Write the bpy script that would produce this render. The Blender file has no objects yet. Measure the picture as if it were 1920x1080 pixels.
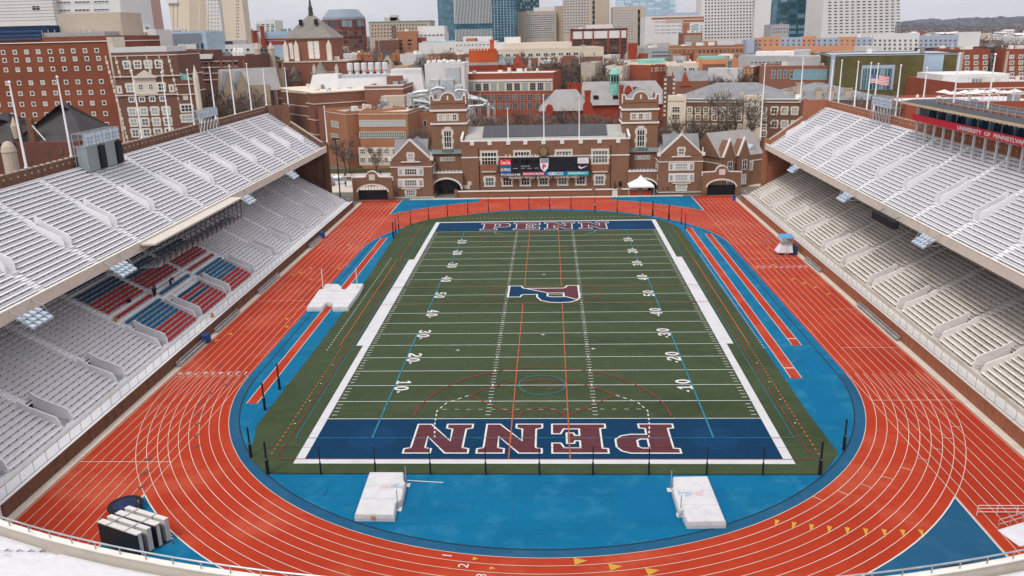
import bpy, bmesh, math, random
from mathutils import Vector, Matrix
random.seed(7)
R = math.radians
sc = bpy.context.scene
COL = sc.collection
# ------------------------------------------------------------------ camera
CAM = Vector((1.1693, -128.993, 41.552))
FW = Vector((-0.04743559, 0.95343385, -0.29784855))
RT = Vector((0.99883322, 0.04257144, -0.02280083))
UP = Vector((0.00905924, 0.2985826, 0.9543408))
FPX = 1527.418
cd = bpy.data.cameras.new('camera'); cam = bpy.data.objects.new('camera', cd); COL.objects.link(cam)
cd.sensor_width = 36; cd.lens = FPX * 36 / 1920; cd.clip_start = 0.5; cd.clip_end = 30000
m = Matrix((RT, UP, -FW)).transposed().to_4x4(); m.translation = CAM
cam.matrix_world = m
sc.camera = cam
# ------------------------------------------------------------------ sky: bright even overcast
SUN_EL, SUN_AZ = R(54), R(-150)
w = bpy.data.worlds.new("World"); sc.world = w; w.use_nodes = True
nt = w.node_tree; nt.nodes.clear()
n_out = nt.nodes.new('ShaderNodeOutputWorld'); n_bg = nt.nodes.new('ShaderNodeBackground')
n_sky = nt.nodes.new('ShaderNodeTexSky'); n_sky.sky_type = 'NISHITA'; n_sky.sun_disc = False
n_sky.sun_elevation = SUN_EL; n_sky.sun_rotation = SUN_AZ; n_sky.air_density = 1.2; n_sky.dust_density = 3.0
n_hs = nt.nodes.new('ShaderNodeHueSaturation'); n_hs.inputs['Saturation'].default_value = 0.22; n_hs.inputs['Value'].default_value = 1.0
n_mix = nt.nodes.new('ShaderNodeMix'); n_mix.data_type = 'RGBA'; n_mix.inputs['Factor'].default_value = 0.72
n_tc = nt.nodes.new('ShaderNodeTexCoord'); n_mp = nt.nodes.new('ShaderNodeMapping'); n_mp.inputs['Scale'].default_value = (2.2, 2.2, 9)
n_no = nt.nodes.new('ShaderNodeTexNoise'); n_no.inputs['Scale'].default_value = 1.6; n_no.inputs['Detail'].default_value = 5
n_cr = nt.nodes.new('ShaderNodeValToRGB')
n_cr.color_ramp.elements[0].position = .36; n_cr.color_ramp.elements[0].color = (8.6, 8.45, 9.1, 1)
n_cr.color_ramp.elements[1].position = .7; n_cr.color_ramp.elements[1].color = (11.4, 11.2, 11.6, 1)
# an overcast sky is brighter overhead than at the horizon
n_vm = nt.nodes.new('ShaderNodeVectorMath'); n_vm.operation = 'SCALE'; n_sx = nt.nodes.new('ShaderNodeSeparateXYZ'); n_mr = nt.nodes.new('ShaderNodeMapRange')
n_mr.inputs['From Min'].default_value = 0.0; n_mr.inputs['From Max'].default_value = .7; n_mr.inputs['To Min'].default_value = .94; n_mr.inputs['To Max'].default_value = 1.35
for a, b in ((n_sky.outputs[0], n_hs.inputs['Color']), (n_hs.outputs[0], n_mix.inputs['A']), (n_tc.outputs['Generated'], n_mp.inputs[0]),
             (n_mp.outputs[0], n_no.inputs['Vector']), (n_no.outputs[0], n_cr.inputs[0]), (n_cr.outputs[0], n_mix.inputs['B']),
             (n_mix.outputs['Result'], n_vm.inputs[0]), (n_tc.outputs['Generated'], n_sx.inputs[0]), (n_sx.outputs['Z'], n_mr.inputs[0]), (n_mr.outputs[0], n_vm.inputs['Scale']), (n_vm.outputs[0], n_bg.inputs['Color']), (n_bg.outputs[0], n_out.inputs[0])):
    nt.links.new(a, b)
n_bg.inputs['Strength'].default_value = 0.074
sd = bpy.data.lights.new('sun', 'SUN'); sd.energy = 1.45; sd.angle = R(18); sd.color = (1.0, .96, .9)
sun = bpy.data.objects.new('sun', sd); COL.objects.link(sun)
sdir = Vector((math.sin(SUN_AZ) * math.cos(SUN_EL), math.cos(SUN_AZ) * math.cos(SUN_EL), math.sin(SUN_EL)))
sun.rotation_euler = sdir.to_track_quat('Z', 'Y').to_euler(); sun.location = (0, 0, 200)
vs = sc.view_settings; vs.view_transform = 'Standard'; vs.look = 'None'; vs.gamma = 1; vs.exposure = 0.45
sc.cycles.max_bounces = 5; sc.cycles.diffuse_bounces = 3; sc.cycles.glossy_bounces = 2; sc.cycles.caustics_reflective = False

# ------------------------------------------------------------------ pixel <-> place (1920x1080 frame), used only to read real positions off the photograph
def ray(u, v): return FW + RT * ((u - 960) / FPX) - UP * ((v - 540) / FPX)
def atz(u, v, z=0.0):
    d = ray(u, v); return CAM + d * ((z - CAM.z) / d.z)
def aty(u, v, y):
    d = ray(u, v); return CAM + d * ((y - CAM.y) / d.y)
def atx(u, v, x):
    d = ray(u, v); return CAM + d * ((x - CAM.x) / d.x)

# ------------------------------------------------------------------ materials
_M = {}
def mat(name, col, rough=.85, var=.12, scale=1.0, metal=0.0, bump=0.0, col2=None, stretch=None, rnd=0.0, spec=.3, detail=4):
    if name in _M: return _M[name]
    mt = bpy.data.materials.new(name); mt.use_nodes = True; t = mt.node_tree
    b = t.nodes['Principled BSDF']; b.inputs['Roughness'].default_value = rough; b.inputs['Metallic'].default_value = metal
    b.inputs['Specular IOR Level'].default_value = spec
    c = (*col, 1)
    d = tuple(x * (1 - var) for x in col); e = tuple(min(1, x * (1 + var)) for x in (col2 or col))
    tc = t.nodes.new('ShaderNodeTexCoord'); mp = t.nodes.new('ShaderNodeMapping'); no = t.nodes.new('ShaderNodeTexNoise')
    if stretch: mp.inputs['Scale'].default_value = stretch
    no.inputs['Scale'].default_value = scale; no.inputs['Detail'].default_value = detail; no.inputs['Roughness'].default_value = .65
    cr = t.nodes.new('ShaderNodeValToRGB'); cr.color_ramp.elements[0].position = .3; cr.color_ramp.elements[1].position = .7
    cr.color_ramp.elements[0].color = (*d, 1); cr.color_ramp.elements[1].color = (*e, 1)
    L = t.links.new
    L(tc.outputs['Object'], mp.inputs[0]); L(mp.outputs[0], no.inputs['Vector']); L(no.outputs[0], cr.inputs[0])
    src = cr.outputs[0]
    if rnd:
        oi = t.nodes.new('ShaderNodeObjectInfo'); r2 = t.nodes.new('ShaderNodeMapRange')
        r2.inputs['To Min'].default_value = 1 - rnd; r2.inputs['To Max'].default_value = 1 + rnd
        hv = t.nodes.new('ShaderNodeHueSaturation'); L(oi.outputs['Random'], r2.inputs[0]); L(r2.outputs[0], hv.inputs['Value']); L(src, hv.inputs['Color']); src = hv.outputs[0]
    L(src, b.inputs['Base Color'])
    if bump:
        bp = t.nodes.new('ShaderNodeBump'); bp.inputs['Strength'].default_value = bump; bp.inputs['Distance'].default_value = .05
        L(no.outputs[0], bp.inputs['Height']); L(bp.outputs[0], b.inputs['Normal'])
    _M[name] = mt; return mt
def layered(name, col, dark, light, s1=.12, s2=2.0, a1=.5, a2=.3, rough=.8, st1=None, lo=.45, hi=.75, fine=0.0):
    """two-scale stained surface: broad stains and fine grain"""
    if name in _M: return _M[name]
    mt = bpy.data.materials.new(name); mt.use_nodes = True; t = mt.node_tree; L = t.links.new
    b = t.nodes['Principled BSDF']; b.inputs['Roughness'].default_value = rough; b.inputs['Specular IOR Level'].default_value = .12
    tc = t.nodes.new('ShaderNodeTexCoord')
    def nz(sc_, st, lo, hi, det=5):
        mp = t.nodes.new('ShaderNodeMapping'); mp.inputs['Scale'].default_value = st or (1, 1, 1)
        no = t.nodes.new('ShaderNodeTexNoise'); no.inputs['Scale'].default_value = sc_; no.inputs['Detail'].default_value = det; no.inputs['Roughness'].default_value = .6
        mr = t.nodes.new('ShaderNodeMapRange'); mr.inputs['From Min'].default_value = lo; mr.inputs['From Max'].default_value = hi
        L(tc.outputs['Object'], mp.inputs[0]); L(mp.outputs[0], no.inputs['Vector']); L(no.outputs[0], mr.inputs[0]); return mr.outputs[0]
    def mix(f, a, A, B):
        mu = t.nodes.new('ShaderNodeMath'); mu.operation = 'MULTIPLY'; L(f, mu.inputs[0]); mu.inputs[1].default_value = a
        mx = t.nodes.new('ShaderNodeMix'); mx.data_type = 'RGBA'; L(mu.outputs[0], mx.inputs['Factor'])
        if isinstance(A, tuple): mx.inputs['A'].default_value = (*A, 1)
        else: L(A, mx.inputs['A'])
        mx.inputs['B'].default_value = (*B, 1); return mx.outputs['Result']
    o = mix(nz(s1, st1, lo, hi), a1, col, dark)
    o = mix(nz(s2, None, .5, .8), a2, o, light)
    if fine: o = mix(nz(s2 * 9, None, .45, .7, 2), fine, o, dark)
    L(o, b.inputs['Base Color']); _M[name] = mt; return mt
def glassmat(name, dark, pale, amt=.35, rough=.12):
    if name in _M: return _M[name]
    mt = bpy.data.materials.new(name); mt.use_nodes = True; t = mt.node_tree; L = t.links.new
    b = t.nodes['Principled BSDF']; b.inputs['Roughness'].default_value = rough; b.inputs['Specular IOR Level'].default_value = .5
    oi = t.nodes.new('ShaderNodeObjectInfo'); cr = t.nodes.new('ShaderNodeValToRGB')
    cr.color_ramp.interpolation = 'CONSTANT'
    cr.color_ramp.elements[0].color = (*dark, 1); cr.color_ramp.elements[1].position = 1 - amt; cr.color_ramp.elements[1].color = (*pale, 1)
    e = cr.color_ramp.elements.new((1 - amt) * .6); e.color = (*[(a * 2 + c) / 3 for a, c in zip(dark, pale)], 1)
    L(oi.outputs['Random'], cr.inputs[0]); L(cr.outputs[0], b.inputs['Base Color']); _M[name] = mt; return mt

# ------------------------------------------------------------------ mesh builder
class MB:
    def __init__(s): s.v = []; s.f = []; s.m = []; s.ms = []
    def mi(s, mt):
        if mt is None: return 0
        if mt not in s.ms: s.ms.append(mt)
        return s.ms.index(mt)
    def poly(s, pts, mt=None):
        i = len(s.v); s.v += [tuple(p) for p in pts]; s.f.append(tuple(range(i, i + len(pts)))); s.m.append(s.mi(mt)); return s
    def faces(s, pts, fs, mt=None):
        i = len(s.v); s.v += [tuple(p) for p in pts]
        for f in fs: s.f.append(tuple(i + k for k in f)); s.m.append(s.mi(mt))
        return s
    def hexa(s, p, mt=None):  # 4 bottom ccw, 4 top
        return s.faces(p, [(3, 2, 1, 0), (4, 5, 6, 7), (0, 1, 5, 4), (1, 2, 6, 5), (2, 3, 7, 6), (3, 0, 4, 7)], mt)
    def box(s, x0, x1, y0, y1, z0, z1, mt=None):
        if x0 > x1: x0, x1 = x1, x0
        if y0 > y1: y0, y1 = y1, y0
        if z0 > z1: z0, z1 = z1, z0
        return s.hexa([(x0, y0, z0), (x1, y0, z0), (x1, y1, z0), (x0, y1, z0), (x0, y0, z1), (x1, y0, z1), (x1, y1, z1), (x0, y1, z1)], mt)
    def prism(s, poly, axis, a, b, mt=None):
        """poly of 2D points extruded along axis from a to b. axis y: (x,z); x: (y,z); z: (x,y)"""
        def P(q, t): return (q[0], t, q[1]) if axis == 'y' else ((t, q[0], q[1]) if axis == 'x' else (q[0], q[1], t))
        n = len(poly); pts = [P(q, a) for q in poly] + [P(q, b) for q in poly]
        return s.faces(pts, [tuple(range(n)), tuple(range(2 * n - 1, n - 1, -1))] + [(i, n + i, n + (i + 1) % n, (i + 1) % n) for i in range(n)], mt)
    def tube(s, pts, r, n=6, mt=None, cap=True):
        pts = [Vector(p) for p in pts]; rs = r if isinstance(r, (list, tuple)) else [r] * len(pts); base = len(s.v); mi = s.mi(mt)
        for i, p in enumerate(pts):
            d = (pts[min(i + 1, len(pts) - 1)] - pts[max(i - 1, 0)]).normalized()
            a = d.orthogonal().normalized() if abs(d.z) < .9 else Vector((1, 0, 0)); a = (a - d * a.dot(d)).normalized(); b = d.cross(a)
            for k in range(n):
                t = 2 * math.pi * k / n; s.v.append(tuple(p + (a * math.cos(t) + b * math.sin(t)) * rs[i]))
        for i in range(len(pts) - 1):
            for k in range(n):
                j = (k + 1) % n; s.f.append((base + i * n + k, base + i * n + j, base + (i + 1) * n + j, base + (i + 1) * n + k)); s.m.append(mi)
        if cap:
            s.f.append(tuple(base + k for k in range(n - 1, -1, -1))); s.m.append(mi)
            e = base + (len(pts) - 1) * n; s.f.append(tuple(e + k for k in range(n))); s.m.append(mi)
        return s
    def lathe(s, prof, n=16, mt=None, c=(0, 0), a0=0.0):
        base = len(s.v); mi = s.mi(mt)
        for r, z in prof:
            for k in range(n): t = a0 + 2 * math.pi * k / n; s.v.append((c[0] + r * math.cos(t), c[1] + r * math.sin(t), z))
        for i in range(len(prof) - 1):
            for k in range(n): j = (k + 1) % n; s.f.append((base + i * n + k, base + i * n + j, base + (i + 1) * n + j, base + (i + 1) * n + k)); s.m.append(mi)
        e = base + (len(prof) - 1) * n
        s.f.append(tuple(e + k for k in range(n))); s.m.append(mi)
        s.f.append(tuple(base + k for k in range(n - 1, -1, -1))); s.m.append(mi)
        return s
    def merge(s, o):
        i = len(s.v); s.v += o.v
        for f, m_ in zip(o.f, o.m): s.f.append(tuple(i + k for k in f)); s.m.append(s.mi(o.ms[m_]) if o.ms else 0)
        return s
    def mesh(s, name, mt=None):
        me = bpy.data.meshes.new(name); me.from_pydata(s.v, [], s.f)
        for x in (s.ms or ([mt] if mt else [])): me.materials.append(x)
        if len(s.ms) > 1: me.polygons.foreach_set('material_index', s.m)
        me.validate(); me.update(); return me
    def build(s, name, mt=None, parent=None, loc=None, smooth=False, **tags):
        me = s.mesh(name, mt)
        if smooth: me.polygons.foreach_set('use_smooth', [True] * len(me.polygons))
        return link(name, me, parent, loc, **tags)
def link(name, data, parent=None, loc=None, rz=0, **tags):
    o = bpy.data.objects.new(name, data); COL.objects.link(o)
    if parent: o.parent = parent
    if loc is not None: o.location = loc
    if rz: o.rotation_euler = (0, 0, rz)
    for k, v in tags.items(): o[{'cat': 'category'}.get(k, k)] = v
    return o
def empty(name, loc, rz=0, label=None, cat=None, group=None):
    o = link(name, None, None, loc, rz); o.empty_display_size = .5
    if label: o['label'] = label
    if cat: o['category'] = cat
    if group: o['group'] = group
    return o
def children(o): return [c for c in bpy.data.objects if c.parent == o]
def copy_tree(o, parent=None, kids=None):
    c = o.copy(); COL.objects.link(c); c.parent = parent
    for ch in (kids if kids is not None else children(o)): copy_tree(ch, c)
    return c
def capped(items, name, parent, root_mat=None, cap=100):
    """items: (MB, centre). Nearest 100 become parts, the rest one stuff part."""
    items = sorted(items, key=lambda q: (Vector(q[1]) - CAM).length)
    for mb, c in items[:cap]: mb.build(name, None, parent)
    if items[cap:]:
        r = MB()
        for mb, c in items[cap:]: r.merge(mb)
        r.build(name, None, parent, kind='stuff')
def area(P): return .5 * sum(P[i][0] * P[(i + 1) % len(P)][1] - P[(i + 1) % len(P)][0] * P[i][1] for i in range(len(P)))
def inset(P, d):
    """offset a closed 2D loop outward by d (miter)"""
    if area(P) < 0: P = P[::-1]
    out = []; n = len(P)
    for i in range(n):
        a, b, c = Vector(P[i - 1]), Vector(P[i]), Vector(P[(i + 1) % n])
        e1 = (b - a).normalized(); e2 = (c - b).normalized(); n1 = Vector((e1.y, -e1.x)); n2 = Vector((e2.y, -e2.x)); k = n1 + n2
        k = k / max(.35, 1 + n1.dot(n2)) ; out.append(tuple(b + k * d))
    return out
def sheet(name, loops, z, mt, parent=None, **tags):
    bm = bmesh.new()
    for lp in loops:
        vv = [bm.verts.new((p[0], p[1], z)) for p in lp]
        for i in range(len(vv)): bm.edges.new((vv[i], vv[(i + 1) % len(vv)]))
    bmesh.ops.triangle_fill(bm, edges=bm.edges[:], use_beauty=True, use_dissolve=False, normal=(0, 0, 1))
    for f in bm.faces:
        if f.normal.z < 0: f.normal_flip()
    me = bpy.data.meshes.new(name); bm.to_mesh(me); bm.free(); me.materials.append(mt)
    return link(name, me, parent, None, **tags)
def strip(mb, pts, w_, z, mt=None, closed=False):
    """flat painted line along pts"""
    n = len(pts); L_ = []; Rr = []
    for i in range(n):
        a = Vector(pts[i - 1] if (i > 0 or closed) else pts[i]); c = Vector(pts[(i + 1) % n] if (i < n - 1 or closed) else pts[i])
        d = (c - a).normalized(); nn = Vector((-d.y, d.x)) * (w_ / 2); p = Vector(pts[i]); L_.append(p + nn); Rr.append(p - nn)
    for i in range(n if closed else n - 1):
        j = (i + 1) % n; mb.poly([(*Rr[i], z), (*Rr[j], z), (*L_[j], z), (*L_[i], z)], mt)
def arc(cx, cy, r, a0, a1, n=24): return [(cx + r * math.cos(R(a0 + (a1 - a0) * i / n)), cy + r * math.sin(R(a0 + (a1 - a0) * i / n))) for i in range(n + 1)]
def text_mesh(s, size=1.0, ext=0.0, bold=0.0):
    cu = bpy.data.curves.new('lettering', 'FONT'); cu.body = s; cu.size = size; cu.extrude = ext; cu.offset = bold
    cu.align_x = 'CENTER'; cu.align_y = 'CENTER'; cu.resolution_u = 2
    o = bpy.data.objects.new('lettering', cu); COL.objects.link(o)
    dg = bpy.context.evaluated_depsgraph_get(); me = bpy.data.meshes.new_from_object(o.evaluated_get(dg))
    bpy.data.objects.remove(o); return me
def lettering(s, mt, parent, M, width=None, height=None, name='lettering', ext=.02, bold=0.0, **tags):
    """text fitted to width x height, placed by matrix M (x right, y up, z out)"""
    me = text_mesh(s, 1.0, ext, bold); xs = [v.co.x for v in me.vertices]; ys = [v.co.y for v in me.vertices]
    w0, h0 = max(xs) - min(xs), max(ys) - min(ys); cx, cy = (max(xs) + min(xs)) / 2, (max(ys) + min(ys)) / 2
    kx = width / w0 if width else height / h0; ky = height / h0 if height else kx
    for v in me.vertices: v.co.x = (v.co.x - cx) * kx; v.co.y = (v.co.y - cy) * ky
    me.transform(M); me.materials.clear(); me.materials.append(mt); me.name = name
    return link(name, me, parent, None, **tags)
def frontM(x, y, z): return Matrix.Translation((x, y, z)) @ Matrix(((1, 0, 0), (0, 0, -1), (0, 1, 0))).to_4x4()
# ------------------------------------------------------------------ ground, track, turf
M_red = layered('track_red', (.38, .036, .012), (.27, .021, .008), (.50, .12, .065), s1=.06, s2=.11, a1=.8, a2=.75, fine=.3, st1=(1, .35, 1))
M_blue = layered('track_blue', (.0, .125, .25), (.0, .085, .19), (.03, .20, .32), s1=.09, s2=.35, a1=.8, a2=.8, fine=.35, st1=(1, 2.5, 1))
M_blue2 = layered('track_blue_worn', (.012, .085, .17), (.006, .05, .12), (.05, .14, .22), s1=.1, s2=.4, a1=.6, a2=.5)
M_turf = layered('turf_green', (.046, .066, .030), (.023, .036, .016), (.072, .090, .042), s1=.09, s2=.55, a1=.85, a2=.7, st1=(.3, 1, 1), fine=.55)
M_navy = layered('endzone_navy', (.0, .031, .082), (.0, .021, .06), (.001, .052, .12), s1=.1, s2=.7, a1=.6, a2=.3, fine=.3)
M_white = layered('field_white', (.54, .54, .56), (.40, .40, .41), (.60, .60, .60), s1=.4, s2=3, a1=.5, a2=.3)
M_line = mat('line_white', (.60, .58, .56), var=.05, scale=2)
M_fline = mat('field_line_white', (.55, .58, .53), var=.15, scale=2)
M_maroon = mat('maroon', (.085, .018, .026), var=.15, scale=1)
M_orange = mat('orange_line', (.36, .09, .03), var=.25)
M_redl = mat('red_line', (.20, .03, .024), var=.35)
M_cyan = mat('cyan_line', (.015, .16, .22), var=.3)
M_yellow = mat('yellow_mark', (.50, .27, .035), var=.1)
M_grime = mat('dark_mark', (.16, .05, .04), var=.3)
M_site = layered('site_ground', (.16, .14, .12), (.09, .09, .08), (.25, .23, .2), s1=.02, s2=.2, a1=.8, a2=.5)
M_conc = layered('beige_concrete', (.55, .48, .40), (.38, .32, .26), (.66, .60, .54), s1=.5, s2=1.5, a1=.5, a2=.5)
ST = dict(kind='structure')
# ground sheet to the horizon: dense near, wide far
gb = MB(); gb.box(-9000, 9000, -900, 14000, -3, -.06); gb.build('ground', M_site, **ST)
CY0, CY1, RI, LW, XS = -33.2, 31.7, 38.0, 1.058, 38.2
def oval(r, n=48, r1=None, c1=None):
    r1 = r1 or r; c1 = CY1 if c1 is None else c1
    return arc(0, c1, r1, 0, 180, n) + arc(0, CY0, r, 180, 360, n)
track = sheet('running_track', [[(-48.7, -84), (48.7, -84), (48.7, 83), (-48.7, 83)]], 0, M_red, **ST)
# blue infield surround
sheet('infield_blue', [oval(RI - .02, r1=RI - .5)], .01, M_blue, track)
ln = MB()
for k in range(0, 10):
    r = RI + LW * k
    strip(ln, arc(0, CY0, r, 180, 360, 90), .058, .03)
    strip(ln, arc(0, CY1, r - .4 + .25 * k, 0, 180, 90), .055, .03)
    for s in (-1, 1):
        x = s * (XS + 1.085 * k); strip(ln, [(x, -76.5), (x, 79.0)], .055, .034)
for s in (-1, 1):
    for y in (74.8, 79.0, -74.5): strip(ln, [(s * XS, y), (s * 48, y)], .09, .038)
    strip(ln, [(s * XS, -55.4 if s < 0 else -41.0), (s * 48, -55.4 if s < 0 else -41.0)], .09, .038)
strip(ln, [(-48, -33.2), (-38.2, -33.2)], .07, .038); strip(ln, [(48, -24.5), (40.5, -24.5)], .07, .038); strip(ln, [(48, -8.5), (44, -8.5)], .07, .038)
strip(ln, [(38.2, 16.3), (48, 16.3)], .07, .038); strip(ln, [(38.2, 21), (48, 21)], .09, .038); strip(ln, [(-48, -2), (-38, -2)], .06, .038)
for k in range(9):
    a = -18 - 3.8 * k; r0 = RI + LW * (8 - k)
    strip(ln, [(r0 * math.cos(R(a)), CY0 + r0 * math.sin(R(a))), ((r0 + LW) * math.cos(R(a)), CY0 + (r0 + LW) * math.sin(R(a)))], .07, .04)
ln.build('lane_lines', mat('lane_cream', (.60, .50, .43), var=.18, scale=.25), track)
# corner triangles of blue outside the bends
def tri(s, near):
    ro = (RI + LW * 9) if near else 50.6; c = CY0 if near else CY1; x = XS - .15
    a0 = math.degrees(math.acos(x / ro))
    if near:
        P = [(s * x, c - math.sqrt(ro * ro - x * x))] + [(s * ro * math.cos(R(a)), c - ro * math.sin(R(a))) for a in [a0 + (74 - a0) * i / 16 for i in range(17)]][1:] + [(s * 13, -86), (s * x, -86)]
    else:
        P = [(s * x, c + math.sqrt(ro * ro - x * x))] + [(s * ro * math.cos(R(a)), c + ro * math.sin(R(a))) for a in [a0 + (70 - a0) * i / 16 for i in range(17)]][1:] + [(s * 17, 83), (s * x, 83)]
    if s < 0: P = P[::-1]
    return P
for s in (-1, 1):
    sheet('corner_blue', [tri(s, True)], .014, M_blue2 if s > 0 else M_blue, track)
    sheet('corner_blue', [tri(s, False)], .014, M_blue, track)
    cl = MB(); P = tri(s, True); P = P if s > 0 else P[::-1]
    strip(cl, P[:17], .12, .044); strip(cl, [P[0], P[-1]], .12, .044)
    P = tri(s, False); P = P if s > 0 else P[::-1]
    strip(cl, P[:17], .12, .044); strip(cl, [P[0], P[-1]], .12, .044); cl.build('corner_line', M_line, track)
# worn darker lap inside the inner edge and its black channel drain
db = MB(); P = oval(RI - 1.15, 60, r1=RI - 1.5)
strip(db, P, .16, .028, closed=True); db.build('trench_drain', mat('drain_black', (.012, .02, .035), var=.3), track)
db = MB(); P = arc(0, CY0, RI - .55, 180, 360, 60); strip(db, P, .95, .018); db.build('worn_lap', M_blue2, track)
pb = MB()
for q in ([(34.4, -25.5), (36.6, -25.5), (36.9, -33.5), (33.6, -33.5)], [(31.3, -36), (35.2, -36), (33.6, -45.8), (31.2, -45.8)], [(8, -59.8), (17.5, -59.8), (17.5, -65.6), (7, -65.6)]):
    pb.poly([(x, y, .019) for x, y in q])
pb.build('patched_blue', layered('patch_blue', (.0, .115, .25), (.0, .09, .21), (.005, .15, .29), s1=.3, s2=1), track)
# runways
def runway(x0, x1, y0, y1, brd=None):
    sheet('runway', [[(x0, y0), (x1, y0), (x1, y1), (x0, y1)]], .022, M_red, track)
    b = MB(); strip(b, [(x0, y0), (x0, y1), (x1, y1), (x1, y0)], .08, .045, closed=True)
    if brd: strip(b, [(x0, brd), (x1, brd)], .2, .046)
    b.build('runway_line', M_line, track)
runway(30.8, 32.15, -34.6, 47.7, -31.4); runway(34.1, 35.35, -23.5, 41.6, -21.0); runway(-35.35, -34.05, -41.5, 41.3)
# turf
turf = sheet('turf_field', [[(-27.5, -57.8), (27.3, -57.8), (30.3, -53.5), (30.0, -44.6), (30.0, -20), (29.7, 10), (29.6, 46), (28.9, 49.5), (26.8, 55.0), (22.3, 60.4), (14, 64.6), (4.5, 66.7), (-4.5, 67.1), (-15, 65.4), (-23.4, 61.7), (-28.4, 58.2), (-31.6, 53), (-32.4, 49), (-32.6, 42), (-31.9, 10), (-31.7, -15), (-32.1, -47), (-30.4, -54.4)]], .05, M_turf, **ST)
YD = .9144; G = 45.72; E_ = 54.864; S = 24.384
for s in (-1, 1): sheet('end_zone', [[(-S, s * G), (S, s * G), (S, s * E_), (-S, s * E_)]], .07, M_navy, turf)
wb = MB(); zb = .09
def rect(mb, x0, x1, y0, y1, z): mb.poly([(min(x0, x1), min(y0, y1), z), (max(x0, x1), min(y0, y1), z), (max(x0, x1), max(y0, y1), z), (min(x0, x1), max(y0, y1), z)])
for s in (-1, 1):
    rect(wb, s * S, s * (S + .95), -E_ - .95, E_ + .75, zb); rect(wb, s * (S + .95), s * (S + 1.9), -25 * YD, 25 * YD, zb)
rect(wb, -S, S, -E_ - .95, -E_ - .02, zb); rect(wb, -S, S, E_ + .02, E_ + .75, zb)
wb.build('sideline_border', M_white, turf)
yl = MB()
for k in range(-50, 51, 5): rect(yl, -S, S, k * YD - .06, k * YD + .06, .1)
yl.build('yard_lines', M_fline, turf)
hm = MB()
for k in range(-49, 50):
    if k % 5 == 0:
        for s in (-1, 1): rect(hm, s * 6.1 - .09, s * 6.1 + .09, k * YD - .3, k * YD + .3, .12)
        continue
    for s in (-1, 1):
        rect(hm, s * 6.1 - .3, s * 6.1 + .3, k * YD - .055, k * YD + .055, .12); rect(hm, s * (S - .25), s * (S - .85), k * YD - .055, k * YD + .055, .12)
hm.build('hash_marks', M_line, turf)
sm = MB()
for k in range(-12, 13): rect(sm, -32, 30, k * 4.572 - .05 + 2.2, k * 4.572 + .05 + 2.2, .056) if abs(k * 4.572 + 2.2) < 56 else None
sm.build('roll_seams', mat('turf_seam', (.034, .045, .017), var=.3, scale=.3), turf)
wz = MB(); rw = random.Random(4)
for k in range(26):
    cx_, cy_ = rw.choice(((0, -44), (0, 44), (0, -36), (0, 37.6), (rw.uniform(-20, 20), rw.uniform(-40, 40)))); cx_ += rw.gauss(0, 1.2); cy_ += rw.gauss(0, .8); r0 = rw.uniform(.3, 1.1)
    wz.poly([(cx_ + r0 * 1.6 * math.cos(t) * rw.uniform(.8, 1.2), cy_ + r0 * .8 * math.sin(t) * rw.uniform(.8, 1.2), .0575 + k * .0004) for t in [i * math.pi / 6 for i in range(12)]])
wz.build('worn_patches', mat('turf_worn', (.042, .046, .02), var=.4, scale=1.5), turf)
# surface joints and patches of the blue apron, scuffs on the red lanes
jb = MB()
for x_ in (-20.5, -11, -2.4, 6.5, 15.2, 24): strip(jb, [(x_, -58.3), (x_ + rw.uniform(-.2, .2), -62), (x_, -65.5 if abs(x_) < 16 else -60.5)], .05, .0205)
strip(jb, [(-24, -61.6), (0, -61.5), (24, -61.6)], .05, .0205); strip(jb, [(-17, -66.3), (17, -66.2)], .05, .0207)
jb.build('surface_joints', mat('joint_blue', (.0, .075, .16), var=.3), track)
ol = MB()
for x in (-3.3, 3.0): strip(ol, [(x, -54.8), (x, -5)], .14, .115); strip(ol, [(x, 4.2), (x, 54)], .14, .115)
strip(ol, [(-S - 3, -5 * YD), (S + 3.2, -5 * YD)], .1, .125); strip(ol, [(-S - 3, 5 * YD), (S + 3.2, 5 * YD)], .1, .125)
strip(ol, [(-28.6, -22.9), (-28.6, 22.9), (-26.3, 22.9)], .14, .115); strip(ol, [(28.3, -22.9), (28.3, 22.9), (26.3, 22.9)], .14, .115)
for s in (-1, 1):
    for (a, b) in ((-54, -23), (23, 54)):
        y = a
        while y < b: strip(ol, [(s * 28.2, y), (s * 28.2, y + .45)], .16, .115); y += .95
ol.build('orange_lines', M_orange, turf)
rl = MB(); strip(rl, arc(0, -45.6, 14.6, 2, 178, 40), .17, .117); strip(rl, arc(0, 45.6, 14.6, 182, 358, 40), .12, .117)
strip(rl, [(-2.6, -45.2), (-8.7, -39.6)] + arc(0, -45.6, 10.5, 145, 35, 16) + [(8.7, -39.6), (2.9, -45.2)], .16, .118)
strip(rl, arc(0, -45.6, 2.6, 0, 180, 20), .16, .119); strip(rl, [(-27.3, -54.9), (27.3, -54.9)], .1, .119)
for s in (-1, 1): strip(rl, arc(s * 6.3, .4, 3.2, -80 if s > 0 else 100, 80 if s > 0 else 260, 16), .15, .119); strip(rl, [(s * 27.4, -54.9), (s * 27.1, -22), (s * 27.1, 22)], .09, .113)
rl.build('red_lines', M_redl, turf)
cy = MB()
for y in (-36.5, 37.7): strip(cy, arc(0, y, 2.9, 0, 360, 40)[:-1], .13, .121, closed=True)
for s in (-1, 1):
    strip(cy, [(s * 18.3, -50.3), (s * 18.3, -18.4)], .2, .121); strip(cy, [(s * 18.2, -8.9), (s * 18.2, 9.3)], .2, .121)
    strip(cy, [(s * 17.7, 19.8), (s * 17.7, 46)], .16, .121); strip(cy, [(s * 26.7, -50.3), (s * 26.7, 50)], .08, .109)
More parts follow.
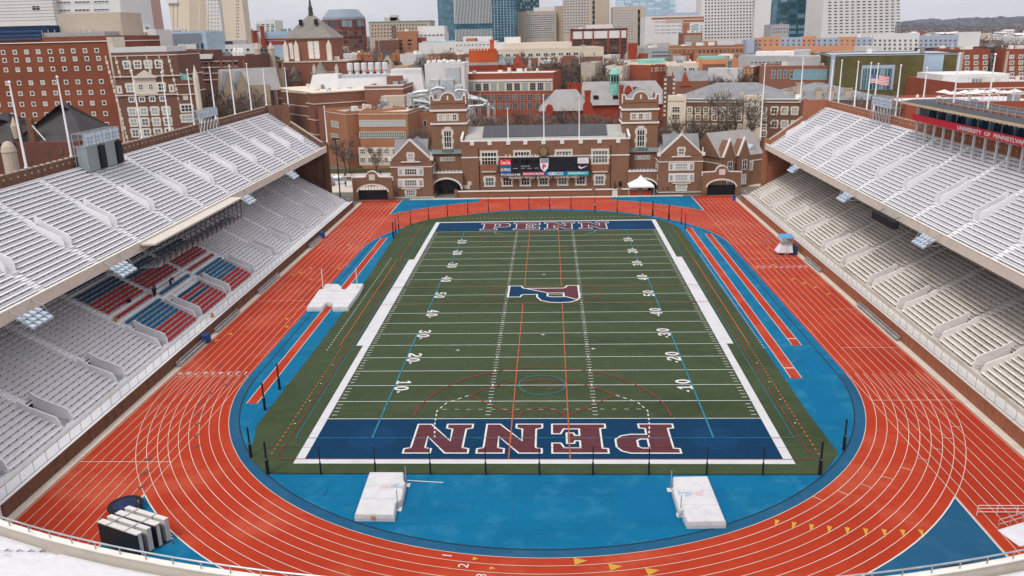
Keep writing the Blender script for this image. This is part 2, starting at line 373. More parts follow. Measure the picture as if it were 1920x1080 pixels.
strip(cy, [(-26.6, -50.35), (26.8, -50.35)], .1, .121); strip(cy, arc(0, 37.7, 1.6, 0, 180, 16), .06, .1215)
cy.build('cyan_lines', M_cyan, turf)
dl = MB()
for s in (-1, 1):
    y = -24.6
    while y < 24.4: rect(dl, s * 30.0 - .07, s * 30.0 + .07, y, y + .3, .111); y += .95
    for y in (-30, -36, -41, -47): rect(dl, s * 27.8 - .1, s * 27.8 + .1, y, y + .15, .127)
x = -22
while x < 22: rect(dl, x, x + .4, 58.9, 59.05, .111); x += .95
def dash(P, d=.55, g=.5, w_=.14, z=.128):
    acc = 0; on = True; 
    for i in range(len(P) - 1):
        a, b = Vector(P[i]), Vector(P[i + 1]); L_ = (b - a).length; t = 0
        while t < L_ - .01:
            st = min((d if on else g) - acc, L_ - t)
            if on: strip(dl, [tuple(a.lerp(b, t / L_)), tuple(a.lerp(b, (t + st) / L_))], w_, z)
            acc += st; t += st
            if acc >= (d if on else g) - .001: acc = 0; on = not on
for s in (-1, 1): dash([(s * 8.8, -39.6), (s * 11.2, -41.6), (s * 12.1, -43.8), (s * 11.9, -47.3), (s * 11.5, -50.2)])
dash([(-11.5, -43.4), (11.5, -43.4)], .5, .9, .07)
for s in (-1, 1): dash([(s * 9.2, 42.5), (s * 10.6, 43.5), (s * 11.2, 46)], .4, .4, .12)
for x, y in ((0, -19), (0, 11.5), (6.9, -24.6), (-11.7, -24.9)): rect(dl, x - .3, x + .3, y - .06, y + .06, .13); rect(dl, x - .06, x + .06, y - .3, y + .3, .131)
dl.build('dashed_lines', M_line, turf)
# PENN in both end zones and yard numerals
LT = {'P': [[(0, 0), (.56, 0), (.56, .12), (.46, .14), (.46, .38), (.74, .38), (.9, .43), (1, .55), (1, .8), (.93, .93), (.8, 1), (0, 1), (0, .88), (.1, .86), (.1, .14), (0, .12)], [(.46, .52), (.6, .52), (.67, .58), (.67, .8), (.6, .86), (.46, .86)]],
      'E': [[(0, 0), (.97, 0), (.97, .33), (.84, .33), (.78, .15), (.46, .15), (.46, .42), (.58, .42), (.6, .33), (.7, .33), (.7, .67), (.6, .67), (.58, .58), (.46, .58), (.46, .85), (.78, .85), (.84, .69), (.97, .69), (.97, 1), (0, 1), (0, .88), (.1, .86), (.1, .14), (0, .12)]],
      'N': [[(0, 0), (.4, 0), (.4, .12), (.3, .16), (.3, .62), (.7, 0), (.9, 0), (.9, .84), (1, .88), (1, 1), (.6, 1), (.6, .88), (.7, .84), (.7, .42), (.34, 1), (0, 1), (0, .88), (.1, .84), (.1, .16), (0, .12)]]}
def word(rot, yb, h):
    for ch, x0, x1 in (('P', -14.3, -8.0), ('E', -6.9, -1.1), ('N', 0.0, 6.6), ('N', 7.7, 14.3)):
        def T(p): x = x0 + p[0] * (x1 - x0); y = yb + p[1] * h; return (-x, -y) if rot else (x, y)
        loops = [[T(p) for p in l] for l in LT[ch]]
        out = [inset(loops[0], .2)] + [inset(l, -.2) for l in loops[1:]]
        sheet('letter_outline', out, .104, M_line, turf); sheet('letter', loops, .108, M_maroon, turf)
word(True, 47.2, 6.35); word(False, 47.1, 6.5)
def slab(ch):
    if ch == '0': return [[(.5 + .5 * math.cos(t) * (1 if 1 else 1), .5 + .5 * math.sin(t)) for t in [2 * math.pi * i / 20 for i in range(20)]], [(.5 + .2 * math.cos(t), .5 + .33 * math.sin(t)) for t in [2 * math.pi * i / 16 for i in range(16)]]]
    if ch == '1': return [[(.1, 0), (.9, 0), (.9, .13), (.66, .13), (.66, 1), (.45, 1), (.1, .8), (.1, .68), (.38, .76), (.38, .13), (.1, .13)]]
    if ch == '2': return [[(0, 0), (1, 0), (1, .3), (.86, .3), (.82, .17), (.35, .17), (.95, .52), (1, .75), (.85, .95), (.5, 1), (.15, .95), (0, .75), (.22, .7), (.35, .84), (.55, .87), (.7, .76), (.66, .6), (0, .2)]]
    if ch == '3': return [[(0, .25), (.15, .06), (.5, 0), (.85, .06), (1, .28), (.9, .46), (.75, .52), (.9, .6), (.97, .77), (.82, .95), (.5, 1), (.15, .94), (.03, .77), (.25, .72), (.5, .87), (.7, .74), (.6, .6), (.35, .58), (.35, .46), (.62, .44), (.72, .28), (.5, .13), (.25, .3)]]
    if ch == '4': return [[(.4, 0), (.95, 0), (.95, .1), (.83, .13), (.83, .25), (1, .25), (1, .38), (.83, .38), (.83, 1), (.6, 1), (0, .38), (0, .25), (.55, .25), (.55, .13), (.4, .1)], [(.25, .38), (.55, .38), (.55, .72)]]
    if ch == '5': return [[(0, .25), (.15, .06), (.5, 0), (.85, .07), (1, .32), (.85, .58), (.5, .66), (.28, .62), (.32, .84), (.9, .84), (.93, 1), (.12, 1), (.04, .46), (.25, .43), (.5, .52), (.7, .45), (.72, .25), (.5, .13), (.25, .3)]]
nm = 0
for yds in range(-40, 41, 10):
    d1 = str((50 - abs(yds)) // 10)
    for s in (-1, 1):
        g_ = MB()
        # left side: tops towards midfield (+x), reading towards -y ; right side the other way round
        for ch, off in ((d1, -1), ('0', 1)):
            for li, lp in enumerate([0]):
                pass
            W_, H_ = 1.25, 1.85; c0 = off * .88
            def T(p):
                a = c0 + (p[0] - .5) * W_; b = p[1] * H_
                return (s * (18.25 - b) , yds * YD + (a if s > 0 else -a))
            sheet('numeral', [[T(p) for p in l] for l in slab(ch)], .124, M_line, turf)
        if yds:
            sg = 1 if yds > 0 else -1; y0 = yds * YD + sg * 1.75
            q = [(s * 17.3, y0), (s * 17.75, y0), (s * 17.55, y0 + sg * .55)]
            if area(q) < 0: q = q[::-1]
            sheet('arrow', [q], .124, M_line, turf)
# big split letter at midfield
Pp = [(-5.75, 4.6), (-4.0, 4.6), (-3.7, 3.6), (-3.3, 3.15), (3.3, 3.15), (3.8, 3.6), (4.1, 4.6), (5.7, 4.6), (5.75, -1.9), (5.3, -3.2), (4.3, -4.1), (2.6, -4.35), (1.0, -4.1), (-.3, -3.2), (-.95, -1.4), (-.95, .05), (-3.4, .05), (-3.8, -.3), (-4.0, -1.25), (-5.75, -1.25)]
Ph = [(.75, .5), (.75, -1.0), (1.3, -1.35), (3.2, -1.35), (3.2, .5)]
sheet('logo_outline', [inset(Pp, .28), inset(Ph, -.02)], .133, M_line, turf)
sheet('logo', [Pp, inset(Ph, .25)], .137, M_navy, turf)
mp_ = [(-2.7, 3.05), (3.3, 3.15), (3.8, 3.6), (4.1, 4.6), (5.7, 4.6), (5.75, -1.9), (5.45, -2.9), (3.45, -1.1), (3.45, .75), (.4, .75)]
sheet('logo', [mp_], .141, M_maroon, turf)
dg_ = MB(); strip(dg_, [(-2.9, 3.1), (.5, .8)], .25, .145); strip(dg_, [(3.4, -1.25), (5.5, -3.0)], .25, .145); dg_.build('logo_outline', M_line, turf)
# faint pale circles in the end zones
for cx_, cy_ in ((-18.3, -50.3), (18.3, -50.3), (17.9, 50)):
    sheet('faded_circle', [arc(cx_, cy_, 2.6, 0, 360, 32)[:-1]], .073, layered('navy_faded', (.002, .036, .10), (.001, .028, .085), (.003, .055, .135), s1=.8, s2=2, a1=.9, a2=.5), turf)
# track marks: exchange-zone triangles, lane numbers
tm = MB(); dm = MB()
def wedge(mb, x, y, a, L_=1.0, w_=.55):
    c, s_ = math.cos(R(a)), math.sin(R(a)); P = [(0, -w_ / 2), (L_, 0), (0, w_ / 2)]
    mb.poly([(x + c * p[0] - s_ * p[1], y + s_ * p[0] + c * p[1], .042) for p in P])
for k in range(9):
    r = RI + LW * (k + .5); a = -57 + 1.4 * k; wedge(tm, r * math.cos(R(a)), CY0 + r * math.sin(R(a)), a - 100 + 42, 1.3, .42)
for k in range(3):
    r = RI + LW * (k + .5); a = -85.7 + 4.0 * k; wedge(tm, r * math.cos(R(a)), CY0 + r * math.sin(R(a)), a + 90, 1.1, 1.0)
for k in range(3): r = RI + LW * (k + .5); a = -98.2 + 2.4 * k; wedge(tm, r * math.cos(R(a)), CY0 + r * math.sin(R(a)), a + 90, .5, .5)
random.seed(3)
for s in (-1, 1):
    for i in range(26):
        k = random.randrange(9); y = random.uniform(-40, 45) if s < 0 else random.uniform(-2, 40)
        wedge(random.choice((tm, dm, dm)), s * (XS + 1.085 * (k + .5)), y, random.choice((90, -90)), .9, .7)
for i in range(10): k = 4 + i % 5; wedge(dm, -(XS + 1.0 * k) + 5, -60 + i * 2.7 - 6, 60, 1.2, .6)
for i in range(22): a = 48 + 84 * random.random(); r = RI + random.uniform(1, 9); wedge(random.choice((tm, ln)), r * math.cos(R(a)), CY1 + r * math.sin(R(a)), a + 90, .9, .5)
tm.build('exchange_marks', M_yellow, track); dm.build('exchange_marks', M_grime, track)
def flatM(x, y, z, a): return Matrix.Translation((x, y, z)) @ Matrix.Rotation(R(a), 4, 'Z')
for k in range(9):
    lettering(str(k + 1), M_line, track, flatM(-(XS + 1.085 * (k + .5)), -32.3, .047, 180), None, .95, name='lane_number', ext=0)
    lettering(str(k + 1), M_line, track, flatM((XS + 1.085 * (k + .5)), 15.2, .047, 0), None, .95, name='lane_number', ext=0)
for k in range(3):
    r = RI + LW * (k + .5); a = -101.5 + 2.5 * k; lettering(str(k + 1), M_line, track, flatM(r * math.cos(R(a)), CY0 + r * math.sin(R(a)), .047, a + 180), None, .85, name='lane_number', ext=0)
for s in (-1, 1):
    kb = MB(); kb.box(s * 48.15, s * 49.05, -78, 80, -.05, .1); kb.build('kerb_strip', M_conc, **ST)
kb = MB()
for i in range(24):
    pass
kb.box(-36, 36, 83, 84.5, -.05, .12); kb.build('pavement', M_conc, **ST)
# ------------------------------------------------------------------ grandstands
M_step = layered('stand_step', (.60, .60, .62), (.48, .48, .50), (.67, .67, .69), s1=.25, s2=1.5, a1=.6, a2=.4)
M_bench = mat('bench_white', (.72, .72, .74), var=.06, scale=1.2, rough=.5)
M_aisle = mat('aisle_white', (.76, .76, .78), var=.08, scale=3)
M_port = mat('portal_white', (.70, .70, .72), var=.04, scale=1, rough=.6)
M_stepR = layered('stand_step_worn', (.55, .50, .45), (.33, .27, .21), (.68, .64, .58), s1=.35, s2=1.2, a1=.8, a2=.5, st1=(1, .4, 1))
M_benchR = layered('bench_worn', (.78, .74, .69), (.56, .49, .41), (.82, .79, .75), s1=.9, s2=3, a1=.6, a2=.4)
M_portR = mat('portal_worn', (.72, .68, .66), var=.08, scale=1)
M_cream = layered('cream_parapet', (.64, .58, .50), (.50, .43, .35), (.70, .66, .60), s1=.6, s2=2, a1=.5, a2=.4)
M_brickD = layered('old_brick', (.17, .085, .055), (.07, .04, .03), (.30, .16, .11), s1=1.1, s2=1.6, a1=.9, a2=.5, st1=(1, 1, .18), fine=.4)
M_brickR = layered('warm_brick', (.33, .13, .07), (.20, .075, .045), (.42, .22, .14), s1=1.1, s2=1.6, a1=.7, a2=.5, st1=(1, 1, .18), fine=.4)
M_coping = mat('coping', (.42, .35, .29), var=.25, scale=2)
M_steel = mat('steel_dark', (.05, .055, .065), rough=.5, metal=.6)
M_galv = mat('steel_grey', (.42, .44, .46), rough=.4, metal=.5, var=.2)
M_polew = mat('pole_white', (.78, .78, .80), rough=.35, var=.03)
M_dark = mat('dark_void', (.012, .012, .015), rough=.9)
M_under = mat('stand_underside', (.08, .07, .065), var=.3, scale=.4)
M_sup = mat('bench_support', (.16, .16, .18), rough=.5, var=.2)
SX = {'L': 55.4, 'R': 54.9}; SZ = {'L': 14.6, 'R': 13.3}
YL, YR, YN = 76.0, 77.0, -62.5
def lerp(a, b, t): return a + (b - a) * t
def path(side, kind):
    """returns f(t) -> (x, y, nx, ny, z0)"""
    up = kind == 'upper'
    if side in 'LR':
        s = -1 if side == 'L' else 1; xf = SX[side] if up else 49.1; z0 = SZ[side] if up else (1.45 if side == 'L' else 1.6)
        return lambda t: (s * xf, t, s, 0.0, z0)
    def f(th):
        k = (th - 180) / 180; c, s_ = math.cos(R(th)), math.sin(R(th))
        if up: a = lerp(SX['L'], SX['R'], k); b, cy = 32.5, YN; z0 = lerp(SZ['L'], SZ['R'], (1 - math.cos(math.pi * k)) / 2)
        else: a, b, cy, z0 = 49.1, 24.5, -66.2, 1.5
        n = Vector((c / a, s_ / b)).normalized(); return (a * c, cy + b * s_, n.x, n.y, z0)
    return f
def P3(f, t, o, dz): x, y, nx, ny, z0 = f(t); return (x + nx * o, y + ny * o, z0 + dz)
def stand(name, label, group, side, kind, t0, t1, portals, msets, colour=None):
    up = kind == 'upper'; f = path(side, kind); curved = side == 'N'
    rows, run, rise, first, r0, r1, hw = (23, .61, .427, .0, 7, 12, .7) if up else (27, .64, .352, 2.1, 1, 6, .95)
    mstep, mbench, maisle, mport = msets
    def sp(t): a = f(t); b = f(t + .01); return math.hypot(b[0] - a[0], b[1] - a[1]) / .01
    def dt(t, d): return d / sp(t)
    brk = {t0, t1}
    for p in portals:
        brk |= {p - dt(p, hw), p + dt(p, hw)}
    if curved:
        n = 40
        for i in range(n + 1):
            q = t0 + (t1 - t0) * i / n
            if all(abs(q - p) > dt(p, hw) * 1.2 for p in portals): brk.add(q)
    else:
        brk |= {t0 + (t1 - t0) * i / 6 for i in range(7) if all(abs(t0 + (t1 - t0) * i / 6 - p) > 1.3 for p in portals)}
    brk = sorted(brk); top = first + rows * run; ztop = rows * rise
    root = empty(name, (0, 0, 0), label=label, cat='grandstand', group=group)
    Z = lambda i: .0 if i < 0 else (.0 if up else .5) + i * rise
    O = lambda i: first + i * run
    st = MB(); un = MB()
    def isport(a, b): return any(abs((a + b) / 2 - p) < dt(p, hw) * .9 for p in portals)
    for a, b in zip(brk, brk[1:]):
        pt_ = isport(a, b)
        q = lambda t, o, z: P3(f, t, o, z)
        if not up: st.poly([q(a, 0, 0), q(b, 0, 0), q(b, first, 0), q(a, first, 0)])
        for i in range(rows):
            if pt_ and r0 <= i <= r1: continue
            zl = Z(i - 1) if i else (0 if not up else -.4); 
            if pt_ and i == r1 + 1: zl = Z(r1) + rise * .2
            st.poly([q(a, O(i), zl), q(b, O(i), zl), q(b, O(i), Z(i)), q(a, O(i), Z(i))])
            st.poly([q(a, O(i), Z(i)), q(b, O(i), Z(i)), q(b, O(i + 1), Z(i)), q(a, O(i + 1), Z(i))])
        if pt_:  # passage floor and tunnel mouth
            zf_ = Z(r0 - 1) + .02 if up else .04
            st.poly([q(a, O(r0), zf_), q(b, O(r0), zf_), q(b, O(r1 + 2), zf_), q(a, O(r1 + 2), zf_)])
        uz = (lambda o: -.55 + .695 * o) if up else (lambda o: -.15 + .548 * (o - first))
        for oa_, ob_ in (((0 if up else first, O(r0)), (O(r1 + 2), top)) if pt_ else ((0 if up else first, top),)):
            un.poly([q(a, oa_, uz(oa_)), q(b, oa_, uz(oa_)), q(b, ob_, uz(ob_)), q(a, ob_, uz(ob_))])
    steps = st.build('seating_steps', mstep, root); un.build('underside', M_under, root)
    # benches between aisles
    cuts = [t0] + sorted(portals) + [t1]; items = []
    for ci in range(len(cuts) - 1):
        ga = dt(cuts[ci], .65) if ci else dt(t0 + .1, .35); gb_ = dt(cuts[ci + 1], .65) if ci < len(cuts) - 2 else dt(t1 - .1, .35)
        a, b = cuts[ci] + ga, cuts[ci + 1] - gb_
        if b - a < dt((a + b) / 2, 1.5): continue
        pw = dt((a + b) / 2, .45)
        for i in range(rows - (1 if up else 0)):
            aa, bb = a, b
            if r0 - 1 <= i <= r1 + 1:
                if ci: aa = a + pw
                if ci < len(cuts) - 2: bb = b - pw
            mt_ = mbench
            if colour:
                mt_ = colour(i, ci, (a + b) / 2)
                if mt_ is None: continue
            mb = MB(); nseg = max(1, int(math.ceil((bb - aa) * sp((aa + bb) / 2) / 4.5))) if curved else 1
            ts = [lerp(aa, bb, k / nseg) for k in range(nseg + 1)]; o0, o1 = (O(i) + .19, O(i) + .53) if mt_ in (mbench, M_bench) else (O(i) + .16, O(i) + .52); z0, z1 = (Z(i) + .22, Z(i) + .28) if up else (Z(i) + .31, Z(i) + .36)
            for u_, v_ in zip(ts, ts[1:]):
                mb.hexa([P3(f, u_, o0, z0), P3(f, v_, o0, z0), P3(f, v_, o1, z0), P3(f, u_, o1, z0), P3(f, u_, o0, z1), P3(f, v_, o0, z1), P3(f, v_, o1, z1), P3(f, u_, o1, z1)], mt_)
            if mt_ not in (mbench, M_bench):
                mb.hexa([P3(f, aa, o1 - .05, z1), P3(f, bb, o1 - .05, z1), P3(f, bb, o1, z1), P3(f, aa, o1, z1), P3(f, aa, o1 - .02, z1 + .17), P3(f, bb, o1 - .02, z1 + .17), P3(f, bb, o1 + .03, z1 + .17), P3(f, aa, o1 + .03, z1 + .17)], mt_)
            ns = max(2, int((bb - aa) * sp((aa + bb) / 2) / 1.25))
            for k in range(ns):
                t = lerp(aa, bb, (k + .5) / ns); d = dt(t, .028)
                mb.hexa([P3(f, t + p_ * d, q_, z_) for z_ in (Z(i), z0) for p_, q_ in ((-1, o0 + .1), (1, o0 + .1), (1, o0 + .17), (-1, o0 + .17))], M_sup)
            items.append((mb, P3(f, (aa + bb) / 2, o0, Z(i))))
    capped(items, 'bench', root)
    # aisles and portals
    for p in portals:
        ai = MB(); d = dt(p, .55)
        for i in range(rows):
            if r0 - 1 <= i <= r1 + 1: continue
            ai.poly([P3(f, p - d, O(i) + .02, Z(i) + .012), P3(f, p + d, O(i) + .02, Z(i) + .012), P3(f, p + d, O(i + 1), Z(i) + .012), P3(f, p - d, O(i + 1), Z(i) + .012)])
            if i: ai.hexa([P3(f, p + k * d, O(i) - o_, Z(i - 1) + z_) for z_ in (.013, rise * .5) for k, o_ in ((-1, .29), (1, .29), (1, -.0), (-1, -.0))])
        ai.build('aisle_steps', maisle, root)
        hw_ = hw + .12; zf_ = Z(r0 - 1) + .02 if up else .04
        oa, ob = O(r0) - .25, O(r1 + 1) + .35
        prof = [(oa, zf_ - .1), (oa, zf_ + .95), (oa + .3, Z(r0) + 1.05), (lerp(oa, ob, .72), Z(r0) + (Z(r1) - Z(r0)) * .75 + 1.0), (lerp(oa, ob, .86), Z(r1) + 1.0), (ob - .2, Z(r1) + 1.3), (ob, Z(r1) + 1.15), (ob, zf_ - .1)]
        for sd_ in (-1, 1):
            pw = MB(); n = len(prof); A = [P3(f, p + sd_ * dt(p, hw_ - .09), o, z) for o, z in prof]; B_ = [P3(f, p + sd_ * dt(p, hw_ + .09), o, z) for o, z in prof]
            pw.faces(A + B_, [tuple(range(n)), tuple(range(2 * n - 1, n - 1, -1))] + [(k, n + k, n + (k + 1) % n, (k + 1) % n) for k in range(n)])
            pw.build('portal_wall', mport, root)
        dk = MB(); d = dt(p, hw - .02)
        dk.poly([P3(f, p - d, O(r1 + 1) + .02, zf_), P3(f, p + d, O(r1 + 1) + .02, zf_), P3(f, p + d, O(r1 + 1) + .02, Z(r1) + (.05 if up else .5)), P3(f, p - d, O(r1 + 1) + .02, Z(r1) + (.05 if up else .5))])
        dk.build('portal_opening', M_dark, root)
        if not up:
            rb = MB()
            for k in (-.45, .45):
                for o in (O(r0) - .2, O(r0) + 1.1): rb.tube([P3(f, p + dt(p, k), o, zf_), P3(f, p + dt(p, k), o, zf_ + .95)], .03, 4)
            for k in (-.45, .45): rb.tube([P3(f, p + dt(p, k), O(r0) - .2, zf_ + .95), P3(f, p + dt(p, k), O(r0) + 1.1, zf_ + .95)], .03, 4)
            rb.build('handrail', M_galv, root)
    if up:
        fa = MB(); bw = MB(); cp = MB(); col_ = MB()
        tt = [t0 + (t1 - t0) * i / (60 if curved else 1) for i in range(61 if curved else 2)]
        for a, b in zip(tt, tt[1:]):
            for mb, oi, oo, za, zb_ in ((fa, -.32, .0, -.55, .80), (bw, top, top + .45, -99, ztop + 1.1), ):
                lo = lambda t: P3(f, t, 0, 0)[2]
                za_ = (lambda t: za) if za > -50 else (lambda t: -f(t)[4])
                mb.hexa([P3(f, a, oi, za_(a)), P3(f, b, oi, za_(b)), P3(f, b, oo, za_(b)), P3(f, a, oo, za_(a)), P3(f, a, oi, zb_), P3(f, b, oi, zb_), P3(f, b, oo, zb_), P3(f, a, oo, zb_)])
            cp.hexa([P3(f, a, -.36, .80), P3(f, b, -.36, .80), P3(f, b, .04, .80), P3(f, a, .04, .80), P3(f, a, -.36, .88), P3(f, b, -.36, .88), P3(f, b, .04, .88), P3(f, a, .04, .88)])
        fa.build('front_parapet', M_cream, root); cp.build('parapet_cap', mat('cap_cream', (.74, .70, .64), var=.08), root)
        back = bw.build('back_wall', M_brickD if side == 'L' else M_brickR, root)
        nt_ = MB(); L_ = (t1 - t0) * sp((t0 + t1) / 2); n = int(L_ / 1.5)
        for k in range(n):
            t = lerp(t0, t1, (k + .5) / n); d = dt(t, .28)
            nt_.hexa([P3(f, t + a_ * d, o_, z_) for z_ in (ztop + 1.1, ztop + 1.25) for a_, o_ in ((-1, top + .0), (1, top + .0), (1, top + .48), (-1, top + .48))], M_coping)
            d = dt(t, .14)
            nt_.hexa([P3(f, t + a_ * d, o_, z_) for z_ in (ztop + .35, ztop + .62) for a_, o_ in ((-1, top - .03), (1, top - .03), (1, top + .02), (-1, top + .02))], M_coping)
        nt_.build('coping_blocks', None, back, kind='stuff')
        for k in range(max(2, int(L_ / 11.6))):
            t = lerp(t0, t1, (k + .5) / int(L_ / 11.6)); cb = MB(); x, y, nx, ny, z0 = f(t)
            cx, cy = x + nx * 10.5, y + ny * 10.5; cb.box(cx - .2, cx + .2, cy - .2, cy + .2, 3.5, z0 + 10.5 * .7 - .6)
            cb.build('column', M_steel, root)
        if side == 'N':
            rl_ = MB(); n = 96; tq = [lerp(t0 + 2, t1 - 2, k / n) for k in range(n + 1)]
            rl_.tube([P3(f, t, -.15, 1.32) for t in tq], .05, 6)
            for t in tq[::1]:
                rl_.tube([P3(f, t, -.15, .88), P3(f, t, -.15, 1.32)], .04, 5)
            rl_.build('guard_rail', M_galv, root)
        else:
            rl_ = MB(); rl_.tube([P3(f, t0, -.15, 1.15), P3(f, t1, -.15, 1.15)], .025, 4)
            k = t0
            while k < t1: rl_.tube([P3(f, k, -.15, .88), P3(f, k, -.15, 1.15)], .02, 4); k += 2.3
            rl_.build('guard_rail', M_galv, root)
    else:
        fw = MB(); tt = [t0 + (t1 - t0) * i / (40 if curved else 1) for i in range(41 if curved else 2)]
        for a, b in zip(tt, tt[1:]):
            fw.hexa([P3(f, a, -.02, -2), P3(f, b, -.02, -2), P3(f, b, .28, -2), P3(f, a, .28, -2), P3(f, a, -.02, .12), P3(f, b, -.02, .12), P3(f, b, .28, .12), P3(f, a, .28, .12)])
        fw.build('field_wall', {'L': M_brickD, 'R': M_brickR, 'N': M_portR}[side], root)
        rl_ = MB(); L_ = (t1 - t0) * sp((t0 + t1) / 2); n = int(L_ / 2.1); tq = [lerp(t0, t1, k / n) for k in range(n + 1)]
        rl_.tube([P3(f, t, .72, 1.12) for t in tq], .06, 5, mat('rail_tan', (.46, .42, .36), rough=.6)); rl_.tube([P3(f, t, .08, .45) for t in tq], .025, 4, M_steel)
        for t in tq: rl_.tube([P3(f, t, .72, .05), P3(f, t, .72, 1.12)], .03, 5, M_galv)
        rl_.build('guard_rail', None, root)
        # bright edge kerb of the walkway with hanging white banners
        kb_ = MB()
        for a, b in zip(tt, tt[1:]):
            kb_.hexa([P3(f, a, .02, .12), P3(f, b, .02, .12), P3(f, b, .4, .12), P3(f, a, .4, .12), P3(f, a, .02, .17), P3(f, b, .02, .17), P3(f, b, .4, .17), P3(f, a, .4, .17)]); kb_.hexa([P3(f, a, .28, .01), P3(f, b, .28, .01), P3(f, b, 1.98, .01), P3(f, a, 1.98, .01), P3(f, a, .28, .03), P3(f, b, .28, .03), P3(f, b, 1.98, .03), P3(f, a, 1.98, .03)])
        kb_.build('walkway', maisle, root)
    return root
PU_L = [-55.0, -43.5, -32.0, -20.6, -9.2, 2.6, 14.0, 25.5, 37.0, 48.0, 60.0, 71.0]
PU_R = [-53.0, -41.3, -29.8, -18.0, -6.5, 5.2, 16.8, 28.5, 40.2, 52.0, 63.8, 74.3]
PL_L = [-62.0, -50.8, -39.0, -27.3, -15.6, -3.9, 7.8, 19.7, 30.5, 41.5, 54.6, 66.0]
PL_R = [-61.0, -49.4, -37.4, -26.8, -15.0, -3.4, 8.8, 19.6, 31.8, 44.2, 56.0, 68.0]
nearm = (mat('near_step', (.50, .50, .52), var=.12, scale=.5), mat('near_bench', (.60, .60, .62), var=.08, scale=1.5), mat('near_aisle', (.56, .56, .58), var=.1, scale=2), mat('near_portal', (.60, .60, .63), var=.08))
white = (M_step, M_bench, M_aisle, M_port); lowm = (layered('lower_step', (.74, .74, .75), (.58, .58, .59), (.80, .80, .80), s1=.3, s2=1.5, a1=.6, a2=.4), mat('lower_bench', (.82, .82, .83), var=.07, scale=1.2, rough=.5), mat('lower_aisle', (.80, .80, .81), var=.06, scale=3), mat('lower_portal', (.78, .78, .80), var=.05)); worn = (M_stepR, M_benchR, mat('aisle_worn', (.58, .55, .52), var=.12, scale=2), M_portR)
M_sred = mat('seat_red', (.42, .024, .03), var=.2, scale=3, rough=.5); M_sblue = mat('seat_blue', (.008, .07, .17), var=.25, scale=3, rough=.5)
M_sblue2 = mat('seat_blue_bright', (.012, .13, .28), var=.2, scale=3, rough=.5)
def colour_left(i, ci, t):
    if not (-27.3 < t < 9): return lowm[1]
    if i <= 3: return M_sred
    if -15.6 < t < -3.9:
        if i in (4, 6): return M_sblue
        if i == 5: return M_sred
        if i in (7, 8, 10): return None
        if i == 9: return M_sblue2
    if i <= 8: return M_sblue2
    if i == 10: return M_sred
    if i in (9, 11): return None
    if i <= 15: return M_sred
    if i == 19: return None
    return M_sblue
stand('upper_grandstand', 'left upper tier of white bench seating behind the cream parapet', 'stadium grandstands', 'L', 'upper', YN, YL, PU_L, white)
stand('upper_grandstand', 'right upper tier of white bench seating below the red banner', 'stadium grandstands', 'R', 'upper', YN, YR, PU_R, white)
stand('lower_grandstand', 'left lower tier with red and blue seats among white benches', 'stadium grandstands', 'L', 'lower', -66.2, 74.5, PL_L, lowm, colour_left)
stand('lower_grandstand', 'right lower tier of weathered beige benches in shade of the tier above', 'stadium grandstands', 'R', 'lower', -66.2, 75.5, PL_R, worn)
stand('upper_grandstand', 'curved near tier of white benches with beige kerb and grey rail in the foreground', 'stadium grandstands', 'N', 'upper', 180, 360, [196, 211, 226, 241, 255, 270, 285, 299, 314, 329, 344], nearm)
stand('lower_grandstand', 'curved lower tier with pale concrete wall at the near corner of the track', 'stadium grandstands', 'N', 'lower', 180, 360, [198, 216, 234, 252, 270, 288, 306, 324, 342], white)
# brick end walls of both stands
def end_wall(side, Y, mt, label):
    s = -1 if side == 'L' else 1; x0 = SX[side]; z0 = SZ[side]
    P = [(x0 - .35, 0), (x0 + 14.5, 0), (x0 + 14.5, z0 + 11.2), (x0 + 8.6, z0 + 11.2), (x0 + 8.6, z0 + 7.2), (x0 + .9, z0 + 1.6), (x0 - .35, z0 + 1.6)]
    e = MB(); e.prism([(s * p[0], p[1]) for p in P], 'y', Y + .05, Y + .75); r_ = empty('end_wall', (0, 0, 0), label=label, cat='wall', group='brick end walls')
    e.build('brickwork', mt, r_)
    c = MB(); c.box(s * (x0 - .5), s * (x0 + .6), Y - .25, Y + .95, 0, z0 + 2.0); c.build('pier', mt, r_)
    c = MB(); c.box(s * (x0 + 8.4), s * (x0 + 9.2), Y - .05, Y + .95, 0, z0 + 11.5); c.build('pier', mt, r_)
    c = MB(); c.prism([(s * (x0 + .7), z0 + 1.6), (s * (x0 + 8.6), z0 + 7.2), (s * (x0 + 8.6), z0 + 7.45), (s * (x0 + .7), z0 + 1.85)], 'y', Y - .02, Y + .85); c.build('coping', M_coping, r_)
    c = MB(); c.box(s * (x0 + 2.6), s * (x0 + 4.0), Y - .02, Y + .03, z0 - 2.6, z0 - .8); c.build('window', M_dark, r_)
end_wall('L', YL, M_brickD, 'dark brick wall closing the far end of the left stand')
end_wall('R', YR, M_brickR, 'orange brick wall closing the far end of the right stand')
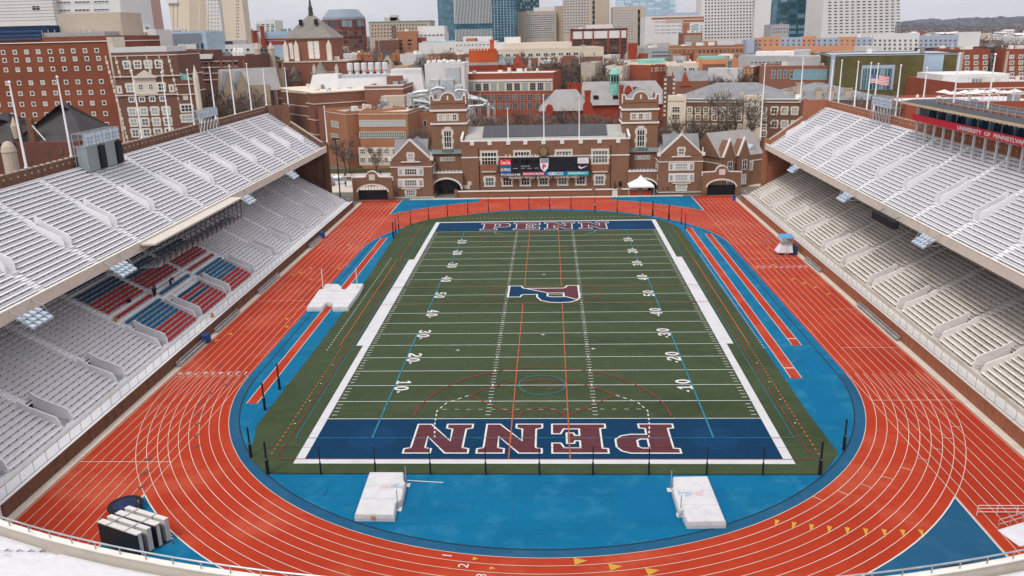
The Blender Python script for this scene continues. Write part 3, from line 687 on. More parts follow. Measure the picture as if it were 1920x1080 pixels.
# ------------------------------------------------------------------ flagpoles
def pole(x, y, zb, zt, lab, group):
    o = empty('flagpole', (x, y, zb), label=lab, cat='flagpole', group=group); h = zt - zb
    p = MB(); p.tube([(0, 0, 0), (0, 0, h * .5), (0, 0, h)], [.17, .14, .09], 8); p.build('pole', M_polew, o)
    b = MB(); b.lathe([(.02, h), (.16, h + .1), (.2, h + .22), (.14, h + .36), (.02, h + .42)], 8); b.build('finial', M_polew, o)
    b = MB(); b.lathe([(.3, -.6), (.3, .1), (.2, .25)], 10); b.build('base', M_galv, o)
ordn = ['first', 'second', 'third', 'fourth', 'fifth', 'sixth', 'seventh', 'eighth', 'ninth', 'tenth']
for i, (y, vt) in enumerate(((-21.3, 157), (-10.3, 147), (11.8, 135), (22.8, 157), (33.9, 150), (45.0, 147), (56.1, 140), (66.9, 138))):
    ut = (20, 109, 248, 307, 355, 397, 433, 466)[i]; zt = atx(ut, vt, -69.9)[2]
    pole(-69.9, y, 25.6, min(38.5, max(36, zt)), f'white flagpole on the left stand rim, {ordn[i]} from the left', 'flagpoles round the stadium rim')
pole(-69.4, 76.4, 25.9, aty(490, 133, 76)[2], 'white flagpole on the far back corner of the left stand', 'flagpoles round the stadium rim')
pole(-63.9, 76.4, 25.9, aty(534, 130, 76)[2], 'white flagpole on the brick pier of the left end wall', 'flagpoles round the stadium rim')
pole(-54.9, 76.3, 16.6, aty(608, 202, 76)[2], 'white flagpole on the front corner of the left end wall', 'flagpoles round the stadium rim')
pole(53.4, 77.3, 15.4, aty(1428, 122, 77)[2], 'white flagpole on the front corner of the right end wall', 'flagpoles round the stadium rim')
pole(62.4, 77.3, 24.8, aty(1505, 112, 77)[2], 'white flagpole on the brick pier of the right end wall', 'flagpoles round the stadium rim')
for i, (y, u, v) in enumerate(((76.6, 1551, 115), (70.5, 1576, 115), (60, 1610, 118), (52.6, 1633, 120), (48.7, 1647, 122), (37.4, 1690, 125), (26.0, 1738, 130), (14.5, 1797, 103), (3.3, 1867, 105))):
    pole(69.3, y, 24.3, atx(u, v, 69.3)[2], f'white flagpole on the right stand rim, {ordn[i]} from the far end', 'flagpoles round the stadium rim')
# the flag
def flag(x, y, z, L_=3.9, h=2.0):
    o = empty('national_flag', (x, y, z), R(-22), 'striped red and white flag with blue starred corner flying above the right stand', 'flag')
    fr, fw_, fb = mat('flag_red', (.55, .03, .04), var=.1), mat('flag_white', (.75, .75, .76), var=.05), mat('flag_blue', (.02, .04, .17), var=.1)
    n = 26; st = MB(); cn = MB(); stt = MB()
    def W(a, b): return (a * L_ * .93, .28 * math.sin(a * 9 + b * 1.5) * (.3 + a), b * h - a * a * .55 + .12 * math.sin(a * 7))
    for k in range(13):
        for i in range(n):
            a0, a1 = i / n, (i + 1) / n
            if k >= 6 and a0 < .4: continue
            st.poly([W(a0, k / 13), W(a1, k / 13), W(a1, (k + 1) / 13), W(a0, (k + 1) / 13)], fr if k % 2 == 0 else fw_)
    for i in range(11):
        a0, a1 = i / n, (i + 1) / n; cn.poly([W(a0, 6 / 13), W(a1, 6 / 13), W(a1, 1), W(a0, 1)])
    for r_ in range(5):
        for c in range(6):
            a, b = .035 + c * .065, .5 + r_ * .1; p = Vector(W(a, b)); 
            for sy in (-.015, .015): stt.poly([(p.x + .06 * math.cos(t), p.y + sy, p.z + .06 * math.sin(t)) for t in [i * math.pi * 2 / 5 for i in range(5)]])
    st.build('stripes', None, o); cn.build('canton', fb, o); stt.build('stars', fw_, o)
flag(69.5, 52.6, atx(1634, 150, 69.5)[2] - .8)
# ------------------------------------------------------------------ floodlight clusters and racks
M_lamp = mat('lamp_panel', (.45, .52, .60), rough=.25, metal=.3, var=.1); M_lampf = mat('lamp_face', (.42, .50, .58), rough=.3, var=.12)
def cluster(x, y, z, s, lab):
    o = empty('floodlight_cluster', (x, y, z), label=lab, cat='floodlights', group='floodlight clusters under the upper tiers')
    fr = MB()
    for dy in (-1.9, 1.9): fr.tube([(-s * .1, dy, .6), (s * -1.3, dy, .1), (s * -2.0, dy, -1.1)], .06, 4); fr.tube([(0, dy, -.9), (s * -2.0, dy, -1.1)], .05, 4)
    for k, dx in ((0, -.9), (1, -1.4), (2, -1.9)): fr.tube([(s * dx, -2.1, -.35 - k * .38), (s * dx, 2.1, -.35 - k * .38)], .05, 4)
    fr.build('bracket', M_galv, o)
    for k in range(3):
        for j in range(4):
            b = MB(); cx, cy, cz = s * (-1.0 - .52 * k), -1.5 + j * 1.0, -.2 - k * .4
            b.hexa([(cx + s * .3, cy - .29, cz - .2), (cx - s * .3, cy - .29, cz - .42), (cx - s * .3, cy + .29, cz - .42), (cx + s * .3, cy + .29, cz - .2), (cx + s * .26, cy - .29, cz + .06), (cx - s * .34, cy - .29, cz - .16), (cx - s * .34, cy + .29, cz - .16), (cx + s * .26, cy + .29, cz + .06)] if s > 0 else
                   [(cx + s * .3, cy + .29, cz - .2), (cx - s * .3, cy + .29, cz - .42), (cx - s * .3, cy - .29, cz - .42), (cx + s * .3, cy - .29, cz - .2), (cx + s * .26, cy + .29, cz + .06), (cx - s * .34, cy + .29, cz - .16), (cx - s * .34, cy - .29, cz - .16), (cx + s * .26, cy - .29, cz + .06)])
            b.build('lamp', M_lampf, o)
for (y, l) in ((-49.4, 'nearest lamp cluster hanging from the left upper tier'), (-30.5, 'lamp cluster at the near end of the cream canopy on the left'), (15.3, 'lamp cluster just past the far end of the cream canopy'), (42.2, 'farthest lamp cluster hanging from the left upper tier')): cluster(-55.2, y, 14.6, -1, l)
for (y, l) in ((47.0, 'farthest lamp cluster hanging from the right upper tier'), (15.6, 'middle lamp cluster hanging from the right upper tier'), (-16.2, 'nearest lamp cluster hanging from the right upper tier')): cluster(54.7, y, 13.4, 1, l)
def rack(x, y0, y1, z0, z1, lab, cab=False):
    o = empty('light_rack', (x, (y0 + y1) / 2, z0), label=lab, cat='light rack', group='floodlight racks on the rim'); h = z1 - z0; L_ = y1 - y0; s = -1 if x < 0 else 1
    f_ = MB(); n = 6; zm = h * .5
    for k in range(n + 1):
        y = -L_ / 2 + L_ * k / n
        for dx in (-.9, .9):
            f_.tube([(dx, y, -2.2), (dx, y, h)], .07, 4)
        f_.tube([(-.9, y, h), (.9, y, h)], .05, 4); f_.tube([(-.9, y, zm), (.9, y, zm)], .05, 4)
        if k < n: f_.tube([(-s * .9, y, -1.5), (-s * .9, y + L_ / n, zm)], .04, 4)
    for dx in (-.9, .9):
        for z in (zm, h, h * .75): f_.tube([(dx, -L_ / 2, z), (dx, L_ / 2, z)], .05, 4)
    f_.build('frame', M_galv, o)
    for r_ in range(3):
        for k in range(10):
            b = MB(); y = -L_ / 2 + L_ * (k + .5) / 10; z = zm + .3 + r_ * (h - zm) / 3
            b.hexa([(-s * 1.0, y - .35, z - .3), (-s * .75, y - .35, z - .35), (-s * .75, y + .35, z - .35), (-s * 1.0, y + .35, z - .3), (-s * .85, y - .35, z + .3), (-s * .55, y - .35, z + .25), (-s * .55, y + .35, z + .25), (-s * .85, y + .35, z + .3)]); b.build('lamp', M_lamp, o)
    if cab:
        for k in range(2):
            b = MB(); y = -L_ / 2 + .2 + k * L_ * .5; b.box(-.7, 1.0, y, y + L_ * .28, -1.9, zm - .1, mat('cabinet_teal', (.27, .31, .33), var=.15, stretch=(1, 8, .2), metal=.4, rough=.5)); b.build('cabinet', None, o)
            b = MB(); b.box(-.3, 1.25, y + L_ * .3, y + L_ * .45, -1.9, zm - .3, M_dark); b.build('cabinet', None, o)
rack(-68.3, -10.6, -.4, 25.2, 28.9, 'big floodlight rack with grey cabinets on the left rim', True)
rack(-69.2, 32.4, 42.2, 25.2, 28.3, 'farther floodlight rack on the rim of the left stand')
rack(68.4, 35.4, 45.2, 24.0, 27.9, 'floodlight rack on the rim of the right stand beside the flag')
# speaker cluster under the right tier
b = empty('speaker_array', (53.6, -1.5, 12.7), label='long black loudspeaker array under the right upper tier', cat='loudspeaker')
for k in range(8): q = MB(); q.box(-.5, .5, -4.2 + k * 1.05, -4.2 + k * 1.05 + .95, -.9, .25, M_dark); q.build('speaker', None, b)
q = MB(); q.tube([(0, -4.3, .3), (0, 4.4, .3)], .06, 4); q.tube([(0, -3, .3), (1.2, -3, .9)], .05, 4); q.tube([(0, 3, .3), (1.2, 3, .9)], .05, 4); q.build('bracket', M_steel, b)
# cream canopy and hanging platform on the left
o = empty('press_canopy', (0, 0, 0), label='long flat cream canopy over a hanging steel platform on the left', cat='canopy')
q = MB(); q.box(-56.0, -52.9, -22.8, 10.5, 14.95, 15.2, mat('canopy_cream', (.55, .50, .44), var=.06)); q.build('roof', None, o)
q = MB(); q.box(-55.9, -53.3, -22.3, 10.1, 11.6, 11.75); q.build('platform', M_galv, o)
y = -22.4
q = MB()
while y < 10.3:
    q.tube([(-53.2, y, 11.6), (-53.2, y, 14.95)], .06, 4); q.tube([(-53.2, y, 14.9), (-55.4, y, 13.2)], .04, 4); q.tube([(-53.2, y, 11.6), (-55.6, y, 13.0)], .05, 4)
    y += 1.9
for z in (12.1, 12.7): q.tube([(-53.2, -22.4, z), (-53.2, 10.2, z)], .03, 4)
q.build('truss', M_steel, o)
y = -22
while y < 9.8: q = MB(); q.box(-53.28, -53.22, y + .3, y + 1.3, 11.85, 12.2, mat('banner_grey', (.25, .2, .22), var=.5, scale=3)); q.build('banner', None, o); y += 1.9
# ------------------------------------------------------------------ press box on the right rim
M_ban = mat('banner_red', (.62, .012, .03), var=.05, rough=.6)
o = empty('press_box', (0, 0, 0), label='long press box with red banner and overhanging dark roof on the right rim', cat='press box')
yb0, yb1 = -60, 22.0
q = MB(); q.box(65.9, 66.05, yb0, yb1, 25.25, 26.35); bn = q.build('banner', M_ban, o)
Mx = Matrix.Translation((65.86, -5.6, 25.78)) @ Matrix(((0, 0, -1), (-1, 0, 0), (0, 1, 0))).to_4x4()
lettering('UNIVERSITY  OF  PENNSYLVANIA', mat('letter_white', (.8, .8, .8), var=.02), bn, Mx, 21.0, .62, ext=.01, bold=.02)
q = MB(); q.box(66.05, 72.5, yb0, yb1 - .3, 25.15, 25.4); q.build('floor', M_conc, o)
q = MB(); q.box(68.2, 72.5, yb0, yb1 - 1.2, 25.4, 28.0); q.build('room', mat('press_navy', (.012, .045, .1), var=.2), o)
q = MB(); q.box(66.4, 68.0, yb1 - 2.2, yb1 - .5, 25.4, 27.7); q.build('booth', mat('booth_grey', (.5, .52, .54), var=.05), o)
roof_ = MB(); roof_.prism([(64.2, 28.15), (64.2, 28.5), (66, 28.75), (73, 28.75), (73, 28.3)], 'y', yb0, yb1 + .6, mat('roof_charcoal', (.06, .062, .07), var=.15)); rf = roof_.build('roof', None, o)
q = MB(); q.box(64.05, 64.2, yb0, yb1 + .6, 28.1, 28.45); q.build('fascia', mat('fascia_tan', (.5, .4, .28), var=.15), rf)
y = yb1 - 9
while y > yb0: q = MB(); q.box(64.0, 66.5, y, y + .25, 28.0, 28.14, mat('bracket_tan', (.5, .38, .26), var=.1)); q.build('bracket', None, rf); y -= 1.25
q = MB()
for z in (29.1, 29.6, 30.1): q.tube([(66.3, yb0, z), (66.3, yb1 - 8, z)], .04, 4, M_galv)
y = yb1 - 8
while y > yb0: q.tube([(66.3, y, 28.7), (66.3, y, 30.1)], .05, 4, M_galv); q.box(66.6, 67.2, y - .5, y + .3, 28.75, 29.1, mat('rust_box', (.3, .12, .07), var=.3)); y -= 2.2
q.build('roof_rail', None, rf)
y = yb1 - 1
k = 0
while y > -45:
    q = MB(); zr = 13.3 + .7 * (66.6 - 54.9) - .2; q.box(66.5, 66.8, y, y + .3, zr, 25.2); q.build('post', mat('post_grey', (.52, .52, .52), var=.1), o)
    q = MB(); q.box(66.15, 66.3, y - 1.3, y - 1.2, 25.4, 28.1); q.build('mullion', M_galv, o)
    q = MB(); q.box(68.1, 68.17, y - 2.2, y - .4, 25.9, 27.4, glassmat('press_glass', (.01, .03, .06), (.1, .3, .42), .3)); q.build('window', None, o)
    y -= 3.4
# ------------------------------------------------------------------ building kit
M_stone = layered('stone_trim', (.62, .55, .47), (.42, .36, .30), (.74, .70, .64), s1=.6, s2=2.5, a1=.4, a2=.5)
M_glass = glassmat('window_glass', (.015, .025, .03), (.34, .38, .37), .25)
M_glassD = glassmat('window_glass_dark', (.012, .018, .022), (.09, .12, .13), .3)
M_glassB = glassmat('window_glass_blue', (.015, .06, .085), (.16, .34, .40), .35)
M_wfr = mat('window_frame', (.66, .64, .60), var=.06, scale=2)
M_roofb = layered('brown_slate', (.215, .20, .18), (.14, .13, .115), (.30, .28, .25), s1=.3, s2=1.2, a1=.6, a2=.5); M_roofg = layered('slate_roof', (.22, .225, .235), (.13, .135, .145), (.36, .36, .36), s1=.3, s2=1.2, a1=.7, a2=.5)
M_roofl = layered('pale_roof', (.30, .285, .28), (.19, .175, .17), (.42, .40, .385), s1=.25, s2=1.0, a1=.7, a2=.5)
M_roofw = layered('white_roof', (.58, .57, .57), (.42, .40, .39), (.68, .68, .68), s1=.3, s2=1.5, a1=.4, a2=.4)
M_copper = mat('green_copper', (.22, .48, .40), var=.15, scale=1)
_wc = {}
def wmesh(w_, h, nx, ny, frame, glass, bar=.07, sur=0.0, surm=None, dep=.12):
    key = (round(w_, 2), round(h, 2), nx, ny, frame.name, glass.name, bar, sur)
    if key in _wc: return _wc[key]
    bar = bar * .62; b = MB()
    if glass: b.poly([(-w_ / 2, -.03, -h / 2), (w_ / 2, -.03, -h / 2), (w_ / 2, -.03, h / 2), (-w_ / 2, -.03, h / 2)], glass)
    def bx(x0, x1, z0, z1, m_, d=dep): b.box(x0, x1, -d, 0, z0, z1, m_)
    bx(-w_ / 2 - bar, -w_ / 2 + bar, -h / 2 - bar, h / 2 + bar, frame); bx(w_ / 2 - bar, w_ / 2 + bar, -h / 2 - bar, h / 2 + bar, frame)
    bx(-w_ / 2 + bar, w_ / 2 - bar, -h / 2 - bar, -h / 2 + bar, frame); bx(-w_ / 2 + bar, w_ / 2 - bar, h / 2 - bar, h / 2 + bar, frame)
    for i in range(1, nx): x = -w_ / 2 + w_ * i / nx; bx(x - bar * .7, x + bar * .7, -h / 2 + bar, h / 2 - bar, frame, dep * .8)
    for i in range(1, ny): z = -h / 2 + h * i / ny; bx(-w_ / 2 + bar, w_ / 2 - bar, z - bar * .7, z + bar * .7, frame, dep * .6)
    if sur:
        m_ = surm or frame; n = max(2, int(h / .9))
        for s in (-1, 1):
            for i in range(n):
                e = sur * (1.0 if i % 2 else .55); z0 = -h / 2 - bar + (h + 2 * bar) * i / n; z1 = z0 + (h + 2 * bar) / n
                xa = w_ / 2 + bar; bx(s * xa, s * (xa + e), z0, z1, m_, .07 if i % 2 else .075)
        bx(-w_ / 2 - sur * .8, w_ / 2 + sur * .8, h / 2 + bar, h / 2 + bar + sur * .8, m_, .1); bx(-w_ / 2 - sur * .9, w_ / 2 + sur * .9, -h / 2 - bar - sur * .5, -h / 2 - bar, m_, .16)
    me = b.mesh('window'); _wc[key] = me; return me
class Bld:
    """a building with its front-left corner at pixel u0 and front-right at u1, at depth y0/y1; local x along the front, y back, z up"""
    def __init__(s, name, label, u0, y0, u1, y1, vt, depth, wall, roof=None, group=None, cat='building', par=.8, body=True, vu=None):
        vu = vt if vu is None else vu
        A = aty(u0, vt, y0); um = (u0 + u1) / 2; B = aty(u1, vt, y1); M_ = aty(um, vt, (y0 + y1) / 2)
        s.A = Vector((A.x, A.y)); s.B = Vector((B.x, B.y)); s.W = (s.B - s.A).length; s.D = depth; s.H = M_.z; d = (s.B - s.A).normalized(); s.d = d
        s.rz = math.atan2(d.y, d.x); s.root = empty(name, (A.x, A.y, 0), s.rz, label, cat, group or None); s.um = um; s.n = 0; s.wins = []
        s.nrm = Vector((d.y, -d.x))
        if body:
            b = MB(); b.box(0, s.W, 0, depth, 0, s.H - .02); s.body = b.build('wall', wall, s.root)
            if roof:
                b = MB(); t = .35; H = s.H
                b.box(t, s.W - t, t, depth - t, H - .02, H + .03, roof); s.roof = b.build('roof', None, s.root)
                b = MB()
                for q in ((-.03, s.W + .03, -.03, t), (-.03, s.W + .03, depth - t, depth + .03), (-.03, t, t, depth - t), (s.W - t, s.W + .03, t, depth - t)): b.box(*q, H, H + par)
                b.build('parapet', wall, s.root)
                if s.W > 9 and depth > 14:
                    rr = random.Random(int(u0 * 7 + vt)); kk = s.px() * 1.0
                    for q_ in range(min(7, 2 + int(s.W / 9))):
                        ux, uy = rr.uniform(.08, .85) * s.W, rr.uniform(.15, .8) * depth; ww, dd, hh_ = rr.uniform(1.0, 3.6), rr.uniform(1.0, 3.0), rr.uniform(.7, 2.2)
                        b = MB()
                        if rr.random() < .3: b.lathe([(ww * .3, s.H), (ww * .3, s.H + hh_), (ww * .15, s.H + hh_ + .4)], 8, None, (ux, uy))
                        else: b.box(ux, min(s.W - .5, ux + ww), uy, min(depth - .5, uy + dd), s.H, s.H + hh_ + .3)
                        b.build('roof_unit', rr.choice((M_galv, M_wfr, M_roofg, M_stone)), s.root)
    def hit(s, u, v, off=0.0):
        """local (x, z) where the pixel meets the front plane"""
        d = ray(u, v); n = Vector((s.nrm.x, s.nrm.y, 0)); P0 = Vector((s.A.x, s.A.y, 0)) + n * off
        t = (P0 - CAM).dot(n) / d.dot(n); p = CAM + d * t; return ((Vector((p.x, p.y)) - s.A).dot(s.d), p.z)
    def z(s, v, u=None): return s.hit(s.um if u is None else u, v)[1]
    def px(s): p = (s.A + s.B) / 2; return (Vector((p.x, p.y, s.H)) - CAM).dot(FW) / FPX
    def part(s, mb, name, mt=None, parent=None): return mb.build(name, mt, parent or s.root)
    def win(s, us, vs, w_, h, nx=1, ny=1, frame=None, glass=None, bar=.08, sur=0, surm=None, skip=(), name='window'):
        """us=(u first, u last, n) at the row centres; sizes in pixels"""
        k = s.px(); me = wmesh(w_ * k, h * k, nx, ny, frame or M_wfr, glass or M_glassD, bar, sur, surm)
        cu, cv = us[2], vs[2]
        for j in range(cv):
            v = vs[0] + (vs[1] - vs[0]) * (j / (cv - 1) if cv > 1 else 0); z0 = s.hit(s.um, v)[1]
            for i in range(cu):
                u = us[0] + (us[1] - us[0]) * (i / (cu - 1) if cu > 1 else 0)
                if (i, j) in skip: continue
                x = s.hit(u, v)[0]; s.wins.append((me, x, 0, z0, 0, name))
    def side(s, face, ny_, nz, f0, f1, zlo, zhi, w_, h, frame=None, glass=None, nx=1, bar=.08):
        me = wmesh(w_, h, nx, 1, frame or M_wfr, glass or M_glassD, bar)
        for j in range(nz):
            for i in range(ny_):
                y = s.D * (f0 + (f1 - f0) * (i / max(1, ny_ - 1))); z0 = lerp(zlo, zhi, j / max(1, nz - 1))
                s.wins.append((me, s.W if face == 'R' else 0, y, z0, math.pi / 2 if face == 'R' else -math.pi / 2, 'window'))
    def band(s, v, h, mt, proud=.08, name='band', u0=None, u1=None):
        k = s.px(); z0 = s.z(v); x0 = -proud if u0 is None else s.hit(u0, v)[0]; x1 = s.W + proud if u1 is None else s.hit(u1, v)[0]
        b = MB(); b.box(x0, x1, -proud, (s.D + proud) if u0 is None else .2, z0 - h * k / 2, z0 + h * k / 2); s.part(b, name, mt)
    def panel(s, u0, v0, u1, v1, mt, name='panel', proud=.04, depth=.1):
        um, vm = (u0 + u1) / 2, (v0 + v1) / 2; x0, x1 = s.hit(u0, vm)[0], s.hit(u1, vm)[0]; z1, z0 = s.hit(um, v0)[1], s.hit(um, v1)[1]
        b = MB(); b.box(x0, x1, -proud, depth, z0, z1); return s.part(b, name, mt)
    def top(s, u0, u1, v1, mt, y0=.2, y1=.8, name='penthouse', z0=None, base=None):
        """box on the roof; pixel extents read on the front plane"""
        x0, x1 = s.hit(u0, v1)[0], s.hit(u1, v1)[0]; zt = s.z(v1); b = MB(); b.box(x0, x1, s.D * y0, s.D * y1, (s.H - .1) if base is None else base, zt + (zt - s.H) * .02); return s.part(b, name, mt)
    def done(s, cap=100):
        L_ = sorted(s.wins, key=lambda q: -q[3]) if len(s.wins) > cap else s.wins
        for me, x, y, z0, r_, nm in L_[:cap]: link(nm, me, s.root, (x, y, z0), r_)
        if L_[cap:]:
            r = MB()
            for me, x, y, z0, r_, nm in L_[cap:]:
                c, sn = math.cos(r_), math.sin(r_); i0 = len(r.v)
                r.v += [(x + p.co.x * c - p.co.y * sn, y + p.co.x * sn + p.co.y * c, z0 + p.co.z) for p in me.vertices]
                for pl in me.polygons: r.f.append(tuple(i0 + q for q in pl.vertices)); r.m.append(r.mi(me.materials[pl.material_index]))
            r.build('window', None, s.root, kind='stuff')
        return s
def hip(mb, x0, x1, y0, y1, z0, z1, rid=.35, mt=None, over=.3):
    """hipped roof, ridge along the longer side"""
    x0 -= over; x1 += over; y0 -= over; y1 += over; cx, cy = (x0 + x1) / 2, (y0 + y1) / 2
    if (x1 - x0) > (y1 - y0): q = (y1 - y0) * rid; A, B = (x0 + q, cy, z1), (x1 - q, cy, z1); mb.faces([(x0, y0, z0), (x1, y0, z0), (x1, y1, z0), (x0, y1, z0), A, B], [(0, 1, 5, 4), (1, 2, 5), (2, 3, 4, 5), (3, 0, 4), (3, 2, 1, 0)], mt)
    else: q = (x1 - x0) * rid; A, B = (cx, y0 + q, z1), (cx, y1 - q, z1); mb.faces([(x0, y0, z0), (x1, y0, z0), (x1, y1, z0), (x0, y1, z0), A, B], [(0, 1, 4), (1, 2, 5, 4), (2, 3, 5), (3, 0, 4, 5), (3, 2, 1, 0)], mt)
def gable(mb, x0, x1, y0, y1, z0, z1, axis='y', mt=None, gm=None):
    """gabled roof with ridge along axis; gm = gable wall material"""
    if axis == 'y': cx = (x0 + x1) / 2; mb.poly([(x0, y0, z0), (cx, y0, z1), (cx, y1, z1), (x0, y1, z0)], mt); mb.poly([(cx, y0, z1), (x1, y0, z0), (x1, y1, z0), (cx, y1, z1)], mt); mb.poly([(x0, y0, z0), (x1, y0, z0), (cx, y0, z1)], gm or mt); mb.poly([(x1, y1, z0), (x0, y1, z0), (cx, y1, z1)], gm or mt)
    else: cy = (y0 + y1) / 2; mb.poly([(x0, y0, z0), (x1, y0, z0), (x1, cy, z1), (x0, cy, z1)], mt); mb.poly([(x0, cy, z1), (x1, cy, z1), (x1, y1, z0), (x0, y1, z0)], mt); mb.poly([(x0, y1, z0), (x0, y0, z0), (x0, cy, z1)], gm or mt); mb.poly([(x1, y0, z0), (x1, y1, z0), (x1, cy, z1)], gm or mt)
# ------------------------------------------------------------------ the gymnasium hall behind the far bend
M_hb = layered('hall_brick', (.225, .12, .075), (.13, .068, .045), (.36, .215, .15), s1=.25, s2=2.2, a1=.5, a2=.55, st1=(1, 1, .3), fine=.35)
M_hb2 = layered('hall_brick_red', (.25, .11, .065), (.18, .075, .045), (.34, .17, .11), s1=.3, s2=2.5, a1=.5, a2=.4)
M_metal = mat('seamed_metal', (.06, .06, .07), var=.35, scale=1, stretch=(6, .1, .1), rough=.5)
HG = 'gymnasium hall'
YC = 90.0
B = Bld('gymnasium_hall', 'long brick gymnasium hall with white trim behind the far bend, scoreboard on its front', 865, YC, 1180, YC, 267, 26, M_hb, None)
k = B.px(); H = B.H; W = B.W
# roof: low pitched deck with dark seamed metal panel
zr = H + 3.2; r_ = MB(); r_.prism([(0.4, H - .3), (12, zr), (25.6, H - .3)], 'x', .4, W - .4); 
rf = B.part(MB().prism([(.5, H - .3), (12, zr), (25.6, H - .3)], 'x', .5, W - .5), 'roof', layered('hall_roof', (.38, .37, .35), (.25, .24, .22), (.5, .49, .47), s1=.2, s2=.9, a1=.6, a2=.5, st1=(1, 3, 1)))
x0 = B.hit(902, 250)[0]; x1 = B.hit(1141, 250)[0]
def onr(y): return H - .3 + (zr - H + .3) * (y - .5) / 11.5
b = MB(); b.hexa([(x0, 4.6, onr(4.6)), (x1, 4.6, onr(4.6)), (x1, 12, onr(12)), (x0, 12, onr(12)), (x0, 4.6, onr(4.6) + .18), (x1, 4.6, onr(4.6) + .18), (x1, 12, onr(12) + .2), (x0, 12, onr(12) + .2)]); pan = B.part(b, 'metal_panel', M_metal, rf)
b = MB(); n = 60
for i in range(n + 1): x = lerp(x0, x1, i / n); b.hexa([(x - .04, 4.6, onr(4.6) + .17), (x + .04, 4.6, onr(4.6) + .17), (x + .04, 12, onr(12) + .19), (x - .04, 12, onr(12) + .19), (x - .04, 4.6, onr(4.6) + .3), (x + .04, 4.6, onr(4.6) + .3), (x + .04, 12, onr(12) + .32), (x - .04, 12, onr(12) + .32)])
B.part(b, 'metal_seams', mat('seam', (.1, .1, .115), var=.1), rf)
# crenellated parapet with white coping steps
b = MB(); c = MB(); xs = [B.hit(u, 266)[0] for u in (877, 905, 911, 945, 951, 980, 988, 1012, 1028, 1053, 1060, 1086, 1092, 1119, 1125, 1152, 1158, 1180)]
b.box(-.02, W + .02, -.03, .5, H - .2, H + .5)
c.box(-.1, W + .1, -.12, .62, H + .5, H + .78)
B.part(b, 'parapet', M_hb); B.part(c, 'coping', M_wfr)
for u in (885, 918, 953, 985, 1019, 1054, 1089, 1124, 1159):
    x = B.hit(u, 266)[0]; c = MB(); c.box(x - .55, x + .55, -.22, .05, H - .45, H + .52); B.part(c, 'merlon', M_wfr)
for s_ in (0, 1):
    x = 0 if s_ == 0 else W; c = MB(); c.prism([(.0, H + .6), (10, H + 2.9), (10, H + 3.3), (.0, H + 1.4)], 'x', x - .25, x + .25); B.part(c, 'raking_coping', M_wfr)
b = MB(); 
for i in range(24): x = W * (i + .5) / 24; b.tube([(x, .9, H + .1), (x, .9, H + 1.2)], .03, 4)
b.tube([(0.5, .9, H + 1.2), (W - .5, .9, H + 1.2)], .03, 4); B.part(b, 'roof_rail', M_galv)
B.band(293, 2.4, M_wfr, .14); B.band(357, 2.6, M_wfr, .12)
for u in (917, 986 - 7, 1056 + 1, 1125): B.win((u, u, 1), (295.5, 295.5, 1), 28, 23, 5, 3, M_wfr, M_glass, .14, .55, M_stone)
for u in (917, 1125): B.panel(u - 16, 308, u + 16, 319, M_hb2, 'bay_apron', .5); B.panel(u - 14, 319, u + 14, 323, M_stone, 'corbel', .35)
for u in (918, 951, 985, 1019, 1055, 1089, 1124): B.win((u, u, 1), (339, 339, 1), 16, 15.5, 3, 2, M_wfr, M_glassD, .14, .5, M_stone)
for u in (898, 1145): b = MB(); x = B.hit(u, 300)[0]; b.tube([(x, -.12, 0), (x, -.12, H - 1)], .1, 5); B.part(b, 'downpipe', M_dark)
B.panel(1146 + 14, 340, 1146 + 20, 350, M_dark, 'vent', .05)
for u0, u1, v0, v1 in ((877, 884, 340, 347), (868, 881, 347, 354), (935, 941, 358, 368), (1046, 1051, 359, 366)): B.panel(u0, v0, u1, v1, M_stone if v0 < 350 else M_dark, 'plaque', .05)
B.done()
# base wall and fence before the hall
q = empty('brick_base_wall', (0, 0, 0), label='low brick wall with white coping along the far bend', cat='wall')
b = MB(); b.box(-24, 27, 85.6, 86.0, 0, 1.5); b.build('brickwork', M_hb2, q); b = MB(); b.box(-24, 27, 85.4, 86.1, 1.5, 1.75); b.build('coping', M_wfr, q)
for u in (1113, 1162, 1200, 855): x = aty(u, 365, 85.5).x; b = MB(); b.box(x - .35, x + .35, 85.1, 85.9, 0, 2.2); b.build('pier', M_hb, q)
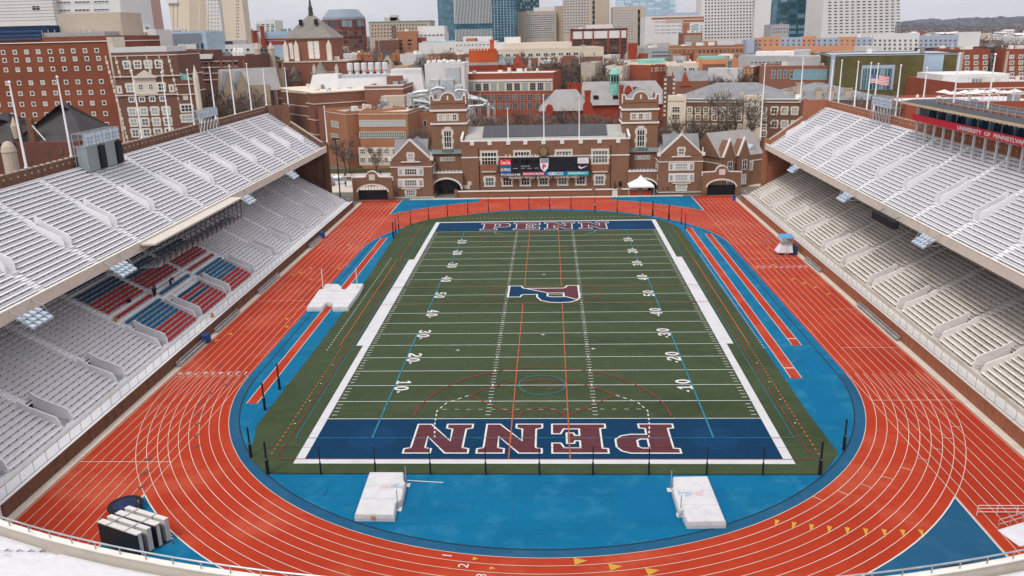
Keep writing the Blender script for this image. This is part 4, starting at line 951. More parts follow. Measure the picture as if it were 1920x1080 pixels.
# towers
def tower(u0, u1, vt, lab, Yt=96.0):
    T = Bld('brick_tower', lab, u0, Yt, u1, Yt, vt, 8.5, M_hb, None, group='hall towers', cat='tower'); uc = (u0 + u1) / 2; H = T.H; W = T.W; k = T.px()
    # shaped parapet: curved gable between corner stones
    cx = W / 2; P = [(0, H - .2), (W, H - .2), (W, H + 1.8), (W - .5, H + 1.8), (W - .7, H + .7), (cx + 2.1, H + .6)] + [(cx + 1.9 * math.cos(t), H + .9 + 1.7 * math.sin(t)) for t in [math.pi * i / 12 for i in range(13)]] + [(cx - 2.1, H + .6), (.7, H + .7), (.5, H + 1.8), (0, H + 1.8)]
    for y in (0, 8.1): b = MB(); b.prism(P, 'y', y - .02, y + .4); T.part(b, 'gable_parapet', M_hb)
    Q = inset([(p[0], p[1]) for p in P], .28); b = MB(); b.prism([(a, max(c, H - .3)) for a, c in Q], 'y', -.0, .36); T.part(b, 'gable_coping', M_wfr)
    for y in (-.12,): b = MB(); b.prism([(p[0] * .999, p[1]) for p in inset(P, -.06)], 'y', -.06, -.01); T.part(b, 'gable_face', M_hb)
    b = MB(); hip(b, .6, W - .6, .6, 7.9, H + .3, H + 3.6, .5, M_roofg, 0); b.build('roof', None, T.root)
    b = MB(); b.box(cx - .2, cx + .2, -.12, -.05, H + .8, H + 1.9); T.part(b, 'slit_window', M_wfr)
    T.band(vt + 14, 3.4, M_wfr, .3); T.band(vt + 39, 3, M_wfr, .3)
    T.win((uc - 13, uc + 13, 3), (vt + 27, vt + 27, 1), 7.5, 10, 2, 2, M_wfr, M_glass, .13)
    T.panel(uc - 20, vt + 20, uc + 20, vt + 34, M_stone, 'window_surround', .02)
    T.win((uc, uc, 1), (vt + 68, vt + 68, 1), 14, 31, 3, 3, M_wfr, M_glass, .16, .55, M_stone)
    T.panel(uc - 6, vt + 45, uc + 6, vt + 51, M_stone, 'crest', .2)
    T.side('R' if uc < 960 else 'L', 2, 1, .3, .7, T.z(vt + 27), T.z(vt + 27), 1.2, 1.5, M_wfr, M_glass, 2)
    T.done(); return T
tower(807, 872, 193, 'left brick tower of the hall with curved white gable and small windows')
tower(1168, 1235, 191, 'right brick tower of the hall with curved white gable and small windows')
# links with big arches between hall and gabled wings
def link_block(u0, u1, vt, lab, right):
    T = Bld('arched_link', lab, u0, 88.5, u1, 88.5, vt, 8, M_hb, None, group='arched links', body=False); W, H = T.W, T.H; uc = (u0 + u1) / 2; cx = W / 2; a = W * .44; zs = T.z(355); rise = T.z(336) - zs
    P = [(0, 0), (cx - a, 0), (cx - a, zs)] + [(cx - a * math.cos(t), zs + rise * math.sin(t)) for t in [math.pi * i / 14 for i in range(15)]] + [(cx + a, zs), (cx + a, 0), (W, 0), (W, H), (0, H)]
    # arch face built from quads so that the opening is real
    b = MB(); n = 14; zt = H
    b.box(0, cx - a, 0, .8, 0, zt); b.box(cx + a, W, 0, .8, 0, zt)
    for i in range(n):
        t0, t1 = math.pi * i / n, math.pi * (i + 1) / n; xa, xb = cx - a * math.cos(t0), cx - a * math.cos(t1); za, zb2 = zs + rise * math.sin(t0), zs + rise * math.sin(t1)
        b.hexa([(xa, 0, za), (xb, 0, zb2), (xb, .8, zb2), (xa, .8, za), (xa, 0, zt), (xb, 0, zt), (xb, .8, zt), (xa, .8, zt)])
    T.part(b, 'arch_wall', M_hb)
    b = MB()
    for i in range(n):
        t0, t1 = math.pi * i / n, math.pi * (i + 1) / n
        f = lambda t, r: (cx - (a + r) * math.cos(t), zs + (rise + r) * math.sin(t))
        A, Bq, C_, D_ = f(t0, 0), f(t1, 0), f(t1, .45), f(t0, .45); b.hexa([(A[0], -.12, A[1]), (Bq[0], -.12, Bq[1]), (Bq[0], .1, Bq[1]), (A[0], .1, A[1]), (D_[0], -.12, D_[1]), (C_[0], -.12, C_[1]), (C_[0], .1, C_[1]), (D_[0], .1, D_[1])])
    T.part(b, 'arch_trim', M_wfr)
    b = MB(); b.box(0, W, 5, 5.3, 0, zt); b.box(0, .2, .8, 5, 0, zt); b.box(W - .2, W, .8, 5, 0, zt); b.box(0, W, .8, 5, zs + rise + .3, zs + rise + .5); T.part(b, 'porch', mat('porch_dark', (.12, .1, .085), var=.3))
    for x in (.25, .55, .8): b = MB(); b.box(W * x - .6, W * x + .6, 4.9, 5, .2, 2.9); T.part(b, 'door', M_glassD)
    # upper storey set back behind a balcony
    zb_ = T.z(324); b = MB(); b.box(0, W, .8, 7, zt - .3, zt); T.part(b, 'balcony_floor', M_roofg)
    b = MB(); b.box(-.1, W + .1, -.15, .4, zt, zt + .3)
    for i in range(9): x = W * (i + .5) / 9; b.box(x - .12, x + .12, -.05, .15, zt + .3, zt + .7)
    T.part(b, 'balustrade', M_wfr)
    hu = 4.6; b = MB(); b.box(.02, W - .02, 5.0, 7.4, zt, zt + hu); T.part(b, 'upper_wall', M_hb)
    for i in range(5): x = W / 2 + (i - 2) * .85; link('window', wmesh(.6, 1.0, 2, 1, M_wfr, M_glass, .1), T.root, (x, 4.98, zt + 3.1))
    b = MB(); b.prism([(4.4, zt + hu), (8, zt + hu + .9), (8, zt + hu)], 'x', -.1, W + .1); r_ = T.part(b, 'roof', mat('roof_green_grey', (.16, .2, .19), var=.15))
    b = MB(); b.box(cx - 1.4, cx + 1.4, 5.2, 6.6, zt + hu + .3, zt + hu + 1.1); T.part(b, 'skylight', M_copper if 0 else mat('skylight', (.12, .17, .17), rough=.3), r_)
    return T
link_block(805, 867, 325, 'arched brick link with dark porch on the left of the hall', 0)
link_block(1178, 1238, 322, 'arched brick link on the right of the hall behind the white tent', 1)
# gabled wings
def wing(u0, u1, vt, vg, lab, mirror):
    T = Bld('gabled_wing', lab, u0, 86.5, u1, 86.5, vt, 14, M_hb, None, group='gabled wings'); W, H = T.W, T.H; k = T.px(); zg = T.z(vg); uc = (u0 + u1) / 2
    b = MB(); b.prism([(0, H - .1), (W, H - .1), (W - .6, H + .6), (W / 2, zg), (.6, H + .6)], 'y', 0, .5); T.part(b, 'gable_wall', M_hb)
    b = MB(); gable(b, .3, W - .3, .5, 14, H + .2, zg - .6, 'y', M_roofg); rf = T.part(b, 'roof')
    b = MB(); gable(b, -.2 if not mirror else 2, W + .2 if mirror else W - 2, 6.5, 13.8, H + .2, zg - 1.0, 'x', M_roofg, M_hb); T.part(b, 'cross_roof', None, rf)
    for s_ in (-1, 1):
        b = MB(); a_ = (W / 2 + s_ * (W / 2 - .55), H + .55); c_ = (W / 2, zg)
        b.hexa([(a_[0], -.12, a_[1] - .25), (c_[0], -.12, c_[1] - .25), (c_[0], .62, c_[1] - .25), (a_[0], .62, a_[1] - .25), (a_[0], -.12, a_[1] + .3), (c_[0], -.12, c_[1] + .3), (c_[0], .62, c_[1] + .3), (a_[0], .62, a_[1] + .3)]); T.part(b, 'gable_coping', M_wfr)
        b = MB(); x = W / 2 + s_ * (W / 2); b.box(x - .45, x + .45, -.2, .7, H - .2, H + .65); T.part(b, 'kneeler', M_wfr)
        b = MB(); b.box(x - .28 if s_ > 0 else x, x if s_ > 0 else x + .28, .3, .8, H + .6, H + 1.9); T.part(b, 'finial', M_stone)
    T.win((uc, uc, 1), (vg + 32, vg + 32, 1), 10, 12, 2, 2, M_wfr, M_glass, .15, .35, M_stone)
    T.panel(uc - 18, vg + 40.5, uc + 18, vg + 42.5, M_wfr, 'sill', .3)
    T.band(vg + 51, 1.6, M_wfr, .14)
    for vv in (vg + 60, vg + 81):
        T.panel(uc - 24, vv - 8.5, uc + 24, vv + 8, M_wfr, 'window_surround', .02)
        T.win((uc - 19, uc - 19, 1), (vv, vv, 1), 5, 10, 2, 3, M_wfr, M_glass, .1); T.win((uc + 19, uc + 19, 1), (vv, vv, 1), 5, 10, 2, 3, M_wfr, M_glass, .1); T.win((uc, uc, 1), (vv, vv, 1), 22, 11, 5, 2, M_wfr, M_glass, .14)
    T.panel(uc - 17, vg + 90.5, uc + 17, vg + 92.5, M_stone, 'lintel', .3)
    T.win((uc, uc, 1), (vg + 99.5, vg + 99.5, 1), 17, 10, 4, 2, M_wfr, M_glass, .14, .35, M_stone)
    T.band(vg + 108, 2, M_wfr, .15)
    T.win((uc - 34 if mirror else uc - 33, uc - 26, 2), (vg + 101, vg + 101, 1), 3.5, 5.5, 1, 1, M_hb2, M_glassD, .05)
    T.side('L' if mirror else 'R', 3, 2, .15, .6, T.z(vg + 82), T.z(vg + 62), .9, 1.6, M_wfr, M_glass, 2)
    T.done(); return T
wing(731, 809, 300, 262, 'left gabled brick wing with white trimmed windows and grey roof', False)
wing(1236, 1319, 291, 252, 'right gabled brick wing with white trimmed windows and grey roof', True)
# side gates with shaped parapets
def gate(u0, u1, vt, lab, Yg=84.0):
    T = Bld('arched_gate', lab, u0, Yg, u1, Yg, vt, 1.2, M_hb, None, group='track gates', cat='gate', body=False); W, H = T.W, T.H; cx = W / 2; a = W * .37; zs = H * .42; rise = H * .33; n = 12; b = MB()
    b.box(0, cx - a, 0, 1.2, 0, H); b.box(cx + a, W, 0, 1.2, 0, H)
    for i in range(n):
        t0, t1 = math.pi * i / n, math.pi * (i + 1) / n; xa, xb = cx - a * math.cos(t0), cx - a * math.cos(t1); za, zb2 = zs + rise * math.sin(t0), zs + rise * math.sin(t1)
        b.hexa([(xa, 0, za), (xb, 0, zb2), (xb, 1.2, zb2), (xa, 1.2, za), (xa, 0, H), (xb, 0, H), (xb, 1.2, H), (xa, 1.2, H)])
    T.part(b, 'arch_wall', M_hb)
    b = MB()
    for i in range(n):
        t0, t1 = math.pi * i / n, math.pi * (i + 1) / n; f = lambda t, r: (cx - (a + r) * math.cos(t), zs + (rise + r) * math.sin(t))
        A, Bq, C_, D_ = f(t0, 0), f(t1, 0), f(t1, .4), f(t0, .4); b.hexa([(A[0], -.12, A[1]), (Bq[0], -.12, Bq[1]), (Bq[0], .1, Bq[1]), (A[0], .1, A[1]), (D_[0], -.12, D_[1]), (C_[0], -.12, C_[1]), (C_[0], .1, C_[1]), (D_[0], .1, D_[1])])
    T.part(b, 'arch_trim', M_wfr)
    P = [(0, H), (W, H), (W, H + .6), (cx + 1.9, H + .7)] + [(cx + 1.45 * math.cos(t), H + 1.0 + 1.25 * math.sin(t)) for t in [math.pi * i / 10 for i in range(11)]] + [(cx - 1.9, H + .7), (0, H + .6)]
    b = MB(); b.prism(P, 'y', .1, .9); T.part(b, 'parapet', M_hb)
    b = MB(); b.prism(inset(P, .22), 'y', .3, .8); T.part(b, 'coping', M_wfr)
    b = MB(); b.box(cx - .8, cx + .8, 0, .1, H - .1, H + 1.5); T.part(b, 'cartouche', M_stone)
    b = MB(); b.box(cx - a, cx + a, .5, .56, .1, zs + rise * .25); T.part(b, 'gate_leaf', M_dark)
    b = MB()
    for i in range(10): x = cx - a + 2 * a * (i + .5) / 10; b.box(x - .04, x + .04, .5, .58, 0, zs + rise * math.sqrt(max(0, 1 - ((x - cx) / a) ** 2)) - .1)
    T.part(b, 'gate_bars', M_steel)
gate(660, 735, 338, 'arched brick gate with white cartouche at the far left corner of the track', 83.5)
gate(1318, 1390, 328, 'arched brick gate with white cartouche at the far right corner of the track', 83.5)
# ------------------------------------------------------------------ scoreboard
A = aty(936, 296, 88.6); Bq = aty(1105, 296, 88.6); zt = aty(1020, 295, 88.6).z; zb0 = aty(1020, 329, 88.6).z; x0, x1 = A.x, Bq.x
o = empty('scoreboard', (0, 88.6, 0), label='wide black electronic scoreboard with sponsor panels on the hall front', cat='scoreboard')
M_sb = mat('board_black', (.012, .016, .022), var=.2, rough=.4)
b = MB(); b.box(x0, x1, 0, 1.0, zb0, zt); b.build('cabinet', M_sb, o)
def U(u): return x0 + (x1 - x0) * (u - 936) / 169
def V(v): return zt + (zb0 - zt) * (v - 295) / 34
def sbp(u0, v0, u1, v1, col, txt=None, tc=(.8, .8, .8), tw=.8, th=.5, bold=.0, name='sponsor_panel', lit=1):
    mt = mat('board_' + name + '%d_%d' % (u0, v0), col, var=.03, rough=.4)
    b = MB(); b.box(U(u0), U(u1), -.06, .02, V(v1), V(v0)); p = b.build(name, mt, o)
    if txt: lettering(txt, mat('ink_%.2f_%.2f_%.2f' % tc, tc, var=.02), p, frontM((U(u0) + U(u1)) / 2, -.08, (V(v0) + V(v1)) / 2), (U(u1) - U(u0)) * tw, (V(v0) - V(v1)) * th, ext=.01, bold=bold)
    return p
sbp(937, 297, 958, 309.5, (.62, .02, .02), 'Coca-Cola', tw=.86, th=.6, bold=.02)
p = sbp(937, 310, 958, 323.5, (.01, .14, .36), None); lettering('PNC', mat('ink_w', (.8, .8, .8), var=.02), p, frontM(U(951), -.08, V(317)), (U(957) - U(945)), .75, bold=.02)
b = MB(); b.prism([(U(941) + .42 * math.cos(t), V(317) + .42 * math.sin(t)) for t in [i * math.pi / 6 for i in range(12)]], 'y', -.1, -.06); b.build('emblem', mat('emblem_orange', (.75, .35, .18), var=.1), p)
sbp(937, 324, 977, 329, (.012, .016, .022), 'PORSCHE', tw=.92, th=.8, bold=.02)
sbp(979, 322, 1021, 329, (.42, .03, .1), 'PENN SPORTS MEDICINE', tw=.92, th=.55, bold=.02)
sbp(1022, 322, 1062, 329.5, (.01, .17, .42), 'GEICO', tw=.7, th=.75, bold=.03)
sbp(1063, 322, 1104, 329.5, (.03, .33, .47), 'Independence +', tw=.88, th=.7, bold=.02)
sbp(1083, 296.5, 1104, 307.5, (.66, .67, .72), '• – —', (.1, .2, .45), tw=.5, th=.12)
p = sbp(1083, 308.5, 1104, 320, (.02, .02, .025), None, name='sport_panel')
sw = [(0, .55), (.12, .3), (.3, .22), (1, .75), (.35, .45), (.22, .42), (.15, .55), (.2, .8)]; b = MB(); b.prism([(U(1084.5) + a * (U(1103) - U(1084.5)), V(320) + c * (V(308.5) - V(320))) for a, c in sw][::-1], 'y', -.1, -.06); b.build('swoosh', mat('ink_w2', (.8, .8, .8), var=.02), p)
for u, t in ((966, 'DOWN'), (980, 'TO GO'), (993, 'BALL ON'), (1006, 'QTR')): lettering(t, mat('ink_w', (.8, .8, .8), var=.02), o, frontM(U(u), -.03, V(315)), 1.1, .24)
lettering('TIME OUTS LEFT', mat('ink_w', (.8, .8, .8), var=.02), o, frontM(U(985), -.03, V(311)), 2.5, .26)
for u, w_ in ((963, 1.3), (977, 1.9), (987, 1.9), (1003, 1.2)): b = MB(); b.box(U(u), U(u) + w_, -.03, .01, V(306), V(299.5)); b.build('digit_panel', mat('digit_off', (.004, .006, .008)), o)
# shield
sx, sz = U(1020.5), V(310); s_ = MB(); P = [(-1.1, 1.9), (1.1, 1.9), (1.1, 0), (.9, -.9), (0, -1.8), (-.9, -.9), (-1.1, 0)]
b = MB(); b.prism([(sx + p[0] * 1.02, sz + p[1] * .95) for p in P], 'y', -.09, -.05); sh = b.build('shield', mat('ink_w3', (.75, .75, .78), var=.02), o)
b = MB(); b.prism([(sx + p[0], sz + p[1]) for p in ((-.95, .75), (.95, .75), (.95, 1.65), (-.95, 1.65))], 'y', -.12, -.08); b.build('shield_field', mat('shield_navy', (.02, .05, .16)), sh)
lettering('PENN', mat('ink_w', (.8, .8, .8), var=.02), sh, frontM(sx, -.14, sz + 1.2), 1.5, .55); lettering('P', mat('shield_red', (.5, .02, .05)), sh, frontM(sx, -.14, sz - .3), 1.0, 1.3, bold=.04)
Mf = mat('letters_cream', (.72, .66, .58), var=.05)
zl = aty(1020, 293, 88.8).z
lettering('F R A N K L I N', Mf, o, frontM(U(978), .2, V(292.6)), U(1009) - U(947), 1.05, ext=.1, bold=.01, name='sign_letters')
lettering('F I E L D', Mf, o, frontM(U(1056), .2, V(292.6)), U(1073) - U(1040), 1.05, ext=.1, bold=.01, name='sign_letters')
lettering('ROBERT WOLF & FAMILY SCOREBOARD', Mf, o, frontM(U(1020), .2, V(332.3)), U(1086) - U(954), .72, ext=.06, bold=.005, name='sign_letters')
b = MB(); b.tube([(U(1019) + 1.15 * math.cos(t), .6, V(284) + 1.35 * math.sin(t)) for t in [i * math.pi / 10 for i in range(21)]], .22, 5, mat('wreath', (.1, .085, .05), var=.4)); b.prism([(U(1019) + 1.0 * math.cos(t), V(284) + 1.2 * math.sin(t)) for t in [i * math.pi / 8 for i in range(16)]], 'y', .5, .8, mat('seal_bronze', (.22, .15, .07), var=.5, scale=3)); b.build('seal', None, o)
for u, vt in ((953, 205), (1020, 180), (1086, 190)):
    p = aty(u, 262, 90.6); pole(p.x, 90.8, p.z - 1.2, aty(u, vt, 90.8).z, {953: 'left', 1020: 'middle, tallest', 1086: 'right'}[u] + ' white flagpole on the roof edge of the hall', 'flagpoles on the hall roof')
# chapel-like house beyond right gate
T = Bld('gabled_house', 'brick house with pale slate roof and stone gables behind the right gate', 1352, 92, 1432, 100, 292, 16, M_hb, None); W, H = T.W, T.H
b = MB(); gable(b, -.3, W, 0, 12, H, H + 6.2, 'x', M_roofl, M_hb); rf = T.part(b, 'roof')
for xx, nm in ((0.2, 0), (5.4, 1)):
    b = MB(); b.prism([(xx, 0), (xx + 3.6, 0), (xx + 3.6, H + .6), (xx + 1.8, H + 4.6), (xx, H + .6)], 'y', -1.4, 2); T.part(b, 'gable_bay', M_hb)
    b = MB(); b.prism(inset([(xx, H + .6), (xx + 3.6, H + .6), (xx + 1.8, H + 4.6)], .3), 'y', -1.2, -.6); T.part(b, 'gable_coping', M_wfr)
    link('window', wmesh(1.6, 2.6, 2, 2, M_wfr, M_glass, .12), T.root, (xx + 1.8, -1.42, H - 2.2)); link('window', wmesh(1.6, 2.6, 2, 2, M_wfr, M_glass, .12), T.root, (xx + 1.8, -1.42, H - 6.2))
b = MB(); b.box(W - 5, W - 2.6, .5, 3, H, H + 1.6); T.part(b, 'dormer', M_wfr, rf); b = MB(); gable(b, W - 5.2, W - 2.4, .3, 4, H + 1.6, H + 2.7, 'y', mat('roof_pale_blue', (.4, .47, .52))); T.part(b, 'dormer_roof', None, rf)
T.win((1404, 1404, 1), (313, 313, 1), 16, 13, 3, 2, M_wfr, M_glass, .14, .4, M_stone); T.band(303, 1.5, M_wfr, .12); T.done()
# ------------------------------------------------------------------ the city beyond
def brick(n, c, k=.6): return layered(n, c, tuple(x * k for x in c), tuple(min(1, x * 1.35 + .02) for x in c), s1=.08, s2=1.0, a1=.6, a2=.4, fine=.3)
M_b1 = brick('brick_hospital', (.225, .07, .038)); M_b2 = brick('brick_brown', (.17, .085, .06)); M_b3 = brick('brick_orange', (.36, .165, .09)); M_b4 = brick('brick_red', (.30, .08, .045)); M_b5 = brick('brick_dark', (.14, .06, .045))
M_b6 = brick('brick_rust', (.25, .11, .075)); M_b6b = brick('brick_umber', (.23, .095, .062)); M_b7 = brick('brick_scarlet', (.30, .052, .028)); M_tan = brick('tan_stone', (.46, .385, .31), .8); M_wht = brick('white_concrete', (.66, .64, .62), .8); M_gry = brick('grey_concrete', (.38, .37, .37), .8)
M_crm = brick('cream_stone', (.66, .57, .46), .8); M_sto = brick('field_stone', (.40, .32, .22), .6); M_pnk = brick('pink_panel', (.50, .32, .29), .85); M_org = brick('orange_panel', (.60, .27, .14), .85); M_blu = brick('blue_grey_panel', (.36, .41, .50), .85)
M_slt = layered('dark_slate', (.065, .06, .062), (.035, .033, .035), (.1, .09, .09), s1=.3, s2=1.5); M_red_roof = mat('red_roof', (.45, .05, .04), var=.2)
M_mech = mat('ductwork', (.50, .52, .53), rough=.35, metal=.4, var=.15); M_gl1 = glassmat('tower_glass_teal', (.01, .07, .10), (.16, .33, .42), .4, .08); M_gw = mat('glass_wall_teal', (.035, .12, .17), rough=.15, var=.6, scale=.08, stretch=(1, 1, 3)); M_gwp = mat('glass_wall_pale', (.34, .46, .56), rough=.2, var=.15, scale=.05, stretch=(.3, 1, 6)); M_gl2 = glassmat('tower_glass_pale', (.30, .42, .52), (.5, .62, .72), .5, .15)
M_moss = layered('moss_panel', (.125, .108, .042), (.07, .055, .025), (.19, .165, .06), s1=.2, s2=.9, a1=.85, a2=.6, fine=.5)
# --- left side
T = Bld('brick_hospital', 'huge red brick hospital block with rows of small square windows at the left edge', -60, 115, 203, 113, 78, 30, M_b1, M_gry, par=1.2)
T.win((-38, 182, 11), (97, 91, 1), 7, 7, 1, 1, M_wfr, M_glass, .18)
for r_, v in enumerate((94, 112, 130, 155, 175, 195, 215, 235)): 
    if r_ == 0: continue
    T.win((-38 + r_ * 2.6, 183 + r_ * 2.6, 11), (v, v, 1), 7, 7, 1, 1, M_wfr, M_glass, .18)
T.wins = [q for q in T.wins if 0 < q[1] < T.W - 1]
T.panel(-50, 229, 193, 262, M_pnk, 'stone_base', .015); T.win((20, 184, 5), (239, 239, 1), 7, 7, 1, 1, M_wfr, M_glassB, .18)
x = T.W; b = MB(); b.box(x - .1, x + 1.6, -.5, 6, 0, T.H + .8); T.part(b, 'concrete_pier', M_conc); T.band(80, 1.6, M_wfr, .3)
T.top(-60, 75, 48, mat('steel_blue', (.012, .03, .08), var=.3), .1, .5, 'cooling_plant'); T.top(75, 190, 62, M_gry, .05, .3, 'roof_plant'); T.top(70, 193, 26, M_tan, .3, .7, 'penthouse')
for i in range(9): x = T.hit(80 + i * 12, 70)[0]; b = MB(); b.box(x, x + .15, -.1, .1, T.H + 1, T.H + 3.2); T.part(b, 'roof_post', M_galv)
for v in (58, 66, 73): z_ = T.z(v); b = MB(); b.box(0, T.hit(78, v)[0], -.4, .2, z_ - .25, z_ + .25); T.part(b, 'beam', mat('beam_blue', (.03, .07, .16), var=.2))
T.done()
T = Bld('white_hospital', 'tall white concrete hospital tower with ribbed walls behind the red brick block', -70, 175, 93, 175, -22, 30, M_wht, None)
for v in range(-15, 45, 6): T.band(v, 1.0, M_gry, .06)
T.win((68, 68, 1), (17, 17, 1), 15, 9, 2, 1); T.done()
T = Bld('white_hospital', 'lower white hospital wing with dark window strips and red panels', 93, 178, 222, 180, -10, 30, M_wht, None)
for v in (4, 19): T.win((118, 190, 3), (v, v, 1), 28, 4, 4, 1, M_wht, M_glassD, .2)
T.panel(190, 24, 205, 28, M_b7); T.panel(190, 38, 205, 42, M_b7); T.win((197, 197, 1), (33, 33, 1), 13, 5, 2, 1); T.panel(193, 56, 222, 68, M_blu); T.win((208, 208, 1), (79, 79, 1), 12, 6, 2, 1); T.done()
T = Bld('pink_tower', 'pinkish high-rise with narrow window columns at the upper left', 222, 420, 258, 420, -20, 30, M_pnk, None); T.win((229, 253, 5), (-15, 28, 10), 2, 2.4, 1, 1, M_pnk, M_glassD, .05); T.done()
T = Bld('plant_building', 'white flat-roofed plant building with small green pavilion', 222, 160, 292, 162, 60, 20, M_wht, M_roofw); T.top(225, 262, 44, M_wht, .1, .6); T.top(250, 276, 66, M_tan, -.1, .1)
x0 = T.hit(251, 75)[0]; x1 = T.hit(275, 75)[0]; b = MB(); zp = T.z(76); b.box(x0, x1, -4, -.5, zp - 4, zp); hip(b, x0, x1, -4, -.5, zp, zp + 2.2, .5, None, .3); T.part(b, 'pavilion', M_copper); T.done()
T = Bld('glass_building', 'low building of blue glass with grey metal upper wall', 290, 190, 386, 192, 63, 25, M_gwp, M_gry); T.panel(298, 63, 379, 81, mat('metal_wall_grey', (.18, .21, .25), var=.1, stretch=(4, 1, .1))); T.win((294, 380, 12), (92, 92, 1), 6, 20, 1, 2, M_galv, M_glassB, .12); T.panel(333, 83, 368, 92, M_wht, 'panel', .4); T.done()
# ornate old brick hospital with quoins
T = Bld('ornate_brick_building', 'old brown brick building with white stone quoins and pediment beside the red hospital', 208, 112, 331, 114, 101, 22, M_b2, M_gry, par=.5)
for u0 in (210, 228, 250, 286, 309, 326):
    for j in range(24):
        z_ = T.H - .8 - j * 1.35; x = T.hit(u0 + j * .9, 180)[0]
        if z_ > 4 and (u0 in (210, 326) or j < 5): b = MB(); e = .34 if j % 2 else .18; b.box(x - e, x + e, -.06, .1, z_ - .55, z_ + .55); T.part(b, 'quoin', M_stone)
T.top(206, 312, 88, M_roofw, 0, .8, 'white_penthouse')
T.win((238, 298, 4), (121, 121, 1), 11, 12, 2, 2, M_wfr, M_glass, .2, .3, M_stone, skip=()); T.band(143, 2.0, M_stone, .4); T.band(178, 2.0, M_stone, .4); T.band(104, 1.6, M_stone, .2)
T.panel(252, 146, 294, 176, M_stone, 'stone_bay', .015); T.win((264, 283, 2), (163, 163, 1), 8, 10, 2, 2, M_wfr, M_glassD, .18); T.win((244, 303, 2), (164, 164, 1), 12, 13, 2, 2, M_wfr, M_glass, .2, .35, M_stone)
b = MB(); xa, xb = T.hit(250, 146)[0], T.hit(296, 146)[0]; z_ = T.z(146); b.prism([(xa, z_), (xb, z_), ((xa + xb) / 2, z_ + 2.2)], 'y', -.7, .1); T.part(b, 'pediment', M_stone)
T.win((247, 305, 4), (186, 186, 1), 9, 8, 2, 1, M_wfr, M_glassD, .2, .2, M_stone)
for j, v in enumerate((209, 229, 249)): T.win((248 + j * 3, 312 + j * 3, 4), (v, v, 1), 12, 13, 2, 2, M_wfr, M_glass, .2, .35, M_stone)
T.win((224, 322, 2), (167, 167, 1), 6, 11, 1, 1, M_stone, None, .5); T.done()
T = Bld('ornate_brick_wing', 'lower brown brick wing with small green roof and white windows left of the garage', 331, 113, 368, 115, 155, 18, M_b2, M_gry); T.band(158, 1.6, M_stone, .2); T.band(177, 1.6, M_stone, .3); T.win((350, 352, 1), (203, 203, 1), 19, 12, 3, 2, M_wfr, M_glass, .2, .35, M_stone); T.win((351, 353, 1), (222, 222, 1), 19, 12, 3, 2, M_wfr, M_glass, .2, .35, M_stone); T.win((348, 348, 1), (183, 183, 1), 5, 5, 1, 1, M_stone, None, .5)
b = MB(); b.prism([(0, T.H + .7), (T.W * .8, T.H + .7), (T.W * .1, T.H + 3.4), (0, T.H + 3.4)], 'y', 1, 7); T.part(b, 'green_roof', M_copper); b = MB(); b.lathe([(.8, 0), (.8, T.H + 1.5), (.05, T.H + 5)], 8, None, (T.W, 0)); T.part(b, 'turret', M_stone); T.done()
# slate-roofed museum at the left behind the rim
T = Bld('museum', 'dark slate-roofed brick building just behind the left rim', -70, 64, 150, 66, 268, 22, M_b5, None); W, H = T.W, T.H; b = MB(); hip(b, -4, W * .42, 0, 20, H, H + 6.2, .9, M_slt, .8); hip(b, W * .4, W, 2, 22, H - .5, H + 8.2, .7, M_slt, .8); rf = T.part(b, 'roof', None)
for x in (W * .43, W * .55): b = MB(); b.box(x, x + 1.4, 1, 2.4, H, H + 5.5); T.part(b, 'chimney', M_b2, rf)
b = MB(); b.lathe([(1.6, 0), (1.6, H - 1.5), (1.75, H - 1.3), (1.4, H), (.8, H + .9), (.1, H + 1.2)], 14, None, (T.hit(45, 290)[0], -6)); T.part(b, 'domed_turret', M_tan); b = MB(); x = T.hit(65, 270)[0]; b.tube([(x, .5, H + 4), (x + 3, -.5, H + .5)], .15, 4); T.part(b, 'valley_flashing', M_wht, rf)
b = MB(); x = T.hit(24, 243)[0]; b.lathe([(.6, H + 1), (.9, H + 4), (.5, H + 5), (.1, H + 6.2)], 8, None, (x, 1)); T.part(b, 'urn', M_tan, rf); T.win((90, 140, 3), (285, 285, 1), 5, 11, 1, 2, M_b2, M_glassD, .2); T.done()
# beige twin high-rises
T = Bld('beige_tower', 'beige high-rise slab behind the glass building, top cut by the photo edge', 309, 520, 372, 520, -40, 24, M_crm, None); T.win((325, 333, 2), (-34, 58, 24), 1.6, 2, 1, 1, M_crm, M_glassD, .04); T.win((357, 370, 4), (-34, 58, 20), 1.8, 2.2, 1, 1, M_crm, M_glassD, .04); b = MB(); b.box(-.5, T.W * .3, -1.5, 1, T.z(6), T.z(0)); T.part(b, 'cornice', M_wht); T.done()
T = Bld('beige_tower', 'beige and white high-rise with darker window columns right of its twin', 372, 505, 449, 510, -40, 24, M_crm, None); T.panel(388, -40, 412, 76, M_wht, 'white_strip', .015); T.win((376, 384, 3), (-34, 70, 22), 1.8, 2.2, 1, 1, M_crm, M_glassD, .04); T.win((391, 409, 4), (-34, 70, 16), 1.8, 2.2, 1, 1, M_wht, M_glassD, .04); T.win((444, 447, 2), (-34, 70, 18), 1.6, 2.2, 1, 1, M_crm, M_glassD, .04); T.panel(412, -40, 417, 76, M_gry, 'recess', .02); T.done()
